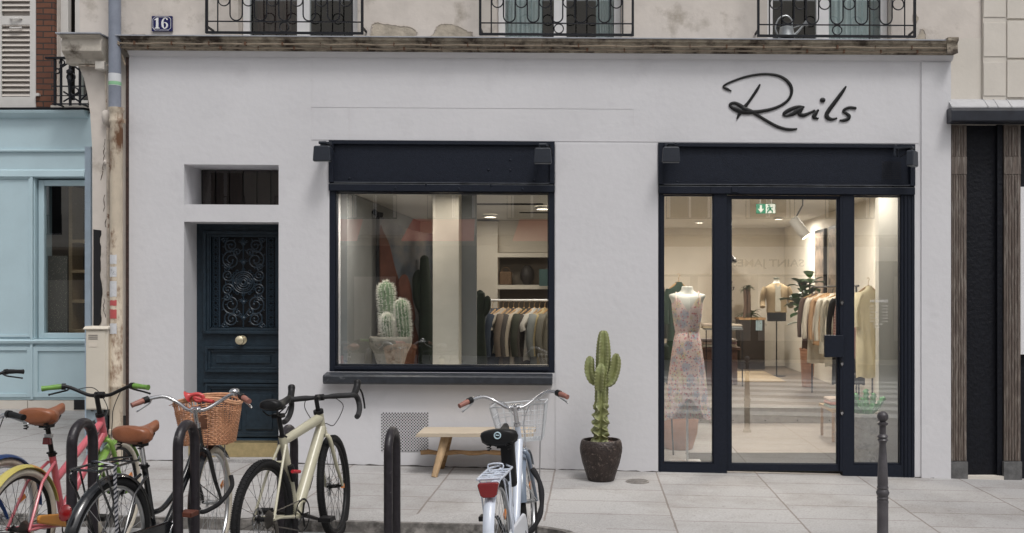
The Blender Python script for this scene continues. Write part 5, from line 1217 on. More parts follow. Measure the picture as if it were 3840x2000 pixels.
# table with folded clothes
ytb = 7.2; X0, X1 = PX(2640, ytb), PX(2762, ytb); ztb = PZ(1300, ytb)
tb = thing('display_table', ((X0+X1)/2, ytb, 0.166), 'dark red brown display table carrying piles of folded clothes', 'table')
M_DKWD = mat('dark_red_wood', (0.10, 0.045, 0.03), 0.5, nz=(6, 0.3))
MB().box(X0-0.1, X1+0.02, ytb-0.35, ytb+0.45, ztb-0.04, ztb).build('top', M_DKWD, tb, bevel=0.004); MB().box(X0-0.05, X1-0.03, ytb-0.3, ytb+0.4, 0.167, ztb-0.041).build('base', M_DKWD, tb)
def fold(loc, w, d, hs, cols, label, name='folded_clothes'):
    t = thing(name, loc, label, 'folded clothes', 'piles of folded clothes in the shop'); zz = 0
    for i, (h, c) in enumerate(zip(hs, cols)):
        q = MB(); N = 12; prof = [(-w/2, 0.003), (-w/2-0.006, h*0.5), (-w/2+0.006, h-0.003), (0, h), (w/2-0.006, h-0.004), (w/2+0.006, h*0.5), (w/2, 0.003)]
        q.prism([(a, b+zz) for a, b in prof][::-1], -d/2, d/2); q.jit(0.006, 9); q.build('garment', cloth_mat('fold_%d_%d_%d' % tuple(int(v*100) for v in c), c), t, local=True, bevel=0.006); zz += h
    return t
fold((X0+0.1, ytb-0.1, ztb), 0.30, 0.3, (0.045, 0.04, 0.05), ((0.5, 0.48, 0.4), (0.6, 0.5, 0.45), (0.35, 0.3, 0.3)), 'left pile of pale folded tops on the dark display table')
fold((X1-0.18, ytb-0.1, ztb), 0.30, 0.3, (0.05, 0.045, 0.04), ((0.5, 0.42, 0.35), (0.3, 0.2, 0.2), (0.62, 0.55, 0.5)), 'right pile of pink and cream folded tops on the dark display table')
ysf = 6.8; fz = PZ(1232, ysf)
hs_ = thing('glass_shelf', (PX(2730, ysf), ysf, fz-0.02), 'upper shelf on thin legs above the folded clothes table', 'shelf')
MB().box(PX(2640, ysf), PX(2780, ysf), ysf-0.2, ysf+0.2, fz-0.02, fz).build('board', M_IWC, hs_); MB().box(PX(2775, ysf), PX(2779, ysf), ysf-0.2, ysf-0.19, 0.166, fz-0.021).box(PX(2641, ysf), PX(2645, ysf), ysf-0.2, ysf-0.19, 0.166, fz-0.021).build('leg', M_BLACKIRON, hs_)
fold((PX(2665, ysf), ysf, fz), 0.28, 0.3, (0.04, 0.04), ((0.48, 0.4, 0.28), (0.6, 0.5, 0.42)), 'mustard and cream folded sweaters on the upper shelf')
fold((PX(2745, ysf), ysf, fz), 0.28, 0.3, (0.035, 0.04), ((0.35, 0.38, 0.4), (0.66, 0.58, 0.48)), 'cream and grey folded sweaters on the upper shelf near the doorway')
# console, palms, back wall logo
yk = 10.2
ck_ = thing('counter', (PX(2835, yk), yk, 0.166), 'dark wooden counter against the back wall of the shop', 'counter')
MB().box(PX(2775, yk), PX(2868, yk), yk, yk+0.6, 0.167, PZ(1200, yk)).build('body', mat('black_brown_wood', (0.018, 0.011, 0.008), 0.5, nz=(4, 0.3)), ck_, bevel=0.006)
MB().box(PX(2772, yk), PX(2871, yk), yk-0.02, yk+0.62, PZ(1200, yk)+0.001, PZ(1192, yk)).build('top', M_WOODR, ck_)
MB().box(PX(2834, yk), PX(2858, yk), yk-0.012, yk-0.002, PZ(1192, yk)-0.25, PZ(1192, yk)-0.05).build('pale_card', mat('pale_blue_card', (0.3, 0.4, 0.45), 0.6), ck_)
M_LEAFD = mat('palm_leaf', (0.035, 0.05, 0.02), 0.6, nz=(9, 0.3)); M_TRK = mat('palm_trunk', (0.10, 0.06, 0.04), 0.9, bump=(30, 1))
def palm(px_, top, base, y, r_, label, fr_=0.22, nf=14, seed=1):
    random.seed(seed); X = PX(px_, y); zt_ = PZ(top, y); z0 = PZ(base, y)
    t = thing('palm_plant', (X, y, z0), label, 'plant', 'palms at the back of the shop')
    H = zt_-z0; MB().tube([(0, 0, 0), (0.01, 0, H*0.5), (0, 0, H)], [r_*1.3, r_, r_*1.1], 8).build('trunk', M_TRK, t, local=True)
    mb = MB()
    for k in range(nf):
        a = 2*math.pi*k/nf+random.uniform(-.2, .2); el = random.uniform(-0.2, 1.1); L = fr_*random.uniform(0.8, 1.1); P = []
        for i in range(6):
            s = i/5; P.append(Vector((math.cos(a)*L*s*math.cos(el), math.sin(a)*L*s*math.cos(el), H+L*s*math.sin(el)-L*0.6*s*s)))
        mb.tube(P, 0.003, 4)
        for i in range(1, 6):
            for q in range(2):
                for sd_ in (-1, 1):
                    c_ = P[i-1].lerp(P[i], q/2+0.3); d = (P[i]-P[i-1]).normalized(); sdv = d.cross(Vector((0, 0, 1))).normalized()*sd_; l_ = L*0.32*(1-i/8)
                    e = c_+(sdv+d*0.8+Vector((0, 0, -0.25))).normalized()*l_; wv = d*0.007
                    mb.add([c_-wv, c_+wv, e], [(0, 1, 2)])
    mb.build('fronds', M_LEAFD, t, local=True)
palm(2793, 1085, 1192, 10.3, 0.03, 'slim palm with a small round crown, left of the pair behind the counter', 0.14, 16, 2)
palm(2806, 1078, 1192, 10.35, 0.04, 'thicker trunked small palm, right of the pair behind the counter', 0.15, 16, 3)
palm(2815, 1180, 1195, 10.4, 0.02, 'bushy low fan palm in front of the back wall', 0.34, 26, 4)
palm(2738, 1128, 1200, 9.6, 0.012, 'thin single stemmed small palm under the wall lettering', 0.07, 12, 5)
lg = MB(); 
for zx, pts in enumerate(([(3, 12, .6), (8, 4, 1), (6, 12, 1.2), (10, 12, .6)], [(8, -3, 1), (8.6, -3, 1)], [(26, -22, .6), (17, -2, 1), (13, 8, 1.2), (19, 11, .6)], [(34, -1, .8), (28, 0, .8), (30, 6, 1), (25, 12, .6)])):
    sp = smooth_path(pts, 4); lg.tube([(PX(2722+p[0], 11.05), 11.085, PZ(1078+p[1], 11.05)) for p in sp], [0.010*p[2] for p in sp], 6)
tag(lg.build('wall_logo', M_INK), 'small black script lettering on the back wall of the shop', 'lettering')
# male mannequin
yq = 8.6; xq = PX(2912, yq)
mm = thing('shirt_mannequin', (xq, yq, 0.166), 'headless mannequin in a tan jacket and dark shorts at the back of the shop', 'mannequin')
q = lambda py_: PZ(py_, yq)-0.166
body_rows(sm_rows([(q(1200), 0.15, 0.1), (q(1150), 0.16, 0.11), (q(1100), 0.19, 0.11), (q(1078), 0.20, 0.09), (q(1068), 0.12, 0.07), (q(1060), 0.06, 0.055), (q(1046), 0.055, 0.05)], 3), 24).build('torso', M_MANN, mm, local=True, smooth=True)
MB().lathe([(0.056, q(1048)), (0.056, q(1042)), (0.04, q(1041)), (0, q(1041))], 20).build('neck_cap', mat('grey_cap', (0.12, 0.13, 0.11), 0.5), mm, local=True)
jk = body_rows(sm_rows([(q(1172), 0.185, 0.14), (q(1140), 0.18, 0.135), (q(1100), 0.205, 0.13), (q(1080), 0.215, 0.105), (q(1070), 0.15, 0.085), (q(1062), 0.075, 0.07)], 3), 32)
for s in (-1, 1): jk.tube(smooth_path([(s*0.19, 0, q(1080)), (s*0.235, 0.0, q(1100)), (s*0.25, 0.02, q(1130)), (s*0.255, -0.03, q(1152))], 4), [0.06, 0.06, 0.058, 0.057, 0.056, 0.055, 0.054, 0.053, 0.052, 0.052, 0.05, 0.05, 0.05], 12)
jko = jk.build('jacket', cloth_mat('tan_wool', (0.32, 0.245, 0.15)), mm, local=True, smooth=True)
sh_ = MB(); sh_.prism([(-0.05, q(1168)), (0.05, q(1168)), (0.045, q(1090)), (0.06, q(1064)), (0.0, q(1078)), (-0.06, q(1064)), (-0.045, q(1090))], -0.146, -0.135); sh_.build('shirt_front', cloth_mat('pale_shirt', (0.6, 0.58, 0.5)), jko, local=True)
body_rows([(q(1205), 0.17, 0.12), (q(1172), 0.175, 0.13), (q(1168), 0.17, 0.12)], 24).build('shorts', cloth_mat('dark_denim', (0.02, 0.022, 0.03)), mm, local=True, smooth=True)
MB().tube([(0, 0, 0.01), (0, 0, q(1200))], 0.012, 8).build('stand', M_BLACKIRON, mm, local=True); MB().lathe([(0.16, 0), (0.16, 0.008), (0, 0.012)], 24, cap=False).build('base_plate', M_BLACKIRON, mm, local=True)
# large-leaved plant in ribbed terracotta pot
yp = 6.6; pot0 = PX(3028, yp)
pt_ = thing('ribbed_pot', (pot0, yp, 0.166), 'ribbed terracotta pot under the big leaved plant', 'pot')
pr_ = []; H = PZ(1305, yp)-0.166
for i in range(25):
    t = i/24; pr_.append((0.085+0.035*t+0.004*(i % 2), H*t))
MB().lathe(pr_+[(0.128, H), (0.128, H*0.95), (0.10, H*0.93), (0, H*0.9)], 28, cap=False).build('body', MATS['terracotta'], pt_, local=True, smooth=False)
fk = thing('fiddle_leaf_plant', (pot0, yp, 0.166+H*0.9), 'tall plant with big dark green leaves behind the glass door', 'plant')
random.seed(21); M_FIC = mat('ficus_leaf', (0.055, 0.13, 0.04), 0.4, nz=(8, 0.3)); FH = PZ(1045, yp)-0.166-H*0.9
stm = MB(); lf = MB()
stems = [[(0, 0, 0), (-0.03, 0, FH*0.4), (-0.08, 0, FH*0.8), (-0.10, 0, FH*0.95)], [(0, 0, 0), (0.03, 0.02, FH*0.5), (0.04, 0, FH)], [(0, 0, 0), (0.06, -0.02, FH*0.4), (0.14, 0, FH*0.75)], [(-0.03, 0, FH*0.4), (-0.14, -0.05, FH*0.62), (-0.22, -0.05, FH*0.72)]]
for sm in stems:
    P = smooth_path(sm, 6); stm.tube(P, 0.012, 6)
    for i in range(6, len(P), 1):
        for k in range(2):
            c_ = Vector(P[i]); a = random.uniform(0, 6.28); el = random.uniform(-0.1, 0.9); d = Vector((math.cos(a)*math.cos(el), math.sin(a)*math.cos(el), math.sin(el))); L = random.uniform(0.20, 0.32); sd_ = d.cross(Vector((0, 0, 1))).normalized(); up = sd_.cross(d)
            rows_ = []
            for j, w in enumerate((0.0, 0.3, 0.42, 0.55, 0.6, 0.4, 0.0)):
                s = j/6; m_ = c_+d*L*s-Vector((0, 0, 1))*L*0.25*s*s; rows_.append((m_-sd_*w*L*0.55+up*0.02*w, m_-up*0.01, m_+sd_*w*L*0.55+up*0.02*w))
            vs = [p for r_ in rows_ for p in r_]; fs = []
            for j in range(6): fs += [(j*3, j*3+1, j*3+4, j*3+3), (j*3+1, j*3+2, j*3+5, j*3+4)]
            lf.add(vs, fs)
stm.build('stem', M_TRK, fk, local=True); lf.build('leaves', M_FIC, fk, local=True, smooth=True)
# clothes rail along the right wall
xr = 3.3
rr_ = thing('side_rail', (xr, 4.6, 0.166), 'clothes rail running back along the right side of the shop', 'clothes rail')
MB().tube([(xr, 3.0, 1.75), (xr, 5.6, 1.75)], 0.013, 8).build('bar', M_BLACKIRON, rr_); MB().tube([(xr, 3.1, 0.0), (xr, 3.1, 1.75)], 0.012, 8).tube([(xr, 5.6, 0.16), (xr, 5.6, 1.75)], 0.012, 8).build('upright', M_BLACKIRON, rr_)
sg = [((0.30, 0.10, 0.10), 'plaid', (0.55, 0.42, 0.38), 0.8, 'red and cream checked flannel shirt at the front of the side rail', 'flannel_shirt'),
      ((0.015, 0.015, 0.018), None, None, 1.15, 'long black dress on the side rail behind the flannel shirt', 'black_dress'),
      ((0.66, 0.62, 0.52), None, None, 0.95, 'long cream blouse on the side rail', 'cream_blouse'),
      ((0.60, 0.57, 0.50), None, None, 0.85, 'off white shirt between the cream blouse and the tan top', 'white_shirt'),
      ((0.40, 0.25, 0.14), None, None, 0.7, 'tan brown top on the side rail', 'tan_top'),
      ((0.62, 0.58, 0.50), None, None, 1.0, 'pale long dress near the far end of the side rail', 'pale_dress'),
      ((0.10, 0.06, 0.05), None, None, 0.8, 'dark brown shirt at the far end of the side rail', 'dark_shirt')]
for i, (c, k, c2, L, lab, nm) in enumerate(sg):
    t_ = i/6.5; garment((xr, 3.12+2.4*t_, 1.75-0.112), R(-12+8*math.sin(i*3)), nm, lab, 'clothes on the side rail', c, L, 0.42, 0.5, k, c2, seed=i+30, th=0.045)
lr = thing('wall_rail', (0.62, 5.0, 0.166), 'clothes rail along the left side of the shop behind the mannequin', 'clothes rail')
MB().tube([(0.62, 3.9, 1.75), (1.15, 6.6, 1.75)], 0.012, 8).build('bar', M_BLACKIRON, lr); MB().tube([(0.62, 3.9, 0.166), (0.62, 3.9, 1.75)], 0.012, 8).tube([(1.15, 6.6, 0.166), (1.15, 6.6, 1.75)], 0.012, 8).build('upright', M_BLACKIRON, lr)
for i, (c, L, lab) in enumerate((((0.10, 0.085, 0.07), 0.8, 'dark brown shirt nearest the mannequin on the left wall rail'), ((0.35, 0.33, 0.30), 0.9, 'grey tunic on the left wall rail'), ((0.05, 0.06, 0.05), 0.85, 'very dark green shirt on the left wall rail'), ((0.55, 0.50, 0.43), 0.75, 'pale linen top on the left wall rail'), ((0.16, 0.17, 0.19), 0.95, 'slate coloured long shirt on the left wall rail'), ((0.30, 0.20, 0.13), 0.8, 'rust brown shirt at the far end of the left wall rail'))):
    garment((0.66+0.085*i, 4.1+0.42*i, 1.75-0.112), R(20+9*math.sin(i*2)), 'hanging_shirt', lab, 'clothes on the left wall rail', c, L, 0.42, 0.5, seed=i+60, th=0.045)
bs_ = thing('woven_basket', (2.05, 9.0, 0.178), 'tall woven basket standing on the rug before the counter', 'basket')
MB().lathe([(0.14, 0), (0.17, 0.1), (0.19, 0.35), (0.17, 0.42), (0.15, 0.40), (0.0, 0.1)], 20, cap=False).build('body', M_WICK, bs_, local=True)
part(MB().box(2.62, 2.66, 10.2, 11.1, 0.166, 2.4), 'back_partition', M_WOODLT)
garment((PX(3290, 1.6)-0.1, 1.6, 1.72), R(30), 'yellow_dress', 'pale yellow dress hanging behind the right door pane', None, (0.80, 0.72, 0.50), 1.0, 0.34, 0.3, seed=44)
# small black table with bottle, bench with folded towels, concrete planter
ybt = 1.75; zt_ = PZ(1405, ybt); X0, X1 = PX(3200, ybt), PX(3292, ybt)
bt = thing('black_side_table', ((X0+X1)/2, ybt, -0.035), 'thin black metal side table behind the right door pane', 'table')
MB().box(X0, X1, ybt-0.2, ybt+0.2, zt_-0.015, zt_).build('top', M_BLACKIRON, bt)
for a in (X0, X1-0.016):
    for b in (ybt-0.2, ybt+0.184): MB().box(a, a+0.016, b, b+0.016, -0.034, zt_-0.016).build('leg', M_BLACKIRON, bt)
bo = thing('black_bottle', (PX(3222, ybt), ybt-0.05, zt_), 'black pump bottle on the black side table', 'bottle')
MB().lathe([(0.035, 0), (0.038, 0.01), (0.038, 0.12), (0.02, 0.135), (0.012, 0.14)], 20).build('body', M_INK, bo, local=True, smooth=True); MB().tube([(0, 0, 0.14), (0, 0, 0.175)], 0.006, 8).tube([(0.01, 0, 0.175), (-0.03, 0, 0.172)], 0.006, 8).build('pump', M_INK, bo, local=True)
ybn = 2.1; zbn = PZ(1530, ybn); 
wb = thing('wooden_bench', (PX(3170, ybn), ybn, -0.035), 'low wooden bench behind the door lock carrying folded towels', 'bench')
MB().box(PX(3108, ybn), PX(3235, ybn), ybn-0.15, ybn+0.5, zbn-0.035, zbn).build('seat', M_WOODLT, wb)
for a in (3112, 3222):
    for b in (ybn-0.12, ybn+0.44): MB().box(PX(a, ybn), PX(a+9, ybn), b, b+0.03, -0.034, zbn-0.036).build('leg', M_WOODR, wb)
fold((PX(3135, ybn), ybn+0.08, zbn), 0.17, 0.3, (0.035, 0.04, 0.04), ((0.3, 0.38, 0.3), (0.6, 0.3, 0.25), (0.66, 0.55, 0.48)), 'pink and white folded towels on the left of the low bench')
fold((PX(3205, ybn), ybn+0.08, zbn), 0.18, 0.3, (0.035, 0.035, 0.035), ((0.28, 0.4, 0.34), (0.55, 0.52, 0.45), (0.6, 0.25, 0.22)), 'green, cream and red folded towels on the right of the low bench')
ycp = 0.33; cpx = PX(3247, ycp)-0.005; Hc = PZ(1545, ycp)+0.022
cp = thing('concrete_planter', (cpx, ycp+0.02, -0.034), 'tall mottled concrete planter behind the right door pane', 'pot')
MB().lathe([(0.125, 0), (0.128, 0.02), (0.142, Hc*0.6), (0.146, Hc), (0.128, Hc), (0.125, Hc*0.93), (0.0, Hc*0.92)], 36, cap=False).build('body', M_CONC, cp, local=True, smooth=True)
sg_ = thing('small_green_cactus', (cpx+0.0, ycp+0.02, -0.034+Hc*0.92), 'bright green branching cactus in the tall concrete planter', 'cactus')
M_GC = mat('bright_cactus', (0.12, 0.38, 0.14), 0.5, nz=(14, 0.25))
def wavy_col(mb, pts, r0, r1, ribs=4, wave=30, amp=0.25, depth=0.55, rot=0.4, seed=0):
    P = [Vector(p) for p in pts]; N = len(P); n = ribs*6; vs = []; fs = []; ln = 0
    for i, p in enumerate(P):
        if i: ln += (P[i]-P[i-1]).length
        t = (P[min(i+1, N-1)]-P[max(i-1, 0)]).normalized(); u = Vector((1, 0, 0)); u = (u-t*u.dot(t)).normalized(); w = t.cross(u); s = i/(N-1)
        rad = (r0+(r1-r0)*s)*math.sqrt(max(0.03, 1-max(0, (s-0.9)/0.1)**2))
        for k in range(n):
            a = 2*math.pi*k/n; c_ = (0.5+0.5*math.cos(a*ribs))**2.2
            r_ = rad*(1-depth+depth*c_)*(1+amp*c_*math.sin(ln*wave+(k//6)*1.9))
            aa = a+rot+0.25*c_*amp*math.sin(ln*wave*0.9+(k//6)*2.1)
            vs.append(p+u*math.cos(aa)*r_+w*math.sin(aa)*r_)
    for i in range(N-1):
        for k in range(n): k2 = (k+1) % n; fs.append((i*n+k, i*n+k2, (i+1)*n+k2, (i+1)*n+k))
    fs.append(tuple(range(n-1, -1, -1))); fs.append(tuple((N-1)*n+k for k in range(n))); mb.add(vs, fs)
for k, P in enumerate(([(0, 0, 0), (0.01, 0, 0.1), (0.01, 0, 0.235)], [(0.01, 0, 0.04), (0.06, 0, 0.1), (0.075, 0, 0.20)], [(0.02, 0, 0.03), (0.09, 0.0, 0.07), (0.16, -0.01, 0.17)], [(-0.01, 0, 0.04), (-0.06, 0, 0.10), (-0.075, 0, 0.20)], [(0, 0, 0.02), (-0.09, 0, 0.08), (-0.12, 0, 0.21)], [(0, 0, 0.02), (0.03, -0.07, 0.06), (0.05, -0.09, 0.12)], [(0, 0, 0.02), (-0.03, -0.05, 0.08), (-0.04, -0.07, 0.17)])):
    mb = MB(); wavy_col(mb, smooth_path([tuple(1.18*q_ for q_ in p_) for p_ in P], 12), 0.034, 0.028, 3, 150, 0.35, 0.6, seed=k); mb.build('arm', M_GC, sg_, local=True, smooth=True)
# wall frames, exit sign, spot, pendants
M_PHOTO = mat('framed_photo', (0.36, 0.28, 0.22), 0.6, nz=(4, 0.6), col2=(0.1, 0.08, 0.07), mix=(5, 0.5, 0.6))
for k, (y0, y1) in enumerate(((6.5, 7.1), (7.4, 8.1))):
    t = thing('picture_frame', (3.94, (y0+y1)/2, 1.75), ['tall framed photograph nearer the glass door on the bright right wall', 'tall framed photograph farther back on the bright right wall'][k], 'picture', 'framed photographs on the right wall')
    MB().box(3.90, 3.949, y0, y1, 1.55, 2.75).build('frame', M_BLACKIRON, t); MB().box(3.895, 3.8995, y0+0.05, y1-0.05, 1.6, 2.7).build('photo', M_PHOTO, t)
yx = 2.0
ex = thing('exit_sign', (PX(2872, yx), yx, PZ(802, yx)), 'green emergency exit sign with a down arrow and running figure hung from the ceiling', 'sign')
MB().box(PX(2836, yx), PX(2908, yx), yx, yx+0.02, PZ(801, yx), PZ(765, yx)).build('panel', mat('exit_green', (0.01, 0.22, 0.12), 0.4, emit=((0.02, 0.35, 0.2), 0.08)), ex)
MB().box(PX(2871, yx), PX(2907, yx), yx-0.003, yx-0.0005, PZ(800, yx), PZ(766, yx)).build('white_field', mat('exit_white', (0.75, 0.78, 0.74), 0.4, emit=((0.8, 0.9, 0.8), 0.12)), ex)
ar = MB(); E = lambda a, b: (PX(a, yx), PZ(b, yx))
ar.prism([E(2842, 784), E(2849, 784), E(2849, 770), E(2857, 770), E(2857, 784), E(2865, 784), E(2853, 798)][::-1], yx-0.004, yx-0.001); ar.build('arrow', MATS['exit_white'], ex)
rn = MB(); G2 = MATS['exit_green']
for pts, r_ in (([(2884, 776), (2888, 786)], 0.012), ([(2888, 786), (2895, 790), (2896, 798)], 0.008), ([(2888, 786), (2881, 791), (2877, 798)], 0.008), ([(2884, 777), (2892, 781), (2897, 777)], 0.006), ([(2884, 777), (2878, 781), (2879, 787)], 0.006)):
    rn.tube([(PX(a, yx), yx-0.005, PZ(b, yx)) for a, b in pts], r_, 5)
rn.lathe([(0.011, yx-0.004), (0.011, yx-0.008), (0, yx-0.008)], 10, (PX(2883, yx), 0, PZ(771, yx)), axis='y', cap=False); rn.build('running_figure', G2, ex)
MB().box(PX(2850, yx), PX(2852, yx), yx+0.005, yx+0.012, PZ(765, yx), 3.0).box(PX(2892, yx), PX(2894, yx), yx+0.005, yx+0.012, PZ(765, yx), 3.0).build('hanger_rod', M_WHITEPAINT, ex)
ysp = 2.5; sx0 = PX(2993, ysp); 
sp_ = thing('ceiling_spot', (sx0, ysp, PZ(790, ysp)), 'white cylindrical ceiling spotlight tilted towards the lower right', 'lamp')
a, b = Vector((PX(2972, ysp), ysp, PZ(822, ysp))), Vector((PX(3020, ysp), ysp-0.05, PZ(888, ysp)))
MB().tube([a, b], 0.062, 24).build('barrel', mat('spot_white', (0.62, 0.6, 0.56), 0.5), sp_, smooth=True); MB().tube([b, b+(b-a).normalized()*0.004], 0.055, 20).build('lens', M_LAMP, sp_)
MB().tube([(PX(2985, ysp), ysp, PZ(815, ysp)), (PX(3010, ysp), ysp, PZ(770, ysp)), (PX(3012, ysp), ysp, 3.0)], 0.009, 8).build('arm', M_BLACKIRON, sp_)
yl_ = 8.0
for k, (px_, py_) in enumerate(((2744, 972),)):
    t = thing('pendant_lamp', (PX(px_, yl_), yl_, PZ(py_, yl_)), 'black domed pendant lamp hanging deep in the shop', 'lamp')
    MB().lathe([(0.09, -0.06), (0.088, -0.02), (0.07, 0.02), (0.03, 0.045), (0.02, 0.07), (0.0, 0.07)], 24, cap=False).build('shade', M_INK, t, local=True, smooth=True); MB().tube([(0, 0, 0.07), (0, 0, 3.0-PZ(py_, yl_))], 0.004, 5).build('cord', M_INK, t, local=True); MB().lathe([(0.07, -0.05), (0, -0.051)], 20, cap=False).build('bulb', M_LAMP, t, local=True)
for k, (X, Y, e) in enumerate(((1.9, 1.1, 45), (3.2, 3.9, 90), (1.9, 5.6, 45), (3.3, 8.3, 85), (2.0, 9.2, 70))):
    downlight(X, Y, 3.0, 0.07, ['lit ceiling lamp just inside the glass door', 'lit ceiling lamp above the side rail', 'lit ceiling lamp over the raised floor on the left', 'lit ceiling lamp above the jacket mannequin', 'lit ceiling lamp above the counter'][k], e)
downlight(0.95, 0.25, 2.78, 0.07, 'added fill lamp out of view above the dress mannequin', 40, 0.2); downlight(2.75, 0.25, 2.78, 0.07, 'added fill lamp out of view above the concrete planter', 9, 0.25)  # added lamps out of view, make up for weak daylight through the glass
# opening hours on the right pane
oh_ = MB(); yy = 0.043
x0_ = PX(3262, yy)
hd = text_mesh('HORAIRES', 0.034, 0.0006, bold=0.0006, align='LEFT', sx=1.1); hd.xf(Matrix.Translation((x0_, yy, PZ(1134, yy)))); oh_.join(hd)
for k, dname in enumerate(('LUNDI', 'MARDI', 'MERCREDI', 'JEUDI', 'VENDREDI', 'SAMEDI')):
    a = text_mesh(dname, 0.016, 0.0004, align='LEFT'); a.xf(Matrix.Translation((x0_, yy, PZ(1150+k*11.5, yy)))); oh_.join(a)
    a = text_mesh('11H-19H', 0.016, 0.0004, align='RIGHT'); a.xf(Matrix.Translation((PX(3330, yy), yy, PZ(1150+k*11.5, yy)))); oh_.join(a)
for k, t_ in enumerate(('DIMANCHE', '14H-19H')):
    a = text_mesh(t_, 0.017, 0.0004, align='LEFT'); a.xf(Matrix.Translation((x0_+0.03, yy, PZ(1219+k*11, yy)))); oh_.join(a)
oh_.build('hours_lettering', mat('white_vinyl', (0.62, 0.61, 0.58), 0.5), fro)
# ================================================================== street furniture
M_HOOP = mat('worn_black_steel', (0.022, 0.019, 0.023), 0.36, spec=0.4, nz=(25, 0.3), col2=(0.16, 0.15, 0.15), mix=(18, 0.63, 0.74), bump=(60, 0.2))
labels = ['bike hoop between the pink bicycle and its green front fender, leftmost hoop', 'bike hoop in front of the wicker bicycle basket', 'bike hoop behind the cream racing bicycle', 'free bike hoop with no bicycle, in front of the wall vent']
for k, (pn, pf, top) in enumerate(((270, 348, 1568), (668, 730, 1575), (1058, 1100, 1593), (1454, 1488, 1600))):
    sm_ = (652.0, 642.0, 562.0, 562.0)[k]; sn, sf = sm_*1.021, sm_*0.9795
    Yn, Yf = FPX/sn-CD, FPX/sf-CD; X = ((pn-VX)/sn+(pf-VX)/sf)/2; g = gz(X)+ROADZ; ht = 1.66-(top-1100)/sm_-g-0.028
    r_ = (Yf-Yn)/2; yc_ = (Yn+Yf)/2
    t = thing('bike_hoop', (X, yc_, g), labels[k], 'bike rack', 'black steel bike hoops along the kerb')
    pts = [(0, -r_, 0), (0, -r_, ht-r_)]+[(0, -r_*math.cos(math.pi*i/14), ht-r_+r_*math.sin(math.pi*i/14)) for i in range(1, 14)]+[(0, r_, ht-r_), (0, r_, 0)]
    MB().tube(pts, 0.0285, 18, up=(1, 0, 0)).build('tube', M_HOOP, t, local=True, smooth=True)
    for b in (-r_, r_): MB().lathe([(0.05, 0), (0.05, 0.008), (0.03, 0.012)], 20, (0, b, 0)).build('foot_collar', M_HOOP, t, local=True)
sb = 572.0; yb_ = FPX/sb-CD; Xb = (3310-VX)/sb; gb_ = gz(Xb)
bo = thing('bollard', (Xb, yb_, gb_), 'dark grey metal bollard with a ball top standing in front of the glass door', 'bollard')
bz = lambda py_: CH-(py_-VY)/sb-gb_
prof = [(0.052, 0), (0.052, 0.02), (0.036, 0.04), (0.036, bz(1890)), (0.038, bz(1880)), (0.034, bz(1874)), (0.038, bz(1868)), (0.034, bz(1862)), (0.042, bz(1852)), (0.043, bz(1846)), (0.036, bz(1838)), (0.033, bz(1834)), (0.038, bz(1829)), (0.033, bz(1822)),
        (0.035, bz(1812)), (0.030, bz(1740)), (0.022, bz(1665)), (0.028, bz(1655)), (0.036, bz(1650)), (0.028, bz(1645)), (0.027, bz(1643)), (0.036, bz(1638)), (0.030, bz(1632)), (0.021, bz(1628)), (0.021, bz(1598)), (0.033, bz(1592)), (0.034, bz(1586)), (0.02, bz(1583))]
prof += [(0.0365*math.cos(R(a)), bz(1563)+0.0365*math.sin(R(a))) for a in range(-60, 91, 15)]
MB().lathe(prof, 32).build('post', mat('bollard_paint', (0.085, 0.08, 0.088), 0.4, nz=(20, 0.25), col2=(0.035, 0.03, 0.033), mix=(2.5, 0.45, 0.6), bump=(50, 0.2)), bo, local=True, smooth=True)

# bench
yb0 = -0.52; Zt = PZ(1640, yb0)+0.035; XL, XRb = PX(1556, -0.52), PX(2000, -0.52)
be = thing('plank_bench', ((XL+XRb)/2, -0.3, gz((XL+XRb)/2)), 'low wooden plank bench with splayed rustic legs against the white wall', 'bench')
MB().prism([(XL, Zt-0.035), (XRb, Zt-0.035), (XRb, Zt), (XL+0.02, Zt)], -0.52, -0.10).build('seat', M_WOODP, be, bevel=0.003)
for xc_ in (PX(1665, -0.5), PX(1925, -0.5)):
    for (y0, y1) in ((-0.40, -0.52), (-0.2, -0.08)):
        s_ = -1 if xc_ < -1 else 1
        q = MB(); q.tube([(xc_, y0, Zt-0.036), (xc_+s_*0.04, (y0+y1)/2, Zt-0.2), (xc_+s_*0.085, y1, gz(xc_)+0.004)], [0.040, 0.035, 0.028], 8, sq=(1, 0.8)); q.jit(0.006, 9); q.build('leg', M_WOODR if y0 > -0.3 else mat('sawn_leg', (0.44, 0.30, 0.17), 0.65, nz=(9, 0.25), streak=(4, 4, 1)), be, smooth=True)
q = MB(); q.tube([(PX(1578, -0.35)+(PX(1945, -0.35)-PX(1578, -0.35))*i/12, -0.35+0.006*math.sin(i*2), PZ(1698, -0.35)+0.006*math.sin(i*1.7)) for i in range(13)], [0.026+0.003*math.sin(i*2.2) for i in range(13)], 8, sq=(0.8, 1)); q.build('stretcher', M_WOODR, be, smooth=True)
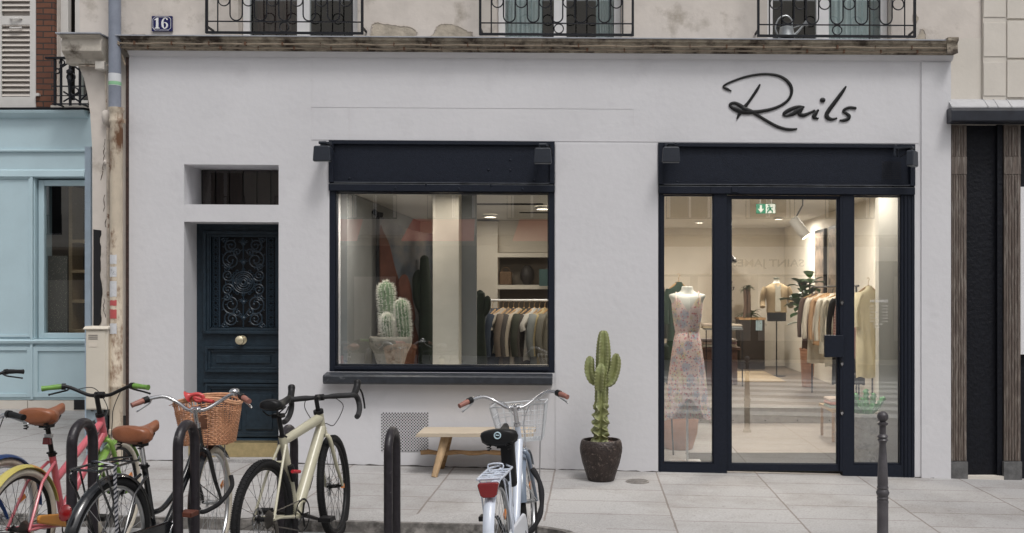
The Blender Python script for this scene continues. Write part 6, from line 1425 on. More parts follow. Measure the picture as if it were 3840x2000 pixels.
# potted euphorbia
yp = -0.48; xp = PX(2254, yp)
ep = thing('dark_plant_pot', (xp, yp, gz(xp)+0.0), 'rounded dark brown glazed pot holding the tall green cactus by the wall', 'pot')
M_DP = mat('dark_glazed_clay', (0.028, 0.018, 0.015), 0.5, nz=(12, 0.4), col2=(0.24, 0.19, 0.16), mix=(38, 0.56, 0.74), bump=(45, 1.0))
Hh = 0.362
MB().lathe([(0.11, 0), (0.118, 0.006), (0.135, 0.06), (0.168, 0.16), (0.187, 0.25), (0.190, 0.29), (0.184, 0.33), (0.176, 0.352), (0.168, Hh), (0.155, Hh), (0.150, 0.33), (0.150, 0.31), (0.0, 0.305)], 40, cap=False).build('body', M_DP, ep, local=True, smooth=True)
so = MB(); random.seed(5); so.lathe([(0.149, 0.315), (0.08, 0.322), (0, 0.325)], 24, cap=False)
for i in range(220):
    a = random.uniform(0, 6.28); r_ = 0.145*math.sqrt(random.random()); s = random.uniform(0.005, 0.011); so.box(r_*math.cos(a)-s, r_*math.cos(a)+s, r_*math.sin(a)-s, r_*math.sin(a)+s, 0.318, 0.326+s)
so.build('pebbles', mat('brown_pebbles', (0.14, 0.085, 0.07), 0.9, nz=(40, 0.4)), ep, local=True)
eu = thing('candelabra_cactus', (xp, yp, gz(xp)+0.315), 'tall green candelabra cactus with two raised arms and pale scarred lower edges', 'cactus')
M_EU = mat('euphorbia_green', (0.20, 0.215, 0.085), 0.5, nz=(9, 0.22), col2=(0.30, 0.34, 0.16), mix=(5, 0.5, 0.65), bump=(25, 0.3))
# pale corky edges towards the base
n = M_EU.node_tree.nodes; l = M_EU.node_tree.links
tc = n.new('ShaderNodeTexCoord'); sx_ = n.new('ShaderNodeSeparateXYZ'); l.new(tc.outputs['Object'], sx_.inputs[0])
ge = n.new('ShaderNodeNewGeometry'); pr_ = n.new('ShaderNodeMapRange'); pr_.inputs[1].default_value = 0.56; pr_.inputs[2].default_value = 0.70; l.new(ge.outputs['Pointiness'], pr_.inputs[0])
mx_ = n.new('ShaderNodeMix'); mx_.data_type = 'RGBA'; mx_.inputs[7].default_value = (0.50, 0.48, 0.32, 1)
src = n['Principled BSDF'].inputs['Base Color'].links[0].from_socket; l.new(pr_.outputs[0], mx_.inputs[0]); l.new(src, mx_.inputs[6]); l.new(mx_.outputs[2], n['Principled BSDF'].inputs['Base Color'])
E = lambda px_, py_, dy=0.0: (PX(px_, yp+dy)-xp, dy, PZ(py_, yp+dy)-(gz(xp)+0.315))
def eucol(mb, pts, radii, ribs=5, rot=0.3, ruffle=None, sm=18):
    P = [Vector(p[:3]) for p in smooth_path(pts, sm)]; RR = [q[0] for q in smooth_path([(r,) for r in radii], sm)]; N = len(P); n_ = ribs*8; vs = []; fs = []; ln = 0; random.seed(3)
    for i, p in enumerate(P):
        if i: ln += (P[i]-P[i-1]).length
        t = (P[min(i+1, N-1)]-P[max(i-1, 0)]).normalized(); u = Vector((1, 0, 0)); u = (u-t*u.dot(t)).normalized(); w = t.cross(u)
        for k in range(n_):
            a = 2*math.pi*k/n_; rb_ = (k+4)//8 % ribs; c_ = (0.5+0.5*math.cos(a*ribs))**1.6; rf = ruffle(p.z) if ruffle else 0.0
            wv = math.sin(ln*78+rb_*2.2+1.3*math.sin(ln*19+rb_)); r_ = RR[i]*(0.42+0.58*c_)*(1+c_*(0.05*math.sin(ln*230+rb_)+0.12*rf*wv))
            aa = a+rot+c_*rf*0.38*math.sin(ln*78+rb_*2.2+1.1+1.3*math.sin(ln*19+rb_))
            vs.append(p+u*math.cos(aa)*r_+w*math.sin(aa)*r_)
    for i in range(N-1):
        for k in range(n_): k2 = (k+1) % n_; fs.append((i*n_+k, i*n_+k2, (i+1)*n_+k2, (i+1)*n_+k))
    fs.append(tuple(range(n_-1, -1, -1))); fs.append(tuple((N-1)*n_+k for k in range(n_))); mb.add(vs, fs); return mb
q = 1/421.0
ruf = lambda zz: 1.0 if zz < E(0, 1540)[2] else max(0.0, 1-(zz-E(0, 1540)[2])/0.12)
mb = MB(); eucol(mb, [E(2251, 1672), E(2252, 1600), E(2254, 1540), E(2256, 1480), E(2257, 1425), E(2262, 1370), E(2263, 1320), E(2263, 1280), E(2263, 1250), E(2263, 1240)], [34*q, 33*q, 30*q, 27*q, 28*q, 30*q, 29*q, 25*q, 18*q, 8*q], 5, 0.32, ruf)
mb.build('stem', M_EU, eu, local=True, smooth=True)
for pts, rd in (([E(2240, 1440), E(2222, 1424), E(2212, 1395), E(2211, 1365), E(2214, 1345), E(2217, 1337)], [12, 19, 22, 21, 16, 7]),
                ([E(2270, 1445), E(2290, 1430), E(2302, 1400), E(2309, 1365), E(2310, 1340), E(2312, 1326)], [14, 22, 24, 23, 18, 8]),
                ([E(2250, 1460, -0.03), E(2250, 1430, -0.05), E(2252, 1400, -0.06), E(2254, 1380, -0.06), E(2254, 1364, -0.06)], [22, 25, 24, 20, 8])):
    mb = MB(); eucol(mb, pts, [r_*q for r_ in rd], 4, 0.5); mb.build('arm', M_EU, eu, local=True, smooth=True)

# ================================================================== bicycles
M_TYRE = mat('tyre_rubber', (0.014, 0.014, 0.015), 0.8, spec=0.25, nz=(60, 0.2)); M_CREAMT = mat('cream_tyre', (0.60, 0.55, 0.46), 0.7, nz=(20, 0.12)); M_CHROME = mat('chrome', (0.62, 0.62, 0.63), 0.18, metal=1.0, nz=(30, 0.1))
M_ALU = mat('aluminium', (0.55, 0.56, 0.57), 0.3, metal=0.9); M_BLK = mat('black_plastic', (0.007, 0.007, 0.008), 0.5, spec=0.35); M_BKM = mat('black_bike_paint', (0.010, 0.011, 0.013), 0.22, coat=0.5)
M_PINK = mat('pink_paint', (0.60, 0.135, 0.165), 0.3, nz=(8, 0.06), coat=0.3); M_CRM = mat('cream_bike_paint', (0.50, 0.475, 0.355), 0.35, nz=(8, 0.04), coat=0.2); M_PALE = mat('pale_blue_white_paint', (0.58, 0.63, 0.72), 0.3, coat=0.4)
M_YEL = mat('yellow_fender', (0.52, 0.45, 0.13), 0.35); M_GRN = mat('green_fender', (0.20, 0.36, 0.07), 0.35); M_ORG = mat('orange_guard', (0.58, 0.25, 0.05), 0.4); M_NAVF = mat('blue_fender', (0.012, 0.045, 0.16), 0.3)
M_BROWN = mat('brown_leather', (0.25, 0.09, 0.042), 0.38, nz=(14, 0.12), bump=(60, 0.15)); M_BGRIP = mat('brown_grip', (0.30, 0.13, 0.10), 0.5, nz=(20, 0.2)); M_GGRIP = mat('green_grip', (0.15, 0.31, 0.06), 0.45, nz=(20, 0.2))
M_RED = mat('red_reflector', (0.20, 0.006, 0.008), 0.15, coat=0.5); M_ORR = mat('orange_reflector', (0.75, 0.25, 0.05), 0.3); M_CABL = mat('black_cable', (0.02, 0.02, 0.02), 0.5)
M_WICKB = mat('woven_basket', (0.62, 0.33, 0.19), 0.6, nz=(40, 0.2)); M_WIRE = mat('white_wire', (0.62, 0.64, 0.66), 0.35); M_GREYF = mat('shiny_grey_blue', (0.18, 0.22, 0.28), 0.25, coat=0.5)
def wheel(root, name, hx, r, tw, tyre, rim, hub, xf, knob=False, side=None, disc=False, nsp=28, rimw=0.011, hubr=0.02):
    A = lambda mb: mb.xf(xf) if xf else mb
    q = MB(); q.torus((hx, 0, r), r-tw-0.012, rimw, n=56, m=8, sq=(1.0, 1.0)); w = A(q).build(name, rim, root, local=True, smooth=True)
    q = MB(); q.torus((hx, 0, r), r-tw/2-0.004, tw/2+0.004, n=64, m=12, sq=None)
    if knob:
        for k in range(170):
            a = 2*math.pi*k/170; rr = r-0.001
            for yy in ((-0.012, 0.0) if k % 2 else (0.0, 0.012)):
                c = Vector((hx+rr*math.cos(a), yy, r+rr*math.sin(a))); M = Matrix.Translation(c) @ Matrix.Rotation(-a, 4, 'Y'); q.join(MB().box(-0.003, 0.0012, -0.004, 0.004, -0.0035, 0.0035), M)
            for yy in (-0.019, 0.019):
                rr2 = r-0.008; c = Vector((hx+rr2*math.cos(a), yy, r+rr2*math.sin(a))); M = Matrix.Translation(c) @ Matrix.Rotation(-a, 4, 'Y'); q.join(MB().box(-0.004, 0.003, -0.0035, 0.0035, -0.003, 0.003), M)
    A(q).build('tyre', tyre, w, local=True, smooth=True)
    q = MB()
    for k in range(nsp):
        a = 2*math.pi*k/nsp; s = 1 if k % 2 else -1; b_ = a+s*(0.9 if (k//2) % 2 else -0.9)
        q.tube([(hx+hubr*math.cos(b_), s*0.03, r+hubr*math.sin(b_)), (hx+(r-tw-0.015)*math.cos(a), 0, r+(r-tw-0.015)*math.sin(a))], 0.0013, 4, cap=False)
    A(q).build('spokes', M_BLK if rim == M_BLK else M_ALU, w, local=True)
    q = MB(); q.tube([(hx, -0.055, r), (hx, -0.032, r), (hx, -0.03, r), (hx, -0.024, r), (hx, 0.024, r), (hx, 0.03, r), (hx, 0.032, r), (hx, 0.055, r)], [0.009, 0.009, hubr+0.006, 0.014, 0.014, hubr+0.006, 0.009, 0.009], 12)
    A(q).build('hub', hub, w, local=True, smooth=True)
    if disc:
        q = MB(); q.torus((hx, 0.036, r), 0.062, 0.0075, n=32, m=4, sq=(0.15, 1)); 
        for k in range(6): a = k*math.pi/3; q.tube([(hx, 0.036, r), (hx+0.06*math.cos(a+0.4), 0.036, r+0.06*math.sin(a+0.4))], 0.004, 4)
        A(q).build('brake_disc', M_ALU, w, local=True)
    q = MB()
    a = R(35 if side is None else side); c = Vector((hx+r*0.62*math.cos(a), 0, r+r*0.62*math.sin(a))); q.join(MB().box(-0.03, 0.03, -0.006, 0.006, -0.016, 0.016), Matrix.Translation(c) @ Matrix.Rotation(-a, 4, 'Y')); A(q).build('reflector', M_ORR, w, local=True, bevel=0.003)
    return w
def fender_mesh(hx, r, a0, a1, w, gap=0.022, d=0.016):
    q = MB(); N = 26; vs = []; fs = []; m = 7
    for i in range(N+1):
        a = R(a0+(a1-a0)*i/N)
        for j in range(m):
            b = -1+2*j/(m-1); rr = r+gap-d*b*b; vs.append((hx+rr*math.cos(a), w/2*b, r+rr*math.sin(a)))
        for j in range(m):
            b = -1+2*j/(m-1); rr = r+gap-0.003-d*b*b; vs.append((hx+rr*math.cos(a), (w/2-0.002)*b, r+rr*math.sin(a)))
    for i in range(N):
        for j in range(m-1):
            a = i*2*m+j; b = a+2*m; fs += [(a, b, b+1, a+1), (a+m, a+m+1, b+m+1, b+m)]
        for j in (0, m-1): a = i*2*m+j; b = a+2*m; fs.append((a, a+m, b+m, b))
    for i in (0, N):
        for j in range(m-1): a = i*2*m+j; fs.append((a, a+1, a+m+1, a+m))
    return q.add(vs, fs)
def saddle(root, x_, z_, m, kind='city', under=True):
    q = MB(); rows = []
    wide, L = (0.110, 0.27) if kind == 'city' else (0.070, 0.275)
    prof = [(-0.13, 0.55, 0.0), (-0.12, 0.85, 0.004), (-0.09, 1.0, 0.008), (-0.05, 0.95, 0.006), (0.0, 0.66, 0.002), (0.05, 0.36, 0.0), (0.10, 0.24, 0.002), (0.14, 0.20, 0.004), (0.155, 0.12, -0.002)]
    prof = smooth_path(prof, 3); vs = []; fs = []; n = 18
    dp = 0.068 if kind == 'city' else 0.03
    for (xx, w, dz) in prof:
        for j in range(n):
            a = math.pi*2*j/n; yy = wide*w*math.cos(a); zz = (0.030+dz)*max(0, math.sin(a))**0.75 if math.sin(a) > 0 else -dp*(0.30+0.50*min(1, w*1.15))*abs(math.sin(a))**0.6
            zz += 0.02*max(0, xx/0.155)**2
            vs.append((x_+xx, yy, z_+zz+ (0.012 if xx < -0.08 else 0)))
    N = len(prof)
    for i in range(N-1):
        for j in range(n): j2 = (j+1) % n; fs.append((i*n+j, (i+1)*n+j, (i+1)*n+j2, i*n+j2))
    fs.append(tuple(range(n))); fs.append(tuple((N-1)*n+j for j in range(n-1, -1, -1)))
    q.add(vs, fs); s = q.build('saddle', m, root, local=True, smooth=True)
    u = MB()
    for sd_ in (-1, 1):
        u.tube(smooth_path([(x_-0.11, sd_*0.045, z_-0.02), (x_-0.06, sd_*0.03, z_-0.055), (x_+0.04, sd_*0.025, z_-0.055), (x_+0.12, sd_*0.008, z_-0.02)], 4), 0.0045, 6)
        if kind == 'city': u.tube([(x_-0.10+0.012*math.cos(k*0.9), sd_*0.06+0.012*math.sin(k*0.9), z_-0.075+0.055*k/26) for k in range(27)], 0.0035, 5)
    u.box(x_-0.03, x_+0.03, -0.03, 0.03, z_-0.075, z_-0.05); u.build('saddle_rails', M_BLK, s, local=True); return s
def bike(name, loc, yaw, lean, label, c):
    t = thing(name, loc, label, 'bicycle', 'bicycles parked along the kerb', rot=(lean, 0, yaw))
    r = c['r']; L = c['L']; tw = c.get('tw', 0.035); fm = c['frame']; bb = Vector((c.get('bbx', 0.43), 0, c.get('bbz', 0.28)))
    ua = Vector((-0.326, 0, 0.945)); ax0 = Vector((L-0.055, 0, r))         # steering axis
    AX = lambda z_: ax0+ua*((z_-r)/ua.z)
    zc = c.get('crown', 2*r+0.03); zh = c.get('head', zc+0.14); zs = c.get('stem', zh+0.06)
    M = Matrix.Translation(ax0) @ Matrix.Rotation(c.get('steer', 0), 4, ua) @ Matrix.Translation(-ax0)
    st = lambda mb: mb.xf(M)
    # frame
    F_ = MB(); kind = c['kind']; sax = c.get('seatx', 0.24)
    seat_top = bb+Vector((-0.29, 0, 0.957))*c.get('stl', 0.50)
    tb_ = c.get('tube', 0.017)
    F_.tube([bb, seat_top], tb_*0.95, 14); F_.tube([AX(zc+0.015), AX(zh)], tb_*1.2, 14)
    F_.tube([bb-Vector((0, 0.035, 0)), bb+Vector((0, 0.035, 0))], 0.022, 14)
    if kind == 'diamond':
        F_.tube([seat_top-Vector((0, 0, 0.03)), AX(zh-0.035)], [tb_*1.0, tb_*1.3], 14, sq=(1.1, 0.9)); F_.tube([bb, AX(zc+0.05)], [tb_*1.5, tb_*1.45], 14)
    elif kind == 'step':
        F_.tube(smooth_path([bb+Vector((0.0, 0, 0.01)), bb+Vector((0.12, 0, 0.07)), AX(zc+0.03)-Vector((0.16, 0, 0.19)), AX(zc+0.03)], 5), tb_*1.2, 14)
        F_.tube(smooth_path([bb+Vector((-0.05, 0, 0.16)), bb+Vector((0.09, 0, 0.17)), AX(zh-0.04)-Vector((0.14, 0, 0.23)), AX(zh-0.04)], 5), tb_*0.95, 14)
    elif kind == 'mixte':
        F_.tube([bb+Vector((-0.02, 0, 0.07)), AX(zc+0.04)], tb_*1.25, 14); F_.tube([bb+Vector((-0.085, 0, 0.28)), AX(zh-0.04)], tb_*1.1, 14)
    elif kind == 'single':
        F_.tube(smooth_path([bb, bb+Vector((0.10, 0, 0.06)), AX(zc+0.09)-Vector((0.10, 0, 0.16)), AX(zc+0.07)], 5), tb_*1.7, 16)
    for s in (-1, 1):
        F_.tube([bb+Vector((-0.03, s*0.03, 0)), (0.10, s*0.055, r-0.01), (0.0, s*0.065, r)], [0.011, 0.009, 0.009], 8)
        F_.tube([seat_top-Vector((0, -s*0.02, 0.05)), (0.14, s*0.045, r+0.24), (0.0, s*0.065, r)], [0.009, 0.008, 0.008], 8)
    bg = Vector((0.14, 0, r+0.24)).lerp(seat_top-Vector((0, 0, 0.05)), 0.42); F_.tube([bg-Vector((0, 0.036, 0)), bg+Vector((0, 0.036, 0))], 0.007, 6) if kind != 'single' else None
    F_.build('frame', fm, t, local=True, smooth=True)
    # seatpost and saddle
    sz = c['sz']; spt = bb+Vector((-0.29, 0, 0.957))*((sz-0.06-bb.z)/0.957)
    MB().tube([seat_top-Vector((-0.006, 0, 0.02)), spt], 0.0135, 12).build('seatpost', c.get('post', M_BLK), t, local=True, smooth=True)
    q = MB(); q.tube([seat_top-Vector((-0.004, 0, 0.014)), seat_top+Vector((-0.002, 0, 0.008))], 0.021, 12); q.tube([seat_top+Vector((0, -0.03, 0)), seat_top+Vector((0, 0.03, 0))], 0.006, 6); q.build('seat_clamp', c.get('clampm', M_BLK), t, local=True)
    sd_ = saddle(t, spt.x+0.0, sz-0.01, c['saddle'], c.get('skind', 'city'))
    # crank, chain, pedals
    q = MB(); ca = R(c.get('crank', 40)); q.torus(tuple(bb+Vector((0, -0.045, 0))), c.get('ringr', 0.085), 0.007, n=36, m=4, sq=(0.4, 1))
    for k in range(5): a = 2*math.pi*k/5; q.tube([bb+Vector((0, -0.045, 0)), bb+Vector((0.08*math.cos(a), -0.045, 0.08*math.sin(a)))], 0.006, 5)
    e1 = bb+Vector((0.17*math.cos(ca), -0.07, 0.17*math.sin(ca))); e2 = bb+Vector((-0.17*math.cos(ca), 0.07, -0.17*math.sin(ca)))
    q.tube([bb+Vector((0, -0.06, 0)), e1], [0.015, 0.011], 8); q.tube([bb+Vector((0, 0.06, 0)), e2], [0.015, 0.011], 8); cro = q.build('crank', c.get('crankm', M_BLK), t, local=True, smooth=True)
    for e, s in ((e1, -1), (e2, 1)):
        p = MB(); p.tube([e, e+Vector((0, s*0.1, 0))], 0.007, 6); p.frame(e.x-0.042, e.x+0.042, e.z-0.014, e.z+0.014, 0.008, e.y+s*0.02, e.y+s*0.105); p.box(e.x-0.042, e.x+0.042, e.y+s*0.02, e.y+s*0.032, e.z-0.012, e.z+0.012); p.box(e.x-0.042, e.x+0.042, e.y+s*0.093, e.y+s*0.105, e.z-0.012, e.z+0.012)
        p.build('pedal', c.get('pedm', M_BLK), cro, local=True, bevel=0.003)
    q = MB(); ch = c.get('ringr', 0.085)
    for s, rr in ((1, 0.035), (-1, 0.035)):
        q.tube([(0, -0.045, r+s*rr), bb+Vector((0, -0.045, s*ch))], 0.004, 4)
    q.build('chain', mat('chain_steel', (0.12, 0.11, 0.10), 0.4, metal=0.8), t, local=True)
    q = MB()
    for k in range(c.get('cogs', 1)): q.torus((0, -0.032-0.004*k, r), 0.05-0.0035*k, 0.004, n=26, m=4, sq=(0.4, 1)); q.torus((0, -0.032-0.004*k, r), 0.03-0.002*k, 0.006, n=16, m=4, sq=(0.3, 1))
    if c.get('cogs', 1) > 1: q.tube([(0.0, -0.075, r-0.02), (0.02, -0.07, r-0.06), (0.05, -0.06, r-0.13)], 0.012, 6); q.torus((0.05, -0.055, r-0.14), 0.022, 0.006, n=12, m=5); q.torus((0.02, -0.055, r-0.075), 0.022, 0.006, n=12, m=5)
    q.build('sprocket', mat('chain_steel', (0.12, 0.11, 0.10)), t, local=True)
    if c.get('guard'):
        q = MB(); n_ = 10; P = []; Q = 0.058
        gs = c.get('gs', 1.0); P = [(bb.x+(ch+0.02)*gs*math.cos(R(a)), bb.z+(0.02 if gs < 1 else 0)+(ch+0.02)*gs*math.sin(R(a))) for a in range(-100, 101, 20)]+[((0.1 if gs < 1 else 0.0)+0.05*gs*math.cos(R(a)), r+(0.04 if gs < 1 else 0)+0.055*gs*math.sin(R(a))) for a in range(100, 261, 40)]
        q.prism(P, -0.072, -0.052); q.build('chain_guard', c['guard'], t, local=True, bevel=0.008)
    # wheels and fenders
    wheel(t, 'rear_wheel', 0, r, tw, c['tyre'], c['rim'], c.get('hub', M_ALU), None, c.get('knob', False), c.get('ref', 30), c.get('disc', False))
    wheel(t, 'front_wheel', L, r, tw, c.get('ftyre', c['tyre']), c['rim'], c.get('hub', M_ALU), M, c.get('knob', False), c.get('ref2', 20), c.get('disc', False))
    if c.get('rf'):
        fr_ = fender_mesh(0, r, c.get('rfa', (20, 195))[0], c.get('rfa', (20, 195))[1], c.get('fw', 0.056)); fo = fr_.build('rear_fender', c['rf'], t, local=True, smooth=True)
        q = MB()
        for s in (-1, 1): q.tube([(0, s*0.06, r), ((r+0.01)*math.cos(R(170)), s*0.026, r+(r+0.01)*math.sin(R(170)))], 0.0028, 5)
        q.build('fender_stay', M_ALU if c.get('stay') is None else c['stay'], fo, local=True)
    if c.get('ff'):
        fr_ = fender_mesh(L, r, c.get('ffa', (35, 170))[0], c.get('ffa', (35, 170))[1], c.get('fw', 0.056)); fo = st(fr_).build('front_fender', c['ff'], t, local=True, smooth=True)
        q = MB()
        for s in (-1, 1): q.tube([(L, s*0.06, r), (L+(r+0.01)*math.cos(R(150)), s*0.026, r+(r+0.01)*math.sin(R(150)))], 0.0028, 5)
        st(q).build('fender_stay', M_ALU if c.get('stay') is None else c['stay'], fo, local=True)
    # fork
    q = MB(); cr = AX(zc)
    q.tube([AX(zc-0.01), AX(zc+0.02)], tb_*1.35, 12)
    for s in (-1, 1): q.tube(smooth_path([cr+Vector((0, s*0.005, 0)), cr+Vector((0.0, s*0.045, -0.03)), (L-0.055-0.326*-0.10*0+0.0-0.05, s*0.052, r+0.17), (L-0.03, s*0.055, r+0.06), (L, s*0.058, r)], 4), [0.016, 0.016, 0.016, 0.015, 0.015, 0.014, 0.014, 0.013, 0.013, 0.012, 0.012, 0.011, 0.010, 0.010, 0.010, 0.009, 0.009], 10)
    st(q).build('fork', c.get('fork', fm), t, local=True, smooth=True)
    # handlebar
    hb = MB(); S0 = AX(zs); B = S0+Vector((c.get('reach', 0.05), 0, 0.0)); bt = c['bar']; bm = c.get('barm', M_CHROME)
    hs = MB(); hs.tube([AX(zh+0.001), AX(zh+0.02)], tb_*1.35, 12); hs.tube([AX(zh), S0+ua*0.01], 0.0145, 12); hs.tube([S0, B], [0.017, 0.017], 10); hs.tube([B+Vector((0, -0.028, 0)), B+Vector((0, 0.028, 0))], 0.022, 12)
    grips = []; levers = []
    for s in (-1, 1):
        if bt == 'city':
            P = smooth_path([(0, 0, 0), (0.01, s*0.05, 0.0), (0.045, s*0.13, 0.045), (0.035, s*0.20, 0.082), (-0.005, s*0.255, 0.082), (-0.05, s*0.295, 0.070), (-0.10, s*0.345, 0.050)], 4); gi0 = 20
        elif bt == 'riser':
            P = smooth_path([(0, 0, 0), (0.0, s*0.06, 0.0), (-0.005, s*0.12, 0.025), (-0.01, s*0.19, 0.055), (-0.03, s*0.24, 0.058), (-0.06, s*0.33, 0.05)], 4); gi0 = 15
        elif bt == 'drop':
            P = smooth_path([(0, 0, 0), (0, s*0.12, 0.002), (0.0, s*0.19, 0.0), (0.03, s*0.213, -0.002), (0.085, s*0.222, -0.012), (0.115, s*0.23, -0.05), (0.10, s*0.238, -0.10), (0.04, s*0.243, -0.135), (-0.02, s*0.247, -0.145)], 4); gi0 = 8
        P = [Vector(p)+B for p in P]
        if bt == 'drop':
            hb.tube(P, [0.0145 if i < 3 else 0.0185 for i in range(len(P))], 12)
            g_ = MB(); g_.tube(smooth_path([B+Vector((0.05, s*0.216, 0.0)), B+Vector((0.09, s*0.222, 0.02)), B+Vector((0.125, s*0.226, 0.052)), B+Vector((0.14, s*0.228, 0.092))], 4), [0.018, 0.019, 0.02, 0.022, 0.023, 0.023, 0.023, 0.023, 0.023, 0.024, 0.025, 0.023, 0.014], 12)
            grips.append((g_, 'brake_hood', M_BLK))
            l_ = MB(); l_.tube(smooth_path([B+Vector((0.14, s*0.23, 0.04)), B+Vector((0.165, s*0.245, 0.0)), B+Vector((0.165, s*0.255, -0.06)), B+Vector((0.145, s*0.262, -0.11))], 4), 0.008, 6, sq=(0.5, 1)); levers.append(l_)
        else:
            hb.tube(P[:gi0+1], 0.0115, 12); g_ = MB(); n_ = len(P)-gi0
            g_.tube(P[gi0:], [0.0165+0.0015*math.sin(i*1.5) for i in range(n_)], 12); grips.append((g_, 'grip', c['grip']))
            k_ = MB(); a_ = P[gi0-1]; k_.tube([P[gi0-2], P[gi0]], 0.021, 12); k_.build; grips.append((k_, 'shifter', M_BLK))
            l_ = MB(); d_ = (P[-1]-P[gi0]); l_.tube(smooth_path([P[gi0-3]+Vector((0.01, 0, -0.01)), P[gi0-1]+Vector((0.04, 0, -0.028)), P[gi0]+d_*0.45+Vector((0.055, 0, -0.038)), P[gi0]+d_*0.85+Vector((0.055, s*0.0, -0.045))], 4), 0.006, 6); l_.lathe([(0.001, -0.008), (0.008, 0), (0.001, 0.008)], 8, P[gi0]+d_*0.85+Vector((0.055, 0, -0.045))); levers.append(l_)
    hbo = st(hb).build('handlebar', bm, t, local=True, smooth=True)
    st(hs).build('stem', c.get('stemm', bm), hbo, local=True, smooth=True)
    for g_, nm, gm in grips: st(g_).build(nm, gm, hbo, local=True, smooth=True)
    for l_ in levers: st(l_).build('brake_lever', c.get('levm', M_ALU), hbo, local=True, smooth=True)
    cb = MB()
    for s, b_ in ((-1, 0.10), (1, 0.15)):
        st0 = B+Vector((0.02, s*0.17, 0.03)) if bt != 'drop' else B+Vector((0.01, s*0.10, -0.01))
        if bt == 'drop': cb.tube(smooth_path([st0, B+Vector((0.09, s*0.13, -0.08)), B+Vector((0.08, s*0.06, -0.2)), AX(zh-0.08)+Vector((0.03, s*0.02, 0)), AX(zh-0.13)+Vector((-0.06, s*0.03, -0.03))], 6), 0.003, 5)
        else: cb.tube(smooth_path([st0, B+Vector((b_, s*0.10, 0.03)), B+Vector((b_+0.03, s*0.03, -0.10)), AX(zc)+Vector((0.05, s*0.03, 0.10)), AX(zc)+Vector((0.03, s*0.03, 0.0))], 6), 0.0028, 5)
    st(cb).build('cable', c.get('cabm', M_CABL), hbo, local=True)
    c['M'] = M; c['B'] = B; c['AX'] = AX; c['bb'] = bb; c['seat_top'] = seat_top; c['zc'] = zc; c['spt'] = spt; c['hbo'] = hbo; c['saddle_o'] = sd_
    return t
def rack(t, x0, x1, z_, w, m, r, style=0):
    q = MB(); q.tube(smooth_path([(x1, -w/2, z_), (x0+0.02, -w/2, z_), (x0, -w/2+0.02, z_), (x0, w/2-0.02, z_), (x0+0.02, w/2, z_), (x1, w/2, z_)], 4), 0.0065, 8)
    for xx in ([x0+0.05+0.075*i for i in range(int((x1-x0)/0.08))] if style else [x0+0.12, x1-0.05]): q.tube([(xx, -w/2, z_), (xx, w/2, z_)], 0.005, 6)
    q.tube([(x0+0.02, 0, z_), (x1, 0, z_)], 0.005, 6)
    if style: q.tube(smooth_path([(x0+0.06, -0.02, z_), (x0+0.1, 0.03, z_), (x0+0.16, -0.03, z_), (x0+0.22, 0.03, z_), (x1-0.03, -0.02, z_)], 4), 0.005, 6)
    for s in (-1, 1):
        q.tube([(x0+0.06, s*w/2, z_), (0.0, s*0.075, r+0.01)], 0.005, 6)
        q.tube(smooth_path([(x0+0.02, s*w/2, z_-0.002), (x0-0.01, s*w/2, z_-0.04), (x0+0.05, s*(w/2), z_-0.13), (0.0, s*0.075, r+0.02)], 4), 0.006, 6) if not style else q.tube([(x1-0.08, s*w/2, z_), (0.0, s*0.075, r+0.01)], 0.005, 6)
        q.tube([(x1, s*w/2, z_), (x1+0.09, s*0.02, z_+0.0)], 0.006, 6)
    return q.build('rack', m, t, local=True, smooth=True)
def at(px_, s_): return (px_-VX)/s_, FPX/s_-CD
def gr_road(X): return gz(X)+ROADZ

# --- cream racing bicycle
A = dict(r=0.352, L=1.03, tw=0.042, kind='diamond', frame=M_CRM, tyre=M_TYRE, rim=M_BLK, hub=M_BLK, tube=0.025, stl=0.54, sz=1.01, bbx=0.42, bbz=0.285, saddle=M_BLK, skind='race', bar='drop', barm=mat('bar_tape', (0.022, 0.022, 0.024), 0.7, bump=(60, 0.6)), stemm=M_BLK, head=0.885, stem=0.985, reach=0.085, knob=True, disc=True, steer=R(-9)*-1, cogs=9, ringr=0.10, levm=M_BLK, crown=0.735, crank=-20, ref=-75, ref2=-10, cabm=M_CABL)
X, Y = at(994, 636)
tA = bike('gravel_bicycle', (X, Y, gr_road(X)), R(90-9), R(-1.5), 'cream racing bicycle with black drop handlebar, in front of the entrance door side wall', A)
q = MB(); q.tube([(0.30, -0.03, 0.62), (0.33, -0.04, 0.52)], 0.02, 8); q.build('bottle_holder', M_BLK, tA, local=True)
q = MB(); P = [A['AX'](A['zc']-0.0)]; q.tube([(0.62, 0.0, 0.50), (0.60, 0.0, 0.47), (0.56, 0, 0.42)], 0.030, 12); q.build('silver_bottle_cage', M_CHROME, tA, local=True)
q = MB(); q.tube(smooth_path([(0.2, -0.09, 0.60), (0.28, -0.10, 0.585)], 3), 0.011, 8); q.build('red_tape', mat('red_rubber', (0.45, 0.02, 0.03), 0.4), tA, local=True)

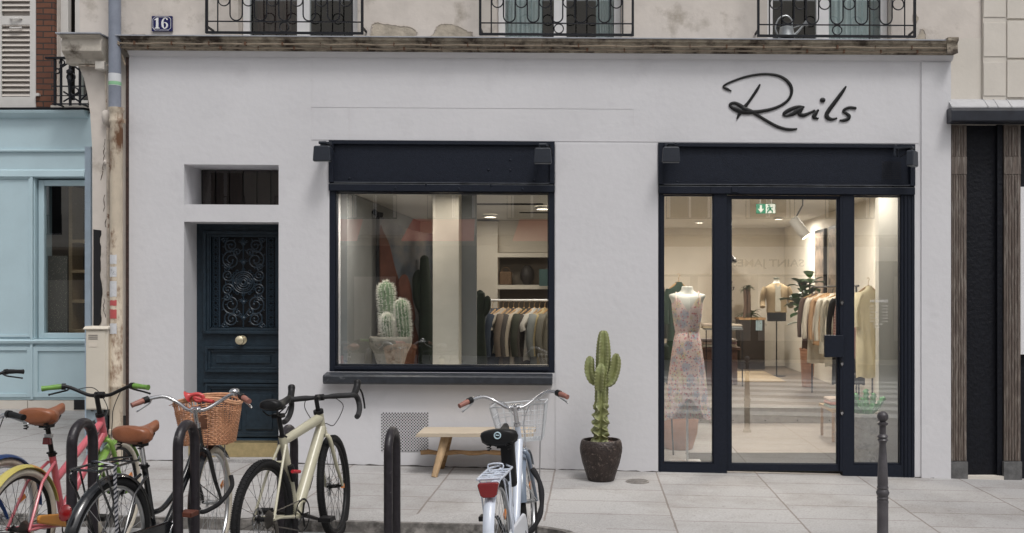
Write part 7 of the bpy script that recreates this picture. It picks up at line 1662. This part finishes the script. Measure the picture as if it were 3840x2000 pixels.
# --- white bicycle seen from behind
Bk = dict(r=0.335, L=1.04, tw=0.036, kind='single', frame=M_PALE, tyre=M_TYRE, rim=M_ALU, hub=M_ALU, tube=0.016, stl=0.42, sz=0.90, saddle=M_BLK, skind='city', bar='city', barm=M_CHROME, head=0.87, stem=0.985, reach=0.05, crown=0.70, steer=R(3), rf=M_PALE, ff=M_GREYF, fw=0.062, rfa=(20, 205), grip=M_BGRIP, guard=mat('white_guard', (0.66, 0.68, 0.72), 0.4), crank=-45, pedm=M_BLK, cabm=mat('grey_cable', (0.3, 0.3, 0.32), 0.5), fork=M_GREYF, bbx=0.42)
X, Y = at(1893, 668)
tB = bike('city_bicycle', (X, Y, gr_road(X)), R(90-5), R(-4.0), 'pale blue white bicycle with a wire basket and red rear light, seen from behind', Bk)
rack(tB, -0.20, 0.14, 0.715, 0.135, M_PALE, 0.335, 1)
q = MB(); q.tube(smooth_path([(0.0, -0.035, 0.718), (0.0, -0.04, 0.76), (0.0, 0.04, 0.76), (0.0, 0.035, 0.718)], 3), 0.005, 6); q.build('rack_clip', M_PALE, tB, local=True)
q = MB(); q.prism([(-0.058, 0.0), (-0.045, -0.055), (-0.03, -0.068), (0.03, -0.068), (0.045, -0.055), (0.058, 0.0), (0.05, 0.012), (-0.05, 0.012)], -0.02, 0.02); q.xf(Matrix.Translation((-0.235, 0, 0.69)) @ Matrix.Rotation(R(-90), 4, 'Z')); q.build('rear_light', M_RED, tB, local=True, bevel=0.005)
q = MB(); q.box(-0.385, -0.375, -0.022, 0.022, 0.415, 0.44); q.build('number_sticker', mat('yellow_sticker', (0.65, 0.55, 0.25), 0.5), tB, local=True)
q = MB(); q.torus((-0.0, 0, 0), 0.018, 0.004, 'x', n=20, m=6); q.tube([(-0.003, -0.010, 0), (-0.003, 0.010, 0.003)], 0.003, 5); q.xf(Matrix.Translation((Bk['spt'].x-0.135, 0.0, 0.905))); q.build('saddle_badge', mat('pale_blue_badge', (0.5, 0.65, 0.72), 0.5), Bk['saddle_o'], local=True)
q = MB(); q.box(0.24, 0.31, -0.065, 0.015, 0.58, 0.85); q.build('battery_case', M_BLK, tB, local=True, bevel=0.015)
# wire basket
def wire_basket(t, M, cx, z0, z1, w0, w1, d0, d1, m, nm='basket'):
    q = MB(); lv = [0, 0.22, 0.45, 0.72, 1.0]
    def cs(s, k): 
        w = w0+(w1-w0)*s; d = d0+(d1-d0)*s; z_ = z0+(z1-z0)*s
        return [(cx-d/2, -w/2, z_), (cx+d/2, -w/2, z_), (cx+d/2, w/2, z_), (cx-d/2, w/2, z_)][k % 4]
    for s in lv: P = [cs(s, k) for k in range(5)]; q.tube(P, 0.0045 if s == 1.0 else 0.0028, 6)
    for k in range(4):
        n_ = 9 if k % 2 else 7
        for i in range(n_):
            f = i/(n_-1); q.tube([Vector(cs(0, k)).lerp(Vector(cs(0, k+1)), f), Vector(cs(1, k)).lerp(Vector(cs(1, k+1)), f)], 0.0024, 5)
    for i in range(8):
        f = i/7; q.tube([Vector(cs(0, 0)).lerp(Vector(cs(0, 1)), f), Vector(cs(0, 3)).lerp(Vector(cs(0, 2)), f)], 0.0024, 5); q.tube([Vector(cs(0, 1)).lerp(Vector(cs(0, 2)), f), Vector(cs(0, 0)).lerp(Vector(cs(0, 3)), f)], 0.0024, 5)
    q.xf(M); return q.build(nm, m, t, local=True, smooth=True)
cxb = Bk['B'].x+0.20; wire_basket(tB, Bk['M'], cxb, 0.75, 0.99, 0.27, 0.36, 0.20, 0.26, M_WIRE)
q = MB()
for s in (-1, 1): q.tube([(cxb, s*0.12, 0.75), (1.04, s*0.075, 0.335)], 0.0045, 6); q.tube([(Bk['B'].x, s*0.035, 0.99), (cxb-0.13, s*0.05, 0.96)], 0.008, 6)
q.xf(Bk['M']); q.build('basket_stay', M_ALU, tB, local=True)
lock = thing('bicycle_lock', (X+0.13, Y+0.55, gr_road(X)+0.3), 'thick black fabric covered chain lock hanging on the white bicycle frame', 'lock')
MB().tube(smooth_path([(-0.02, 0.2, 0.30), (0.03, 0.15, 0.22), (0.045, 0.1, 0.10), (0.02, 0.05, -0.0), (-0.03, 0.03, -0.06), (-0.08, 0.0, -0.03), (-0.10, 0, 0.02)], 5), [0.017+0.005*math.sin(i*1.1)*0.5 for i in range(31)], 10).build('chain_sleeve', mat('black_fabric', (0.012, 0.012, 0.014), 0.85), lock, local=True, smooth=True)

# --- black bicycle with wicker basket
Cc = dict(r=0.352, L=1.08, tw=0.036, kind='step', frame=M_BKM, tyre=M_TYRE, rim=M_ALU, hub=M_ALU, tube=0.017, stl=0.46, sz=0.92, saddle=M_BROWN, skind='city', bar='city', barm=M_CHROME, head=0.86, stem=0.965, reach=0.03, crown=0.72, steer=R(11), rf=M_BKM, ff=M_BKM, fw=0.06, rfa=(10, 215), ftyre=M_CREAMT, ffa=(40, 200), grip=M_BGRIP, guard=M_BKM, crank=50, crankm=M_CHROME, pedm=mat('brown_pedal', (0.12, 0.04, 0.025), 0.5), post=M_CHROME, stay=M_BKM, ref=-60, cabm=mat('brown_cable', (0.20, 0.09, 0.07), 0.5))
X, Y = at(402, 716)
tC = bike('basket_bicycle', (X, Y, gr_road(X)), R(90-7.5), R(2.0), 'black bicycle with brown saddle and a wicker front basket', Cc)
rack(tC, -0.22, 0.12, 0.785, 0.15, M_BKM, 0.352, 0)
q = MB(); q.lathe([(0.026, 0), (0.030, 0.004), (0.030, 0.016), (0.020, 0.024), (0, 0.026)], 20, cap=False); q.xf(Matrix.Translation((-0.355, 0.0, 0.60)) @ Matrix.Rotation(R(-75), 4, 'Y') @ Matrix.Diagonal((1.35, 1, 1, 1))); q.build('rear_reflector', M_RED, tC, local=True, smooth=True)
q = MB(); q.tube([(-0.10, -0.085, 0.795), (-0.10, -0.082, 0.76), (-0.06, -0.080, 0.44)], 0.012, 4, sq=(0.15, 1.2), up=(0, 1, 0)); q.tube([(-0.10, -0.085, 0.798), (-0.04, 0.08, 0.798)], 0.012, 4, sq=(0.15, 1.2)); 
M_STR = mat('striped_strap', (0.45, 0.45, 0.47), 0.8); n = M_STR.node_tree.nodes; l = M_STR.node_tree.links; wv = n.new('ShaderNodeTexWave'); wv.bands_direction = 'Z'; wv.inputs['Scale'].default_value = 14; tc = n.new('ShaderNodeTexCoord'); mp = n.new('ShaderNodeMapping'); mp.inputs['Rotation'].default_value = (0.3, 0.4, 0); l.new(tc.outputs['Object'], mp.inputs[0]); l.new(mp.outputs[0], wv.inputs['Vector']); r_ = n.new('ShaderNodeValToRGB'); r_.color_ramp.interpolation = 'CONSTANT'; r_.color_ramp.elements[0].color = (0.015, 0.017, 0.03, 1); r_.color_ramp.elements[1].position = 0.5; r_.color_ramp.elements[1].color = (0.42, 0.42, 0.44, 1); l.new(wv.outputs['Fac'], r_.inputs[0]); l.new(r_.outputs[0], n['Principled BSDF'].inputs['Base Color'])
so_ = q.build('strap', M_STR, tC, local=True)
q = MB(); q.tube([(-0.06, -0.080, 0.435), (-0.055, -0.080, 0.38)], [0.022, 0.02], 10, sq=(0.5, 1)); q.build('strap_buckle', M_BLK, so_, local=True, smooth=True)
tm = text_mesh('velobecane', 0.035, 0.0006, sx=0.9, bold=0.0005)
# small gold lettering on the chain guard, as on the real one
tm.xf(Matrix.Translation((0.17, -0.0735, 0.305)) @ Matrix.Rotation(R(-0), 4, 'Y')); tm.build('guard_lettering', mat('gold_ink', (0.5, 0.3, 0.12), 0.4), tC, local=True)
# wicker basket: rounded bowl with woven strands and openings
Mb = Cc['M']; bc = Vector((Cc['B'].x+0.21, 0.0, 0)); zb0, zb1 = 0.735, 0.995
def bring(s, a):
    w = 0.150+0.045*s; d = 0.105+0.03*s; ca, sa = math.cos(a), math.sin(a); e = 0.62
    zsag = 0.02*math.cos(2*a)*s
    return Vector((bc.x+d*math.copysign(abs(sa)**e, sa), w*math.copysign(abs(ca)**e, ca), zb0+(zb1-zb0)*s-zsag))
q = MB(); nst = 22
for i in range(nst+1):
    s = i/nst
    if 0.86 < s < 0.96: continue
    P = []
    for k in range(112):
        a = 2*math.pi*k/112; p = bring(s, a); o_ = Vector((p.x-bc.x, p.y, 0)).normalized()*0.004*math.sin(k*math.pi/2+ (math.pi if i % 2 else 0)); P.append(p+o_)
    q.tube(P, 0.0036, 5, closed=True)
for k in range(44):
    a = 2*math.pi*k/44; q.tube([bring(s/8, a) for s in range(9)], 0.0035, 5)
q.xf(Mb); bko = q.build('basket', M_WICKB, tC, local=True)
q = MB(); 
for dz_ in (0.0, 0.012): q.tube([bring(1.0, 2*math.pi*k/60)+Vector((0, 0, dz_)) for k in range(60)], 0.0085, 8, closed=True)
q.xf(Mb); q.build('basket_rim', M_WICKB, bko, local=True, smooth=True)
q = MB()
for i in range(10):
    for sgn in (-1, 1):
        w = 0.14; xx = bc.x-0.09+0.02*i; q.tube([(xx, -w, zb0), (xx, w, zb0)], 0.006, 5)
    yy = -0.13+0.029*i; q.tube([(bc.x-0.1, yy, zb0+0.003), (bc.x+0.1, yy, zb0+0.003)], 0.006, 5)
q.xf(Mb); q.build('basket_bottom', M_WICKB, bko, local=True)
q = MB(); q.box(bc.x-0.128, bc.x-0.118, -0.03, 0.02, 0.84, 0.92); q.xf(Mb); q.build('basket_strap', mat('dark_brown_strap', (0.16, 0.07, 0.04), 0.6), bko, local=True)
q = MB()
for s in (-1, 1): q.tube([(bc.x+0.05, s*0.08, zb0), (1.08, s*0.075, 0.34)], 0.0035, 6)
q.xf(Mb); q.build('basket_stay', M_CHROME, tC, local=True)
# red horn on the bar
hn = MB(); B = Cc['B']
hn.tube(smooth_path([(B.x+0.06, 0.075, B.z+0.075), (B.x+0.06, 0.05, B.z+0.085), (B.x+0.06, 0.01, B.z+0.09), (B.x+0.06, -0.02, B.z+0.075), (B.x+0.06, -0.01, B.z+0.05), (B.x+0.06, 0.02, B.z+0.05), (B.x+0.06, 0.03, B.z+0.07), (B.x+0.06, 0.0, B.z+0.06), (B.x+0.06, -0.05, B.z+0.045), (B.x+0.05, -0.085, B.z+0.04)], 4), [0.040, 0.032, 0.024, 0.017, 0.014, 0.012]+[0.012]*31, 14)
hn.v = hn.v; hn.xf(Mb); hn.build('horn', mat('red_horn', (0.55, 0.06, 0.06), 0.3, coat=0.3), Cc['hbo'], local=True, smooth=True)
bl = MB(); bl.lathe([(0.03, 0), (0.03, 0.01), (0.02, 0.022), (0, 0.026)], 18, (B.x-0.02, -0.235, B.z+0.10), cap=False); bl.tube([(B.x-0.02, -0.235, B.z+0.08), (B.x-0.02, -0.235, B.z+0.105)], 0.01, 8); bl.xf(Mb); bl.build('bell', M_CHROME, Cc['hbo'], local=True, smooth=True)
lk2 = thing('cable_lock', (X+0.19, Y+0.95, gr_road(X)+0.28), 'thick black cable lock looped between the second hoop and the black bicycle wheel', 'lock')
MB().tube(smooth_path([(0.07, 0.12, 0.24), (0.09, 0.08, 0.18), (0.06, 0.0, 0.11), (0.01, -0.02, 0.07), (-0.05, -0.05, 0.05), (-0.09, -0.05, 0.10), (-0.10, -0.02, 0.18)], 6), 0.014, 12).build('sleeve', MATS['black_fabric'], lk2, local=True, smooth=True)
MB().tube([(-0.11, -0.05, 0.04), (-0.06, -0.07, 0.07)], 0.024, 12).build('lock_body', M_BLK, lk2, local=True)

# --- pink bicycle
Dd = dict(r=0.340, L=1.04, tw=0.036, kind='mixte', frame=M_PINK, tyre=M_CREAMT, rim=M_BLK, hub=M_BLK, tube=0.020, stl=0.46, sz=0.965, saddle=M_BROWN, skind='city', bar='riser', barm=M_BLK, head=0.875, stem=1.01, reach=0.04, crown=0.72, steer=R(6), rf=M_YEL, ff=M_GRN, fw=0.058, rfa=(15, 185), ffa=(25, 180), grip=M_GGRIP, guard=M_ORG, gs=0.45, crank=0, fork=M_GRN, levm=M_BLK, cogs=7, ref=-30, stay=M_BLK)
X, Y = at(62, 674)
tD = bike('pink_bicycle', (X, Y, gr_road(X)), R(90-3.5), R(1.5), 'pink bicycle with yellow rear and green front fenders and green grips', Dd)
q = MB(); q.prism([(-0.022, -0.02), (0.022, -0.02), (0.018, 0.02), (-0.018, 0.02)], -0.012, 0.012); q.xf(Matrix.Translation((Dd['seat_top'].x-0.05, 0, 0.80)) @ Matrix.Rotation(R(90), 4, 'Z')); q.build('rear_light', M_RED, tD, local=True, bevel=0.003)
q = MB(); q.box(Dd['seat_top'].x-0.05, Dd['seat_top'].x-0.02, -0.02, 0.02, 0.815, 0.84); q.build('light_bracket', M_ALU, tD, local=True, bevel=0.003)
# orange fender strip: the fender turns orange towards the frame
q = fender_mesh(0, 0.3405, 15, 75, 0.059); q.build('orange_fender_tip', mat('orange_fender', (0.60, 0.30, 0.08), 0.35), tD, local=True, smooth=True)

# --- two bicycles mostly out of the frame on the left
Ee = dict(r=0.345, L=1.06, tw=0.036, kind='step', frame=M_NAVF, tyre=M_CREAMT, rim=M_ALU, hub=M_ALU, stl=0.46, sz=0.95, saddle=M_BLK, bar='riser', barm=M_CHROME, head=0.87, stem=0.93, reach=0.04, crown=0.73, steer=R(-4), rf=M_NAVF, ff=M_NAVF, grip=M_BLK, guard=M_BLK, fw=0.058, stay=M_ALU, ffa=(0, 180))
Xe, Ye = -3.50, -4.60
tE = bike('blue_bicycle', (Xe, Ye, gr_road(Xe)), R(90-2), R(1), 'bicycle with dark blue fenders partly hidden behind the rear wheel of the pink bicycle', Ee)
B = Ee['B']; q = MB(); q.tube([(B.x+0.13, 0, B.z+0.03), (B.x+0.06, 0, B.z+0.03)], [0.05, 0.028], 18); q.xf(Ee['M']); q.build('headlight', M_CHROME, tE, local=True, smooth=True)
Ff = dict(r=0.345, L=1.06, tw=0.036, kind='diamond', frame=M_BKM, tyre=M_TYRE, rim=M_ALU, hub=M_ALU, stl=0.52, sz=0.98, saddle=M_BLK, bar='riser', barm=M_BLK, head=0.83, stem=0.90, reach=0.04, crown=0.72, steer=R(0), rf=M_BKM, ff=M_BKM, grip=M_BLK, guard=None, fw=0.058, levm=M_BLK)
Xf, Yf = -5.0, -1.35
tF = bike('black_bicycle', (Xf, Yf, gz(Xf)), R(-55), R(1), 'black bicycle on the pavement before the pale blue shop, its grip beside the green grip', Ff)
